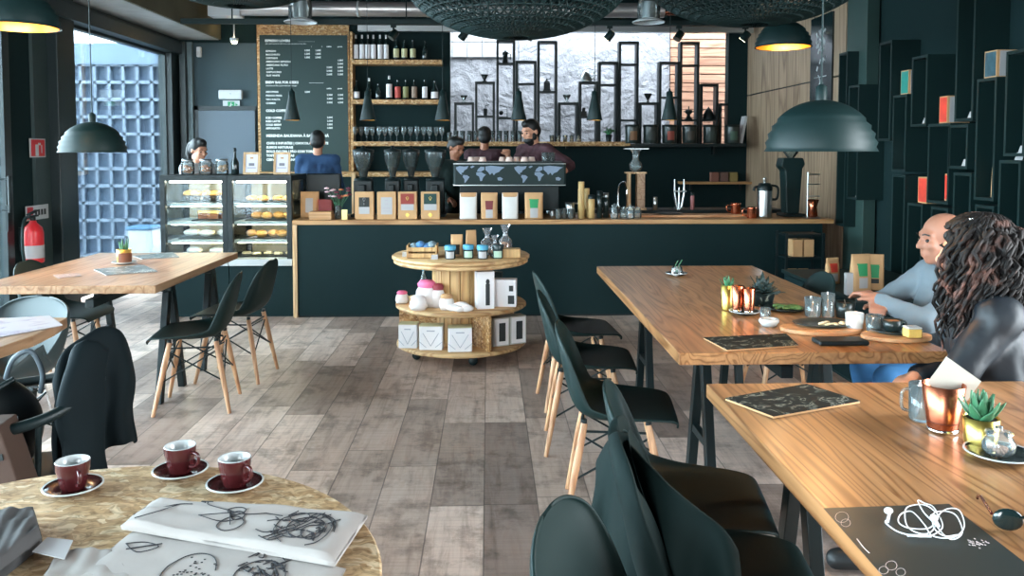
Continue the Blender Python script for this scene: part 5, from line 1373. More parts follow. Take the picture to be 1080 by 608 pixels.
o = MB().box((0, 0, .018), (.045, .003, .036), mx=Matrix.Rotation(R(-30), 3, 'X')).build('price_card', PAPER, loc=ond(428, -.2, ZT + .002)); tag(o, 'small white price card left of the crate on the display stand', 'price card')
# middle shelf
PINKT = Mt('pink_wrap', (226, 110, 150), .6); WHS = Mt('white_sweets', (232, 226, 224), .6)
def sack(name, label, loc, w, h, top, group=None):
    t = thing(name, label, 'wrapped sweets', loc, random.uniform(-.4, .4), group)
    MB().lathe([(.0001, 0), (w * .4, 0), (w * .5, h * .25), (w * .44, h * .6), (w * .3, h * .8)], n=16, sy=.8).build('bag_body', WHS, t)
    MB().lathe([(w * .36, h * .72), (w * .4, h * .86), (w * .28, h * .98), (.0001, h)], n=16, sy=.8).build('bag_top', top, t)
sack('sweet_bag', 'large white sweet bag with pink top on the middle tier', ond(450, -.20, ZM), .17, .19, PINKT)
sack('sweet_bag', 'small sweet bag with red-pink top at the left end of the middle tier', ond(424, -.06, ZM), .10, .09, PINKT)
sack('sweet_bag', 'white sweet bag in front of the large pink-topped one', ond(441, -.32, ZM), .13, .10, WHS)
sack('sweet_bag', 'white sweet bag with dark red top behind the pink-topped one', ond(462, -.23, ZM), .10, .17, Mt('dark_red_wrap', (140, 50, 60), .6))
sack('sweet_bag', 'crumpled white bag right of the large pink-topped bag', ond(471, -.32, ZM), .11, .11, KRAFT)
for k, (px, dy, s) in enumerate(((478, -.39, .9), (486, -.36, 1.1), (492, -.41, .9), (484, -.42, .8))):
    o = MB().ball((0, 0, .028 * s), .045 * s, 14, 8, (1.25, .9, .62)).build('wrapped_biscuit', WHS, loc=ond(px, dy, ZM)); tag(o, '%s small white packet from the left at the front of the middle tier' % ORD[[0, 2, 3, 1][k]], 'packet', 'white packets on the middle tier')
b = bottle('water_bottle', .22, .03, JAR, None, BLUEP, (.2, .5), .3); b.location = ond(451, -.02 - .22, ZM); b.location = ond(447, .26, ZM); b['label'] = 'small clear bottle with blue cap at the back of the middle tier'; b['category'] = 'bottle'
t = carton('boxed_goods', 'tall white box with dark print on the right of the middle tier', 'box', ond(511, -.26, ZM), .12, .10, .26, PAPERW, PAPERW, PAPERW, None, R(12))
g = MB(); g.box((.012, -.053, .10), (.03, .002, .15)); g.ball((.012, -.053, .19), .014, 10, 6, (1, .15, 1.4)); g.build('dark_print', DARKINK, t)
t = carton('boxed_goods', 'wide white box with dark corner print at the right end of the middle tier', 'box', ond(533, -.18, ZM), .16, .10, .19, PAPERW, PAPERW, PAPERW, None, R(-6))
g = MB(); g.box((.045, -.053, .05), (.045, .002, .06)); g.box((.045, -.053, .13), (.03, .002, .04)); g.build('dark_print', DARKINK, t)
o = MB().lathe([(.0001, 0), (.05, 0), (.052, .02), (.052, .19), (.0001, .195)], n=20).build('dark_tin', DGL, loc=ond(522, -.02, ZM)); bpy.data.objects['dark_tin'].location = ond(523, .16, ZM); tag(o, 'dark tin behind the white boxes on the middle tier', 'tin')
# bottom shelf
for k, (px, w, dy, lab) in enumerate(((431, .13, -.24, 'white paper package at the left of the bottom tier'), (455, .16, -.30, 'wide white paper package in the middle of the bottom tier'), (485, .165, -.36, 'white paper package with grey drawing beside the bottom divider'))):
    t = thing('paper_package', lab, 'package', ond(px, dy, ZB_ + .001), R((-6, -4, 3)[k]), 'white packages on the bottom tier')
    MB().box((0, 0, .083), (w, .10, .166)).build('carton', PAPERW, t, bevel=.006)
    MB().prism([(-w / 2, -.05), (w / 2, -.05), (w / 2, .05), (-w / 2, .05)], .167, .172).build('kraft_top', Mt('green_kraft', (186, 180, 140), .8), t)
    g = MB()
    for s in (-1, 1): g.tube([(s * w * .34, -.0515, .12), (0, -.0515, .03)], .002, 5); g.tube([(s * w * .5, -.0515, .06), (s * w * .2, -.0515, .02)], .002, 5)
    g.box((0, -.0515, .135), (w * .35, .001, .008)); g.build('print', Mt('grey_line', (170, 174, 184), .8), t)
DK = Mt('grey_carton', (186, 186, 178), .8)
for k, (px, dy, rz) in enumerate(((525, -.20, 25), (543, -.13, 25))):
    t = carton('boxed_goods', '%s grey-white box standing in the right half of the bottom tier' % ('left' if k == 0 else 'right'), 'box', ond(px, dy, ZB_ + .001), .13, .10, .20, DK, PAPERW, DK, None, R(rz))
    g = MB(); g.box((.01, -.053, .10), (.05, .002, .13)); g.build('dark_print', DARKINK, t)

# ------------------------------------------------------------------ round table in the foreground
ZR = .751
def saucer(loc, r, mat, rimm, label, group=None):
    t = thing('saucer', label, 'saucer', loc, 0, group)
    MB().lathe([(.0001, .002), (r * .5, 0), (r * .62, .003), (r * .96, .014), (r * .94, .0155), (r * .55, .006), (.0001, .0055)], n=40).build('plate', mat, t)
    MB().lathe([(r * .95, .0125), (r, .0145), (r * .99, .017), (r * .93, .0162)], n=40).build('rim', rimm, t)
    return t
def espresso(loc, label, rz):
    t = thing('espresso_cup', label, 'cup', loc, rz, 'maroon espresso cups')
    MB().lathe([(.0001, .001), (.021, 0), (.024, .004), (.0335, .045), (.0345, .062)], n=36).build('cup_body', MAROON, t)
    MB().lathe([(.0345, .062), (.0335, .0635), (.0315, .062), (.029, .04), (.02, .010), (.0001, .009)], n=36).build('cup_lining', WHITEC, t)
    MB().tube(smooth_path([(.032, 0, .05), (.050, 0, .049), (.053, 0, .034), (.043, 0, .021), (.028, 0, .018)], 5), [.0042] * 21, 10).build('handle', MAROON, t)
for k, (px, py, lab, rz) in enumerate(((77.5, 519, 'leftmost on the round table', -50), (190.5, 501.5, 'middle one at the back of the round table', -25), (248, 515.5, 'rightmost on the round table', -35))):
    p = wz(px, py, ZR)
    saucer(p, .0605, MAROON, WHITEC, 'maroon saucer with white rim, ' + lab, 'maroon saucers')
    espresso(p + Vector((0, 0, .0062)), 'maroon espresso cup with white inside, ' + lab, R(rz))

def cloth_slab(name, label, quad, zb, h, mat, group=None, wav=.004, n=26):
    """folded cloth: bumpy rounded slab over four corner points"""
    q = [Vector((p.x, p.y)) for p in quad]
    c = sum(q, Vector((0, 0))) / 4
    def P(u, v):
        a = q[3].lerp(q[2], u); b2 = q[0].lerp(q[1], u); return a.lerp(b2, v)
    def top(u, v):
        p = P(u, v)
        e = min(u, 1 - u, v, 1 - v)
        z = h * (1 - max(0, 1 - e / .05) ** 2 * .55)
        z += wav * math.sin(u * 9 + v * 4 + math.sin(v * 11)) * .5 + wav * .6 * math.sin(u * 23 - v * 13) * .5
        return Vector((p.x, p.y, z))
    m = MB(); m.grid(lambda u, v: top(u, v) - Vector((c.x, c.y, 0)), n, n)
    ring = [(i / n, 0) for i in range(n)] + [(1, i / n) for i in range(n)] + [(1 - i / n, 1) for i in range(n)] + [(0, 1 - i / n) for i in range(n)]
    vs = []; 
    for (u, v) in ring:
        a = top(u, v) - Vector((c.x, c.y, 0)); vs += [a, Vector((a.x, a.y, h * .45)) + Vector((a.x, a.y, 0)) * .006, Vector((a.x, a.y, .0005))]
    L_ = len(ring); fs = []
    for i in range(L_):
        j = (i + 1) % L_
        for k in (0, 1): fs.append((i * 3 + k, i * 3 + k + 1, j * 3 + k + 1, j * 3 + k))
    fs.append([i * 3 + 2 for i in range(L_)])
    m.add(vs, fs, True)
    t = thing(name, label, 'cloth', (c.x, c.y, zb), 0, group)
    m.build('folded_cloth', mat, t)
    return t, lambda u, v: top(u, v) - Vector((c.x, c.y, 0))
LINEN = Mt('white_linen', (168, 160, 155), .9, var=.04, vs=6, bump=.35, bs=14)
LIN2 = Mt('grey_linen', (74, 72, 72), .95, var=.1, vs=8, bump=.5, bs=14)
INK = Mt('black_ink', (50, 50, 54), .9)
def doodle(t, top, lines, w=.0010, name='ink_drawing'):
    m = MB()
    for ln in lines:
        pts = smooth_path([top(*p) + Vector((0, 0, .0012)) for p in ln], 5)
        m.tube(pts, w, 5)
    m.build(name, INK, t)
A_ = [wz(162, 526, .776), wz(387, 541, .776), wz(353, 591, .776), wz(128, 552, .776)]
t, top = cloth_slab('printed_tea_towel', 'folded white cloth with black bicycle-like drawing, uppermost on the round table', A_, ZR + .012, .018, LINEN, 'printed cloths')
def circ(cu, cv, ru, rv, a0=0, a1=360, n=14, j=.0): return [(cu + ru * math.cos(R(a0 + (a1 - a0) * k / n)) + random.uniform(-j, j), cv + rv * math.sin(R(a0 + (a1 - a0) * k / n)) + random.uniform(-j, j)) for k in range(n + 1)]
random.seed(2)
ln = [circ(.47, .36, .055, .20, 0, 360), [(.28, .90), (.30, .80), (.42, .66), (.50, .62), (.58, .72)], [(.27, .88), (.24, .95), (.30, .92)], [(.42, .66), (.47, .36)], [(.30, .48), (.42, .42), (.5, .55)], [(.30, .48), (.44, .62)], circ(.45, .68, .04, .10), circ(.47, .58, .03, .08),
      [(.58, .72), (.66, .70)], [(.60, .30), (.66, .26), (.74, .50), (.80, .82), (.85, .80), (.90, .70), (.93, .45)], circ(.79, .45, .12, .38, -60, 250), circ(.80, .48, .08, .25), circ(.84, .40, .045, .16), circ(.76, .30, .05, .10), circ(.74, .70, .04, .12),
      [(.66, .10), (.75, .42), (.83, .86)], [(.69, .10), (.77, .40), (.86, .84)], [(.64, .14), (.70, .08), (.74, .20)], [(.05, .1), (.12, .45), (.16, .8)], [(.0, .35), (.14, .75), (.22, .8)], [(.62, .5), (.66, .56), (.64, .62)]]
for k in range(26):
    u, v = random.uniform(.66, .9), random.uniform(.2, .82); ln.append([(u, v), (u + random.uniform(-.03, .03), v + random.uniform(-.08, .08)), (u + random.uniform(-.04, .04), v + random.uniform(-.1, .1))])
doodle(t, top, ln)
B_ = [wz(140, 556, .766), wz(364, 594, .766), wz(330, 660, .766), wz(70, 610, .766)]
t, top = cloth_slab('printed_tea_towel', 'folded white cloth with dotted round drawing, lower one at the bottom of the photo', B_, ZR, .0118, LINEN, 'printed cloths', .002)
ln = [circ(.42, .42, .10, .34, 20, 330), circ(.70, .55, .10, .30, 0, 300), [(.05, .72), (.12, .80), (.2, .75), (.14, .6), (.05, .72)], [(.10, .66), (.2, .82)], [(.08, .62), (.18, .78)]]
for k in range(30):
    u, v = random.uniform(.36, .50), random.uniform(.3, .66); ln.append([(u, v), (u + .008, v + .01)])
for k in range(34):
    u, v = random.uniform(.60, .80), random.uniform(.5, .9); ln.append([(u, v), (u + random.uniform(-.03, .03), v + random.uniform(-.1, .1)), (u + random.uniform(-.03, .03), v + random.uniform(-.12, .12))])
doodle(t, top, ln)
C_ = [wz(62, 574, .768), wz(118, 574, .768), wz(170, 640, .768), wz(22, 640, .768)]
t, top = cloth_slab('canvas_bag', 'crumpled canvas bag with a white label at the lower left corner', C_, ZR, .0125, Mt('grey_white_canvas', (160, 153, 148), .9, var=.06, bump=.5, bs=12), None, .004)
q = [wz(50, 569, .768), wz(77, 572, .768), wz(68, 592, .768), wz(34, 584, .768)]
m = MB(); cl = t.location; m.add([p - cl + Vector((0, 0, .002)) for p in q] + [p - cl + Vector((0, 0, .0035)) for p in q], [(0, 1, 2, 3), (7, 6, 5, 4), (0, 4, 5, 1), (1, 5, 6, 2), (2, 6, 7, 3), (3, 7, 4, 0)], False); m.build('paper_tag', PAPER, t)
D_ = [wz(-30, 540, .79), wz(37, 532, .79), wz(44, 556, .79), wz(-40, 620, .79)]
t, top = cloth_slab('grey_cloth', 'dark grey folded cloth at the left edge of the round table', D_, ZR, .04, LIN2, None, .006)

# ------------------------------------------------------------------ papers, pots and cups on the tables
ZTB = .751
def flat(name, label, cat, quad, h, mats, zb=ZTB, extra=None):
    ps = [wz(x, y, zb + h) for x, y in quad]
    c = sum(ps, Vector((0, 0, 0))) / 4
    t = thing(name, label, cat, (c.x, c.y, zb))
    loc = [p - Vector((c.x, c.y, 0)) for p in ps]
    loc = [Vector((p.x, p.y, 0)) for p in loc]
    if (loc[1] - loc[0]).cross(loc[2] - loc[1]).z < 0: loc = loc[::-1]
    m = MB(); m.prism([(p.x, p.y) for p in loc], 0, h * .8); m.build('pages', mats[1], t, bevel=.0008)
    m = MB(); m.prism([(p.x * 1.005, p.y * 1.005) for p in loc], h * .8, h); m.build('cover', mats[0], t)
    return t, loc
def marbled(name, a, b2, sc=9, ro=.45):
    m, nt, b = nodes(name); L = nt.links.new
    tc = N(nt, 'ShaderNodeTexCoord'); nz = N(nt, 'ShaderNodeTexNoise', i_Scale=sc, i_Detail=5.0, i_Distortion=1.6); L(tc.outputs['Object'], nz.inputs['Vector'])
    r = ramp(nt, [(.50, a), (.56, lerp3(a, b2, .4)), (.60, b2), (.64, a)]); L(nz.outputs['Fac'], r.inputs[0]); L(r.outputs[0], b.inputs['Base Color']); b.inputs['Roughness'].default_value = ro; b.inputs['Specular IOR Level'].default_value = .2
    return m
MAG = marbled('magazine_cover', (10, 24, 25), (130, 132, 122), 17, .7); MAG2 = marbled('booklet_cover', (86, 100, 104), (190, 196, 196), 14)
flat('magazine', 'dark magazine lying at the far corner of the oak table with the earphones', 'magazine', [(765, 420), (851, 405), (907, 423), (816, 439)], .008, (MAG, KRAFT))
flat('magazine', 'dark magazine lying at the near edge of the communal table', 'magazine', [(742, 356), (829, 352), (842, 364), (767, 369)], .007, (MAG, KRAFT))
flat('booklet', 'grey booklet in front of the potted succulent on the window table', 'booklet', [(99, 284), (150, 279), (166, 286), (112, 290)], .006, (MAG2, PAPER))
flat('booklet', 'grey booklet behind the potted succulent on the window table', 'booklet', [(140, 270), (182, 266), (189, 271), (150, 273)], .006, (MAG2, PAPER))
flat('printed_card', 'small printed card lying alone on the window table', 'card', [(56, 290), (84, 288), (86, 291), (62, 293.5)], .002, (marbled('grey_print_card', (170, 150, 142), (110, 100, 100), 30), PAPER))
flat('newspaper', 'white printed papers lying on the plank table at the left edge', 'newspaper', [(-30, 338), (52, 333), (66, 343), (-20, 359)], .004, (marbled('newsprint', (180, 172, 174), (140, 130, 152), 6), PAPER))
# placemat with earphones
SLATE = Mt('dark_placemat', (44, 48, 46), .42, spec=.45)
mt, loc = flat('placemat', 'dark printed placemat under the white earphones', 'placemat', [(869, 536.5), (1001, 532), (1112, 618), (964, 645)], .002, (SLATE, SLATE))
zp = .0022
o3 = lambda px, py: wz(px, py, ZTB + .002) - mt.location
g = MB()
def pl(pts, w=.0008): g.tube(smooth_path([Vector((o3(*p).x, o3(*p).y, zp)) for p in pts], 4), w, 4)
pl([(904, 569), (911, 578), (917, 584)], .0012)
for (cx, cy, r) in ((888, 546, 7), (940, 597, 6), (932, 602, 5), (950, 604, 5), (892, 552, 5)): pl([(cx + r * math.cos(k), cy + r * .8 * math.sin(k)) for k in [q * .63 for q in range(11)]], .0004)
random.seed(4)
for k in range(34):
    px = random.gauss(1029, 7); py = 573 + (px - 1029) * .12 + random.gauss(0, 2.2); pl([(px, py), (px + 1.5, py + .8)], .0011)
g.build('white_print', Mt('placemat_print', (196, 180, 176), .7), mt)
t = thing('earphones', 'white wired earphones tangled on the dark placemat', 'earphones', mt.location + Vector((0, 0, .0025)))
EP = Mt('white_rubber', (232, 234, 234), .4)
def ep(px, py, z=.002): q = wz(px, py, ZTB + .004) - t.location; return Vector((q.x, q.y, z))
cable = [(936, 549), (934, 554), (945, 561), (957, 566.5), (972, 568), (985, 566), (994, 558), (990, 546), (978, 536), (965, 534), (955, 540), (957, 556), (972, 566), (984, 560), (990, 546), (1000, 538), (1012, 541), (1017, 556), (1010, 567), (996, 570), (982, 566),
         (975, 556), (962, 541), (950, 545), (948, 552), (960, 560), (980, 558), (989, 548), (984, 536), (975, 533), (968, 530), (974, 542), (985, 554), (998, 568), (1008, 571), (1015, 561), (1008, 546), (995, 540), (984, 545), (985, 558), (996, 568), (1010, 566)]
random.seed(8)
MB().tube(smooth_path([ep(x, y, .002 + .004 * abs(math.sin(k * 1.7))) for k, (x, y) in enumerate(cable)], 6), .0013, 7).build('cable', EP, t)
MB().tube([ep(957, 566.5, .004), ep(982, 567.5, .004)], .0028, 8).build('cable_sleeve', EP, t)
MB().ball(ep(937, 543, .009), .0075, 14, 10, (1.2, .9, .9)).tube([ep(938, 545, .008), ep(936, 552, .004)], .003, 8).build('earbud', EP, t)
MB().ball(ep(985, 551, .010), .0075, 14, 10, (1, 1.1, .9)).tube([ep(986, 552, .010), ep(990, 558, .006)], .003, 8).build('earbud', EP, t)

def tumbler(px, py, r0, r1, h, label, z=ZTB, Y=None):
    p = wz(px, py, z)
    t = thing('copper_tumbler', label, 'tumbler', p)
    MB().lathe([(.0001, .008), (r0, .006), (r0 * 1.02, .012), (r0 * 1.06, h * .18), (r1, h), (r1 * .98, h * 1.004), (r1 * .95, h), (r0 * .98, .014), (.0001, .012)], n=40).build('cup_body', COPPER, t)
    MB().lathe([(r0 * .96, 0), (r0 * 1.08, .002), (r0 * 1.08, .010), (r0 * 1.0, .012)], n=40).build('steel_foot', CHROME, t)
    MB().lathe([(r0 * 1.08, h * .215), (r0 * 1.105, h * .225), (r0 * 1.1, h * .235)], n=40).build('band', Mt('dark_copper', (120, 70, 56), .4, 1), t)
    return t
tb = tumbler(994, 455, .036, .053, .125, 'large copper tumbler holding a grey card on the near oak table')
q = wz(994, 455, ZTB)
m = MB(); mx = Matrix.Rotation(R(38), 3, 'Y') @ Matrix.Rotation(R(8), 3, 'Z')
m.box((0, 0, 0), (.115, .002, .085), mx=Matrix.Rotation(R(35), 3, 'Y'))
o = m.build('grey_card', Mt('grey_board', (176, 170, 158), .8), loc=q + Vector((.030, .004, .128))); tag(o, 'blank grey card stuck in the large copper tumbler', 'card')
def gold_pot(px, py, r, h, label, ns=16, ls=1.0, z=ZTB):
    p = wz(px, py, z)
    t = thing('potted_succulent', label, 'potted plant', p)
    MB().lathe([(.0001, .001), (r * .86, 0), (r * .88, .004), (r, h), (r * .97, h * 1.005), (r * .94, h), (r * .86, h * .8)], n=40).build('pot', BRASS, t)
    MB().lathe([(r * .94, h * .93), (.0001, h * .95)], n=30).build('soil', SOIL, t)
    random.seed(ns + int(px))
    for k in range(ns):
        ring = k / ns
        a = k * 2.4; tilt = lerp(.12, 1.05, ring); L_ = r * lerp(1.75, 1.35, ring) * ls; w = r * .33
        base = Vector((math.cos(a), math.sin(a), 0)) * r * lerp(.08, .38, ring) + Vector((0, 0, h * .93))
        dirv = Vector((math.cos(a) * math.sin(tilt), math.sin(a) * math.sin(tilt), math.cos(tilt)))
        side = dirv.cross(Vector((0, 0, 1))).normalized(); nrm = side.cross(dirv)
        def fn(u, v):
            ww = w * (math.sin(math.pi * min(.98, .28 + v * .72)) ** .8) * (1 - v * .25); s = 2 * u - 1
            return base + dirv * (L_ * v) + side * (ww * s) + nrm * (.25 * w * (s * s - 1) * (1 - v) + .35 * L_ * v * v * .35)
        MB().grid(fn, 4, 8).build('leaf', LEAF, t, solid=r * .07, so=0)
    return t
gold_pot(1034, 471, .042, .074, 'brass pot with a spiky green succulent beside the large copper tumbler')
gp2 = gold_pot(767, 327, .030, .115, 'slim gold pot with a succulent behind the copper cups on the communal table', 12, 1.0)
p = wz(1054, 483, ZTB)
saucer(p, .078, Mt('black_glaze', (34, 44, 44), .25), WHITEC, 'dark saucer with white rim under the glass jar on the oak table')
t = thing('glass_jar', 'small round glass jar with lid on the dark saucer', 'jar', p + Vector((0, .004, .0065)))
MB().lathe([(.0001, .002), (.026, 0), (.036, .012), (.037, .03), (.028, .044), (.026, .05)], n=30).build('glass_body', JAR, t)
MB().lathe([(.030, .05), (.031, .054), (.02, .058), (.008, .06), (.009, .068), (.0001, .07)], n=26).build('lid', JAR, t)
m = MB(); random.seed(6)
for k in range(16): m.ball((random.uniform(-.018, .018), random.uniform(-.018, .018), .006 + .012 * random.random()), .007, 7, 5)
m.build('sugar_lumps', Mt('brown_sugar', (150, 110, 90), .7), t)
t = thing('tea_glass', 'clear glass mug with a dark tea bag behind the large copper tumbler', 'glass', wz(972, 443, ZTB))
MB().lathe([(.0001, .003), (.03, 0), (.033, .006), (.034, .10), (.031, .1), (.03, .008), (.0001, .007)], n=30).build('glass_body', JAR, t)
MB().tube(smooth_path([(-.033, 0, .085), (-.055, 0, .08), (-.055, 0, .035), (-.033, 0, .025)], 5), .004, 8).build('handle', JAR, t)
MB().box((-.004, -.012, .028), (.03, .006, .034)).build('tea_bag', STEELB, t)
t = thing('sunglasses', 'black sunglasses at the right edge of the oak table', 'sunglasses', wz(1084, 563, ZTB), R(-20))
for s in (-1, 1): MB().ball((s * .034, 0, .022), .027, 16, 10, (1, .25, .8)).build('lens', GDARK, t)
MB().tube([(-.01, 0, .03), (.01, 0, .03)], .003, 8).build('bridge', GDARK, t)
for s in (-1, 1): MB().tube(smooth_path([(s * .062, .0, .03), (s * .064, .08, .03), (s * .06, .13, .012), (s * .058, .14, .003)], 4), .0028, 8).build('temple', MAROON, t)

# communal table
saucer(wz(713.5, 290.5, ZTB), .066, STEELB, WHITEC, 'dark saucer with white rim at the far left end of the communal table')
t = thing('sugar_jar', 'tiny glass jar with a sprig on the far saucer of the communal table', 'jar', wz(714, 290.5, ZTB) + Vector((0, 0, .0065)))
MB().lathe([(.0001, .002), (.028, 0), (.034, .015), (.03, .04), (.026, .045)], n=22).build('glass_body', JAR, t); MB().tube([(0, 0, .01), (.01, 0, .05), (.03, 0, .085)], .003, 6).tube([(0, 0, .01), (-.01, 0, .05), (.005, 0, .08)], .003, 6).build('sprig', LEAF, t)
MB().lathe([(.018, -.003), (.026, 0), (.018, .003)], (-.018, -.045, .02), n=20, mx=Matrix.Rotation(R(70), 3, 'X')).build('white_ring', WHITEC, t)
sc_ = wz(785, 331.5, ZTB)
saucer(sc_, .068, STEELB, WHITEC, 'saucer with white rim under the copper cups on the communal table')
tumbler(778, 329, .022, .030, .118, 'copper cup beside the slim gold pot, left of the pair', ZTB + .0065)
tumbler(790, 330.5, .020, .028, .112, 'copper cup on the saucer, right of the pair', ZTB + .0065)
t = thing('dark_plant', 'bushy dark plant in a patterned pot behind the copper cups', 'potted plant', wz(803, 322, ZTB))
MB().lathe([(.0001, .001), (.05, 0), (.06, .05), (.055, .06), (.0001, .05)], n=26).build('pot', MAG, t)
random.seed(9)
m = MB()
for k in range(70):
    a = random.uniform(0, 6.28); e = random.uniform(.1, 1.4); L_ = random.uniform(.05, .10)
    d = Vector((math.cos(a) * math.cos(e), math.sin(a) * math.cos(e), math.sin(e)))
    b0 = Vector((0, 0, .055)) + d * .01
    s_ = d.cross(Vector((0, 0, 1))).normalized() * .016
    m.add([b0, b0 + d * L_ * .5 + s_, b0 + d * L_, b0 + d * L_ * .5 - s_], [(0, 1, 2, 3)], True)
m.build('foliage', Mt('dark_foliage', (24, 44, 42), .6), t, solid=.003)
def glass_at(px, py, r, h, label, name='water_glass', fill=None, fh=.6, mat=None):
    t = thing(name, label, 'glass', wz(px, py, ZTB))
    MB().lathe([(.0001, .004), (r * .85, 0), (r * .9, .006), (r, h), (r * .95, h), (r * .84, .01), (.0001, .009)], n=28).build('glass_body', mat or JAR, t)
    if fill: MB().lathe([(.0001, .0095), (r * .80, .0105), (r * .88, h * fh), (.0001, h * fh)], n=26).build('drink', fill, t)
    return t
glass_at(807, 337, .024, .05, 'small clear glass behind the white ring bowl')
t = thing('ring_bowl', 'small white bowl with thick rim on the communal table', 'bowl', wz(811, 344, ZTB))
MB().lathe([(.0001, .004), (.03, 0), (.042, .02), (.038, .032), (.028, .03), (.022, .014), (.0001, .010)], n=28).build('bowl', WHITEC, t); MB().ball((0, 0, .016), .02, 12, 6, (1, 1, .4)).build('contents', SOIL, t)
def oval_board(name, label, px, py, rx, ry, h=.016, handle=True, rz=0):
    m = MB(); pts = [(rx * math.cos(a), ry * math.sin(a)) for a in [k * 2 * math.pi / 40 for k in range(40)]]
    t = thing(name, label, 'board', wz(px, py, ZTB), rz); m.prism(pts, 0, h); m.build('board', wood('board_wood_%d' % int(px), (206, 156, 110), (178, 126, 84), 'X', 2, .5, .6), t, bevel=.003)
    return t
oval_board('serving_board', 'oval wooden board under the crumb-strewn dark plate', 866, 349, .165, .105)
oval_board('serving_board', 'oval wooden board under the cake plate at the corner of the communal table', 945, 357, .135, .088)
BGL = Mt('black_plate_glaze', (30, 40, 40), .3)
p = wz(868, 347, ZTB); p.z = ZTB + .0165
t = thing('dark_plate', 'oval dark plate with crumbs of white food', 'plate', p)
MB().lathe([(.0001, .003), (.09, 0), (.125, .010), (.12, .012), (.085, .004), (.0001, .0045)], n=40, sy=.74).build('plate', BGL, t)
random.seed(12); m = MB()
for k in range(26):
    a = random.uniform(0, 6.28); r_ = random.uniform(.0, .09); m.ball((.03 + r_ * .7 * math.cos(a), -.02 + r_ * .5 * math.sin(a), .008), random.uniform(.003, .010), 7, 5, (1.5, 1, .6))
m.build('food_crumbs', CREAM, t)
p = wz(946, 355, ZTB); p.z = ZTB + .0165
t = thing('dark_plate', 'round dark plate with a piece of cake at the corner of the communal table', 'plate', p)
MB().lathe([(.0001, .003), (.075, 0), (.10, .010), (.096, .012), (.07, .004), (.0001, .0045)], n=40, sy=.8).build('plate', BGL, t)
p2 = wz(962, 355.5, ZTB + .02); 
t = thing('cake_piece', 'square piece of pale cake on the round dark plate', 'cake', p2)
MB().box((0, 0, .017), (.055, .05, .034)).build('sponge', YEL, t, bevel=.005); MB().box((0, 0, .037), (.054, .049, .007)).build('icing', WHITEC, t, bevel=.003)
t = glass_at(901, 349.5, .036, .075, 'white handleless cup left of the orange juice', 'white_cup', None, .6, WHITEC)
glass_at(922, 352, .034, .075, 'glass of orange juice at the near edge of the communal table', 'juice_glass', Mt('orange_juice', (236, 158, 58), .4), .62)
t = thing('coffee_cup', 'dark coffee cup full of coffee behind the cake plate', 'cup', wz(941, 350.5, ZTB + .0165))
MB().lathe([(.0001, .002), (.025, 0), (.04, .05), (.037, .05), (.024, .008), (.0001, .007)], n=26).build('cup_body', BGL, t); MB().lathe([(.0001, .044), (.036, .044)], n=24).build('coffee', Mt('coffee_crema', (150, 110, 80), .3), t)
MB().tube(smooth_path([(.036, 0, .042), (.055, 0, .04), (.05, 0, .018), (.032, 0, .014)], 4), .004, 8).build('handle', BGL, t)
t = thing('black_mug', 'dark mug with a spoon beside the water glasses on the communal table', 'mug', wz(891, 335, ZTB))
MB().lathe([(.0001, .002), (.035, 0), (.045, .07), (.042, .07), (.033, .008), (.0001, .007)], n=26).build('cup_body', BGL, t); MB().lathe([(.0001, .06), (.041, .06)], n=24).build('coffee', Mt('coffee_brown', (120, 80, 60), .3), t)
MB().tube([(.01, -.01, .02), (-.03, -.06, .09)], .0025, 6).build('spoon', STEEL, t)
glass_at(857, 334, .036, .085, 'patterned pinkish glass beside the tall clear glass', 'water_glass', Mt('pink_water', (214, 200, 206), .3), .8)
glass_at(873, 334.5, .030, .105, 'tall clear glass left of the dark mug', 'water_glass')
t = thing('salad_plate', 'small dark plate with greens behind the crumb-strewn plate', 'plate', wz(828, 327, ZTB))
MB().lathe([(.0001, .003), (.07, 0), (.095, .012), (.09, .014), (.065, .004), (.0001, .0045)], n=36).build('plate', BGL, t)
m = MB(); random.seed(15)
for k in range(14): m.ball((random.uniform(-.05, .05), random.uniform(-.04, .04), .014), random.uniform(.008, .018), 8, 5, (1.4, 1, .6))
m.build('greens', Mt('salad_green', (80, 110, 60), .6, var=.3, vs=40), t)
o = MB().box((0, 0, .009), (.19, .085, .018)).build('phone_wallet', Mt('black_leather', (20, 30, 32), .45), loc=wz(886, 362.5, ZTB), bevel=.006); tag(o, 'black phone wallet at the near edge of the communal table', 'phone')
flat('slate_board', 'dark green slate lying behind the copper cups', 'board', [(800, 325), (836, 317), (852, 322), (815, 331)], .006, (Mt('dark_green_slate', (40, 62, 56), .5), STEELB)) if False else None

# window table pot
sp_ = wz(131, 278.5, ZTB)
saucer(sp_, .075, WHITEC, WHITEC, 'white saucer under the potted succulent on the window table')
p = sp_ + Vector((0, 0, .0062))
t = thing('potted_succulent', 'gold and brown pot with a small succulent on the window table', 'potted plant', p)
MB().lathe([(.0001, .001), (.042, 0), (.046, .09), (.043, .09), (.04, .07)], n=30).build('pot', Mt('yellow_gold', (220, 180, 96), .35, .6), t)
MB().grid(lambda u, v: Vector((.0475 * math.sin((u - .2) * 2.2), -.0475 * math.cos((u - .2) * 2.2), .008 + v * .06)), 8, 1).build('brown_label', Mt('brown_label', (120, 70, 44), .6), t)
m = MB()
for k in range(10):
    a = k * 2.4; m.tube([(.015 * math.cos(a), .015 * math.sin(a), .075), (.03 * math.cos(a), .03 * math.sin(a), .12 + .02 * (k % 3))], [.009, .002], 6)
m.build('leaves', LEAF, t)
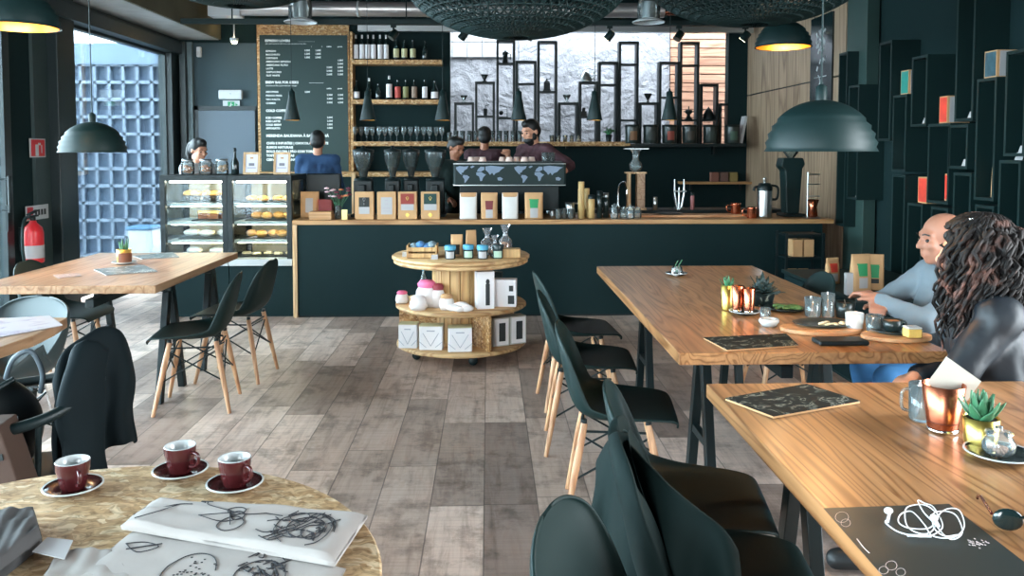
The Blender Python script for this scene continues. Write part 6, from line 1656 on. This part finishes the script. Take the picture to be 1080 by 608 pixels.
# ------------------------------------------------------------------ people
SKIN = Mt('skin', (206, 150, 122), .55); SKIN2 = Mt('tanned_skin', (170, 112, 84), .55)
HAIRD = Mt('dark_hair', (20, 22, 22), .5); EYEM = Mt('dark_eye', (20, 20, 20), .2)
def blob(name, shapes, mat, parent, voxel=.011, sm=4, amp=0.0):
    """one continuous skin over tapered limbs and ellipsoids"""
    m = MB(); m.sm = True
    for s in shapes:
        if s[0] == 'c':
            _, a, b2, r0, r1 = s
            a, b2 = Vector(a), Vector(b2)
            m.tube([a, b2], [r0, r1], 14, cap=True); m.ball(a, r0, 14, 10); m.ball(b2, r1, 14, 10)
        else:
            _, c, rad, mx = s
            m.ball(c, 1.0, 22, 16, rad, None) if mx is None else m.add(*ell(c, rad, mx), True)
    o = m.build(name, mat, parent)
    q = o.modifiers.new('skin', 'REMESH'); q.mode = 'VOXEL'; q.voxel_size = voxel; q.use_smooth_shade = True
    q = o.modifiers.new('relax', 'SMOOTH'); q.iterations = sm; q.factor = .5
    dg = bpy.context.evaluated_depsgraph_get()
    me = bpy.data.meshes.new_from_object(o.evaluated_get(dg))
    me.name = name
    o.modifiers.clear(); o.data = me
    me.materials.clear(); me.materials.append(mat)
    if amp:
        from mathutils import noise
        for v, nn in zip(me.vertices, [q.normal.copy() for q in me.vertices]):
            p = v.co; f = noise.noise(Vector((p.x * 9 + p.z * 5, p.y * 9 - p.z * 4, p.z * 11))) + .6 * noise.noise(Vector((p.x * 22, p.y * 22, p.z * 16 + p.x * 12)))
            v.co = p + nn * (amp * f)
    me.polygons.foreach_set('use_smooth', [True] * len(me.polygons))
    return o
def ell(c, rad, mx):
    t = MB(); t.ball((0, 0, 0), 1.0, 22, 16)
    return [Vector(c) + mx @ Vector((v[0] * rad[0], v[1] * rad[1], v[2] * rad[2])) for v in t.v], t.f
def hand_shapes(w, d, up, side):
    """palm and five curled fingers; d points along the forearm, up is the back of the hand, side = where the thumb goes"""
    w, d, up = Vector(w), Vector(d).normalized(), Vector(up).normalized()
    x = d.cross(up).normalized() * side
    up = x.cross(d).normalized() * (1 if x.cross(d).dot(up) > 0 else -1)
    S = [('c', w, w + d * .03, .026, .028)]
    for k in (-1.5, -.5, .5, 1.5): S.append(('c', w + d * .03 + x * .010 * k, w + d * .085 + x * .0195 * k, .017, .0125))
    for k, L_ in zip((1.5, .5, -.5, -1.5), (.068, .078, .072, .056)):
        a = w + d * .085 + x * .0195 * k
        b2 = a + (d * .85 - up * .35).normalized() * L_ * .55; c = b2 + (d * .45 - up * .9).normalized() * L_ * .5
        S += [('c', a, b2, .0095, .0088), ('c', b2, c, .0088, .0075)]
    a = w + d * .025 + x * .022; b2 = a + (d * .6 + x * .75 - up * .2).normalized() * .04; c = b2 + (d * .9 + x * .15 - up * .4).normalized() * .03
    S += [('c', a, b2, .013, .0105), ('c', b2, c, .0105, .0085)]
    return S
def head_shapes(c, M_):
    """head facing -y in its own frame"""
    E_ = lambda p, r: ('e', Vector(c) + M_ @ Vector(p), r, M_)
    C_ = lambda a, b2, r0, r1: ('c', Vector(c) + M_ @ Vector(a), Vector(c) + M_ @ Vector(b2), r0, r1)
    S = [E_((0, .012, .03), (.076, .094, .088)), E_((0, -.030, -.035), (.058, .062, .075)), E_((0, -.055, -.085), (.030, .028, .024)), E_((0, -.072, .030), (.055, .022, .020))]
    S += [C_((0, -.088, .015), (0, -.108, -.022), .009, .0135), C_((-.012, -.094, -.024), (.012, -.094, -.024), .009, .009)]
    S += [C_((-.018, -.086, -.052), (.018, -.086, -.052), .0085, .0085), C_((-.016, -.084, -.064), (.016, -.084, -.064), .009, .009)]
    for s in (-1, 1):
        S += [E_((s * .038, -.070, -.018), (.024, .022, .022)), E_((s * .076, .012, -.008), (.010, .018, .030)), C_((s * .03, -.082, .026), (s * .05, -.070, .022), .009, .007)]
    return S
def person(label, loc, rz, J, skin, top, topm, bottom, hairf=None, scale=1.0, sleeves='long', voxel=.011, beard=None, shoes=True, group=None, extra_body=()):
    t = thing('person', label, 'person', loc, rz, group)
    t.scale = (scale,) * 3
    V = {k: Vector(v) for k, v in J.items() if k not in ('hyaw', 'hpitch', 'hroll', 'upL', 'upR')}
    M_ = Euler((J.get('hpitch', 0), J.get('hroll', 0), J.get('hyaw', 0)), 'XYZ').to_matrix()
    pe, ch, nk, hd = V['pelvis'], V['chest'], V['neck'], V['head']
    def torso(d):
        xa = (V['shR'] - V['shL']).normalized()
        S = []
        for s in (-1, 1):
            S += [('c', pe + xa * .06 * s, ch + xa * .065 * s, .115 + d, .12 + d), ('c', ch + xa * .07 * s, nk.lerp(ch, .35) + xa * .09 * s, .11 + d, .075 + d)]
        S += [('c', V['shL'], V['shR'], .062 + d, .062 + d), ('c', nk.lerp(ch, .2), V['shL'], .055 + d, .058 + d), ('c', nk.lerp(ch, .2), V['shR'], .055 + d, .058 + d)]
        return S
    def arm(s, d, part=1.0):
        a, b2, c = V['sh' + s], V['el' + s], V['wr' + s]
        S = [('c', a, b2, .052 + d, .042 + d)]
        if part >= 1: S.append(('c', b2, c, .042 + d, .027 + d))
        elif part > .5: S[0] = ('c', a, b2, .052 + d, .046 + d); S.append(('c', b2, b2.lerp(c, part - .5), .044 + d, .04 + d))
        else: S = [('c', a, a.lerp(b2, .62), .056 + d, .052 + d)]
        return S
    def leg(s, d, foot=False):
        h_, k_, a_ = V['hip' + s], V['kn' + s], V['an' + s]
        S = [('c', h_, k_, .082 + d, .056 + d), ('c', k_, k_.lerp(a_, .35), .055 + d, .055 + d), ('c', k_.lerp(a_, .35), a_, .055 + d, .038 + d)]
        return S
    body = torso(0) + [('c', nk - Vector((0, 0, .03)), hd + M_ @ Vector((0, .02, -.06)), .052, .05)] + head_shapes(hd, M_)
    for s in 'LR':
        body += arm(s, 0) + leg(s, 0)
        f = V.get('toe' + s, V['an' + s] + Vector((0, -.17, -.05)))
        body += [('c', V['an' + s] - Vector((0, 0, .035)), f, .036, .028)]
        d = (V['wr' + s] - V['el' + s]).normalized()
        body += hand_shapes(V['wr' + s], d, J.get('up' + s, (0, 0, 1)), 1 if s == 'L' else -1)
    blob('body', body, skin, t, voxel=min(voxel, .0075))
    part = 1.0 if sleeves == 'long' else (.8 if sleeves == 'rolled' else .3)
    blob('shirt', torso(.014) + arm('L', .012, part) + arm('R', .012, part) + list(extra_body), topm, t, voxel, amp=.009)
    xa = (V['shR'] - V['shL']).normalized()
    blob('trousers', [('c', pe - xa * .06, pe + xa * .06, .13, .13)] + leg('L', .013) + leg('R', .013), bottom, t, voxel, amp=.006)
    if shoes:
        S = []
        for s in 'LR':
            f = V.get('toe' + s, V['an' + s] + Vector((0, -.17, -.05)))
            o = blob('shoe', [('c', V['an' + s] - Vector((0, 0, .03)), f, .046, .038), ('c', V['an' + s] + Vector((0, 0, .01)), V['an' + s] - Vector((0, 0, .03)), .046, .046)], SHOE, t, voxel)
    for s in (-1, 1): MB().ball(hd + M_ @ Vector((s * .032, -.0835, .004)), .0085, 10, 8).build('eye', EYEM, t)
    for s in (-1, 1): MB().tube([hd + M_ @ Vector((s * .020, -.0985, .030)), hd + M_ @ Vector((s * .036, -.0945, .034)), hd + M_ @ Vector((s * .050, -.083, .028))], .0035, 6).build('eyebrow', HAIRD, t)
    if hairf: hairf(t, hd, M_)
    if beard: blob('beard', [('e', hd + M_ @ Vector((0, -.050, -.075)), (.052, .052, .045), M_), ('e', hd + M_ @ Vector((0, -.025, -.105)), (.04, .045, .04), M_)] + [('e', hd + M_ @ Vector((s * .058, -.012, -.045)), (.016, .03, .045), M_) for s in (-1, 1)], beard, t, .007)
    return t
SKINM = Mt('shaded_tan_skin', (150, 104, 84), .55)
SHOE = Mt('dark_shoe', (24, 28, 30), .5)
def short_hair(m_, back=.0, vol=.010, top=True):
    def f(t, c, M_):
        S = [('e', c + M_ @ Vector((0, .024, .046)), (.078 + vol * .6, .090 + vol * .5, .078 + vol), M_), ('e', c + M_ @ Vector((0, .062, .0)), (.068 + vol, .052 + vol, .075), M_)]
        if top: S.append(('e', c + M_ @ Vector((0, -.03, .095)), (.055, .06, .03 + vol), M_))
        blob('hair', S, m_, t, .008)
    return f
STAND = dict(pelvis=(0, 0, .95), chest=(0, .01, 1.26), neck=(0, .02, 1.44), head=(0, -.005, 1.60), shL=(-.175, .02, 1.395), shR=(.175, .02, 1.395), elL=(-.235, -.02, 1.10), elR=(.235, -.02, 1.10), wrL=(-.16, -.22, 1.02), wrR=(.16, -.22, 1.02),
             hipL=(-.09, 0, .92), hipR=(.09, 0, .92), knL=(-.10, -.02, .50), knR=(.10, -.02, .50), anL=(-.10, .01, .10), anR=(.10, .01, .10))
def place_top(px, py, Y, base):
    p = wy(px, py, Y); return Vector((p.x, Y, base)), (p.z - base) / 1.725
JEAN = Mt('blue_jeans', (50, 104, 150), .8, var=.1, vs=20); DARKC = Mt('dark_cloth', (26, 34, 38), .85); PLAID = Mt('dark_red_plaid', (60, 36, 42), .85, var=.5, vs=24); TEALSH = Mt('dark_green_shirt', (30, 50, 48), .85)
# man in blue at the till, back to the room
loc, sc = place_top(335, 138, 8.45, .12)
J = dict(STAND); J['hyaw'] = 0
person('person in a blue jumper standing with back turned before the menu board', loc, R(185), J, SKIN, 'jumper', Mt('blue_jumper', (52, 84, 124), .9, var=.1), DARKC, short_hair(HAIRD), sc)
# woman in white behind the pastry case
loc, sc = place_top(209, 147, 8.65, 0)
def pony(t, c, M_):
    short_hair(HAIRD, vol=.016)(t, c, M_)
    MB().tube(smooth_path([c + M_ @ Vector((0, .10, .05)), c + M_ @ Vector((.0, .16, .03)), c + M_ @ Vector((0, .17, -.06)), c + M_ @ Vector((0, .14, -.16))], 5), [.03] * 8 + [.034] * 4 + [.02] * 4, 10).build('ponytail', HAIRD, t)
J = dict(STAND); J['hyaw'] = R(-10); J['hpitch'] = R(14); J['elR'] = (.22, -.10, 1.16); J['wrR'] = (.10, -.24, 1.25)
person('person in a white top with dark ponytail behind the left pastry case', loc, R(65), J, SKIN, 'blouse', Mt('white_blouse', (190, 194, 198), .85), DARKC, pony, sc)
# young barista at the left of the machine
loc, sc = place_top(481, 145, 8.5, .12)
J = dict(STAND); J['hyaw'] = R(25); J['hpitch'] = R(22)
person('person in a dark green shirt looking down at the left of the espresso machine', loc, R(20), J, SKIN2, 'shirt', TEALSH, DARKC, short_hair(HAIRD, vol=.014), sc)
# person further back in plaid
loc, sc = place_top(511, 134, 9.35, .12)
J = dict(STAND); J['hyaw'] = R(10)
person('person in a dark plaid shirt standing furthest back, turned away', loc, R(170), J, SKIN2, 'shirt', PLAID, DARKC, short_hair(HAIRD, vol=.014), sc)
# bearded barista
loc, sc = place_top(563, 125, 8.5, .12)
J = dict(STAND); J['hyaw'] = R(0); J['hpitch'] = R(16); J['head'] = (0, -.05, 1.585)
J['elL'] = (-.27, -.06, 1.18); J['wrL'] = (-.14, -.24, 1.34); J['elR'] = (.42, .10, 1.24); J['wrR'] = (.46, -.12, 1.13)
b = person('bearded person in a dark plaid shirt working behind the espresso machine', loc, R(-48), J, SKIN, 'shirt', PLAID, DARKC, short_hair(HAIRD, vol=.012), sc, 'rolled', beard=HAIRD)
# raised forearm resting at the right end of the machine is part of the pose: the left elbow points to the right of the photo
# ---- seated pair at the communal table; they face -x
def seated(fwd=0.0):
    return dict(pelvis=(0, .02, .56), chest=(0, -.04 - fwd, .82), neck=(0, -.06 - fwd, .985), head=(0, -.10 - fwd, 1.125), shL=(-.175, -.05 - fwd, .945), shR=(.175, -.05 - fwd, .945),
                hipL=(-.09, -.02, .545), hipR=(.09, -.02, .545), knL=(-.11, -.43, .52), knR=(.11, -.43, .52), anL=(-.12, -.36, .10), anR=(.12, -.36, .10), toeL=(-.13, -.52, .04), toeR=(.13, -.52, .04))
GREYS = Mt('grey_blue_shirt', (96, 108, 116), .85, var=.08, vs=8, bump=.8, bs=9); NAVYJ = Mt('navy_satin_hoodie', (12, 20, 28), .55, var=.1, bump=1.0, bs=7)
J = seated(.05)
J.update(elR=(.22, -.33, .80), wrR=(.05, -.44, .86), elL=(-.25, -.30, .80), wrL=(-.02, -.42, .83), hyaw=R(0), hpitch=R(4))
def bald_hair(t, c, M_):
    S = [('e', c + M_ @ Vector((0, .052, .012)), (.080, .062, .060), M_)] + [('e', c + M_ @ Vector((s * .066, .012, .025)), (.016, .045, .034), M_) for s in (-1, 1)]
    blob('hair', S, HAIRD, t, .007)
p = wy(1004, 240, 3.5)
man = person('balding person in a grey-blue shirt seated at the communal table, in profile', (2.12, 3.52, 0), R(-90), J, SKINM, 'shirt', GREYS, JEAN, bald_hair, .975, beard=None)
J = seated(.0)
J.update(elL=(-.26, -.08, .71), wrL=(-.12, -.24, .66), elR=(.245, -.20, .71), wrR=(.12, -.30, .63), hyaw=R(-16), hpitch=R(2))
J['upL'] = (0, 0, 1)
def long_hair(t, c, M_):
    S = [('e', c + M_ @ Vector((0, .022, .040)), (.094, .108, .094), M_), ('e', c + M_ @ Vector((0, .085, -.03)), (.125, .085, .12), M_)]
    for s in (-1, 1): S += [('e', c + M_ @ Vector((s * .085, .01, -.10)), (.035, .06, .15), M_)]
    o = blob('hair', S, CURL, t, .009)
    random.seed(21)
    m = MB(); m.sm = True
    for k in range(260):
        a = random.uniform(-2.4, 2.4); r0 = random.uniform(.75, 1.0)
        base = Vector((math.sin(a) * .092, .03 + math.cos(a) * .095, random.uniform(.0, .10)))
        L_ = random.uniform(.20, .36) * (.72 if abs(a) < 1.3 else 1.0); ph = random.uniform(0, 6.28); am = random.uniform(.008, .018)
        out = Vector((math.sin(a), math.cos(a), 0))
        pts = []
        for q in range(12):
            f = q / 11
            z = base.z - L_ * f
            sp = .01 + .075 * math.sin(min(1, f * 1.1) * 1.9) * r0
            side = Vector((math.cos(a), -math.sin(a), 0))
            pts.append(c + M_ @ (Vector((base.x, base.y, z)) + out * (sp + am * math.cos(f * 16 + ph)) + side * am * math.sin(f * 16 + ph)))
        m.tube(pts, [.009 * (1 - .6 * q / 11) for q in range(12)], 6)
    for k in range(120):
        a = random.uniform(-3.1, 3.1); L_ = random.uniform(.22, .36) * (.70 if abs(a) < 1.3 else 1.0); ph = random.uniform(0, 6.28); am = random.uniform(.004, .012)
        pts = []
        for q in range(16):
            f = q / 15; el = R(82) - f * 2.2
            side = Vector((math.cos(a), -math.sin(a), 0)); out = Vector((math.sin(a), math.cos(a), 0))
            if el > 0: p = Vector((0, .022, .04)) + out * (.104 * math.cos(el)) + Vector((0, .014 * math.cos(a) * math.cos(el), .102 * math.sin(el)))
            else: p = Vector((0, .022, .04)) + out * (.104 + .04 * min(1, -el)) + Vector((0, .014 * math.cos(a), el * L_ * .9))
            pts.append(c + M_ @ (p + out * am * math.cos(f * 20 + ph) + side * am * math.sin(f * 20 + ph)))
        if abs(a) > 2.3: pts = pts[:7]
        m.tube(pts, [.0085 * (1 - .5 * q / 15) for q in range(len(pts))], 6)
    m.mi = 0
    ob = m.build('curls', CURL, t)
    g = MB()
    for k in range(5):
        q = c + M_ @ Vector((-.06 + .03 * k, .05 - .012 * k, .135 - .002 * (k - 2) ** 2)); g.ball(q, .008, 10, 6)
    g.build('hair_clip', CHROME, t)
CURL, _nt, _b = nodes('curly_highlit_hair')
_tc = N(_nt, 'ShaderNodeTexCoord'); _nz = N(_nt, 'ShaderNodeTexNoise', i_Scale=14.0, i_Detail=3.0); _nt.links.new(_tc.outputs['Object'], _nz.inputs['Vector'])
_r = ramp(_nt, [(.38, (16, 14, 14)), (.58, (30, 24, 22)), (.74, (112, 78, 68))]); _nt.links.new(_nz.outputs['Fac'], _r.inputs[0]); _nt.links.new(_r.outputs[0], _b.inputs['Base Color']); _b.inputs['Roughness'].default_value = .6; _b.inputs['Specular IOR Level'].default_value = .25  # pinkish-brown stop paints sunlit highlights into the dark hair
hood = [('e', Vector((0, .05, .965)), (.15, .11, .05), None), ('c', (-.10, .06, .985), (.10, .06, .985), .045, .045), ('c', (0, .11, .90), (0, .12, .84), .06, .03)]
wo = person('person with long dark curly hair in a dark satin hoodie, seen from behind', (1.76, 2.74, 0), R(-112), J, SKIN, 'hoodie', NAVYJ, JEAN, long_hair, 1.0, extra_body=hood)
for ch in wo.children:
    if ch.name.startswith('shirt'): ch.name = 'hoodie'

# ------------------------------------------------------------------ garments and bags
def drape(name, label, ridge, drops, mat, folds=5, amp=.03, out=(0, -1, 0), nu=48, nv=20, group=None, cat='jacket', thick=.014, flare=.05):
    """cloth hanging from a ridge line; drops = length of fall along the ridge"""
    P = smooth_path(ridge, 10); n = len(P)
    D = smooth_path([Vector((d, 0, 0)) for d in drops], 10); nd = len(D)
    c = sum(P, Vector()) / n; c.z = 0; O = Vector(out)
    def fn(u, v):
        k = u * (n - 1); i = min(int(k), n - 2); p = P[i].lerp(P[i + 1], k - i)
        kd = u * (nd - 1); j = min(int(kd), nd - 2); d = lerp(D[j].x, D[j + 1].x, kd - j)
        f = math.sin(u * folds * 2 * math.pi + 1.5 * math.sin(v * 2.2)) * amp * (v ** .7) + flare * math.sin(v * 1.6)
        rnd = .03 * (1 - (1 - min(1, v * 6)) ** 2)
        return p + O * (f + rnd) + Vector((0, 0, -d * v)) + Vector((math.sin(v * 9 + u * 5) * .006, 0, 0)) - c
    m = MB(); m.grid(fn, nu, nv)
    t = thing(name, label, cat, c, 0, group)
    m.build('cloth', mat, t, solid=thick, so=0, sub=1)
    return t, fn, c
JK = Mt('black_green_jacket', (9, 26, 25), .8, var=.08, spec=.2)
rid = [wy(630, 486, 2.17), wy(645, 459, 2.10), wy(662, 468, 2.0), wy(684, 490, 1.90), wy(708, 513, 1.82), wy(738, 536, 1.77), wy(766, 557, 1.73), wy(780, 580, 1.71)]
t, fn, c = drape('jacket', 'dark green-black jacket draped over a black shell chair in the bottom foreground', rid, [.24, .52, .60, .60, .58, .52, .44, .30], JK, 3.6, .038, (-.25, -.97, 0), flare=.05)
sf = shell_surface(SIDE); MX = Matrix.Translation((.57, 1.95, 0)) @ Matrix.Rotation(R(-8), 4, 'Z')
def cover(u, v):
    uu = -.04 + 1.08 * u; vv = .50 + .50 * v
    p = sf(min(1, max(0, uu)), min(.999, vv)); q = sf(.5, min(.999, vv))
    k = 1.08 + .05 * math.sin(v * 9 + u * 3)
    p = Vector((q.x + (p.x - q.x), q.y + (p.y - q.y) * k, p.z + .012 * v))
    return MX @ p - c
MB().grid(cover, 20, 16).build('back_panel', JK, t, solid=.05, so=0, sub=1)
# jackets over the armchair
JB = Mt('dark_blue_jacket', (6, 19, 23), .8, var=.1, spec=.2); JBL = Mt('blue_lining', (30, 52, 84), .6)
t, fn, c = drape('jacket', 'dark jacket thrown over the back of the black armchair', [wy(57, 402, 2.62), wy(64, 372, 2.66), wy(84, 356, 2.72), wy(108, 344, 2.80), wy(128, 350, 2.86), wy(137, 372, 2.9)], [.36, .46, .44, .40, .36, .30], JB, 2.7, .022, (.45, -.85, 0), thick=.02, flare=.07)
P2 = [wy(78, 372, 2.60), wy(86, 361, 2.62), wy(96, 355, 2.65), wy(108, 357, 2.68), wy(116, 368, 2.70)]
m = MB()
def fs(u, v):
    k = u * 4; i = min(int(k), 3); p = P2[i].lerp(P2[i + 1], k - i)
    cx = sum((q.x for q in P2)) / 5
    w = 1 + .10 * math.sin(v * 5) + .25 * v
    return Vector((cx + (p.x - cx) * w + .03 * v, p.y - .10 * math.sin(min(1, v * 3) * 1.5) - .05 * math.sin(math.pi * u) + .012 * math.sin(v * 13 + u * 4), p.z - .55 * v + .010 * math.sin(u * 9) * v)) - c
m.grid(fs, 16, 24); m.build('sleeve', JB, t, solid=.025, so=0, sub=1)
# backpack on the armchair seat and a kraft parcel
BPK = Mt('black_nylon', (14, 22, 24), .5)
t = thing('backpack', 'black backpack with a grey handle on the armchair seat', 'backpack', (-1.60, 2.62, .441), R(20))
o = blob('pack_body', [('e', Vector((0, 0, .16)), (.17, .12, .17), None), ('e', Vector((0, -.05, .10)), (.15, .11, .11), None)], BPK, t, .012)
MB().tube(smooth_path([(-.16, -.10, .12), (-.10, -.16, .2), (0, -.15, .28), (.10, -.08, .33)], 6), .010, 8).build('strap', STEELB, t)
MB().tube(smooth_path([(.06, 0, .30), (.09, -.02, .38), (.14, -.02, .40), (.17, -.02, .33), (.16, 0, .26)], 6), .008, 10).build('handle', Mt('grey_strap', (80, 92, 100), .5), t)
MB().tube(smooth_path([(-.17, -.12, .19), (0, -.175, .215), (.12, -.15, .225)], 6), .007, 8).build('zip', Mt('pale_zip', (130, 150, 160), .4), t)
p = wy(4, 470, 2.34)
t = thing('paper_bag', 'brown paper bag standing at the front of the armchair seat, cut by the left edge', 'paper bag', (p.x - .035, 2.36, .442), R(8))
m = MB(); m.prism([(-.11, -.06), (.11, -.06), (.11, .06), (-.11, .06)], 0, .27, Matrix(((1, 0, -.28), (0, 1, 0), (0, 0, 1)))); m.build('bag_body', Mt('brown_paper', (66, 47, 37), .8, var=.06), t, bevel=.004)
MB().box((-.055, -.0625, .17), (.2, .003, .018), mx=Matrix.Rotation(R(-8), 3, 'Y')).build('dark_band', STEELB, t)

# outdoors: bin and bistro chair seen through the window
p = wx(72, 250, XL)
t = thing('bin', 'white bin with a blue lid outside the window', 'bin', (-4.62, 11.2, -.06))
MB().prism([(-.28, -.28), (.28, -.28), (.28, .28), (-.28, .28)], 0, .86).build('bin_body', WHITE, t, bevel=.03); MB().box((0, 0, .90), (.62, .62, .08)).build('lid', Mt('blue_lid_plastic', (80, 120, 150), .5), t, bevel=.02)
t.scale = (.58,) * 3
t = thing('bistro_chair', 'metal bistro chair standing outside the window', 'chair', (-4.95, 9.5, -.06), R(160))
MB().lathe([(.0001, .44), (.2, .44), (.205, .455), (.0001, .46)], n=28).build('seat', STEEL, t)
for a in (45, 135, 225, 315): MB().tube([(.16 * math.cos(R(a)), .16 * math.sin(R(a)), .44), (.21 * math.cos(R(a)), .21 * math.sin(R(a)), 0)], .011, 8).build('leg', STEEL, t)
MB().tube(smooth_path([(-.17, .1, .45), (-.19, .22, .7), (-.12, .24, .86), (.12, .24, .86), (.19, .22, .7), (.17, .1, .45)], 6), .011, 8).build('back_rail', STEEL, t)
MB().tube(smooth_path([(-.17, .235, .76), (0, .25, .77), (.17, .235, .76)], 6), .009, 8).build('back_slat', STEEL, t)
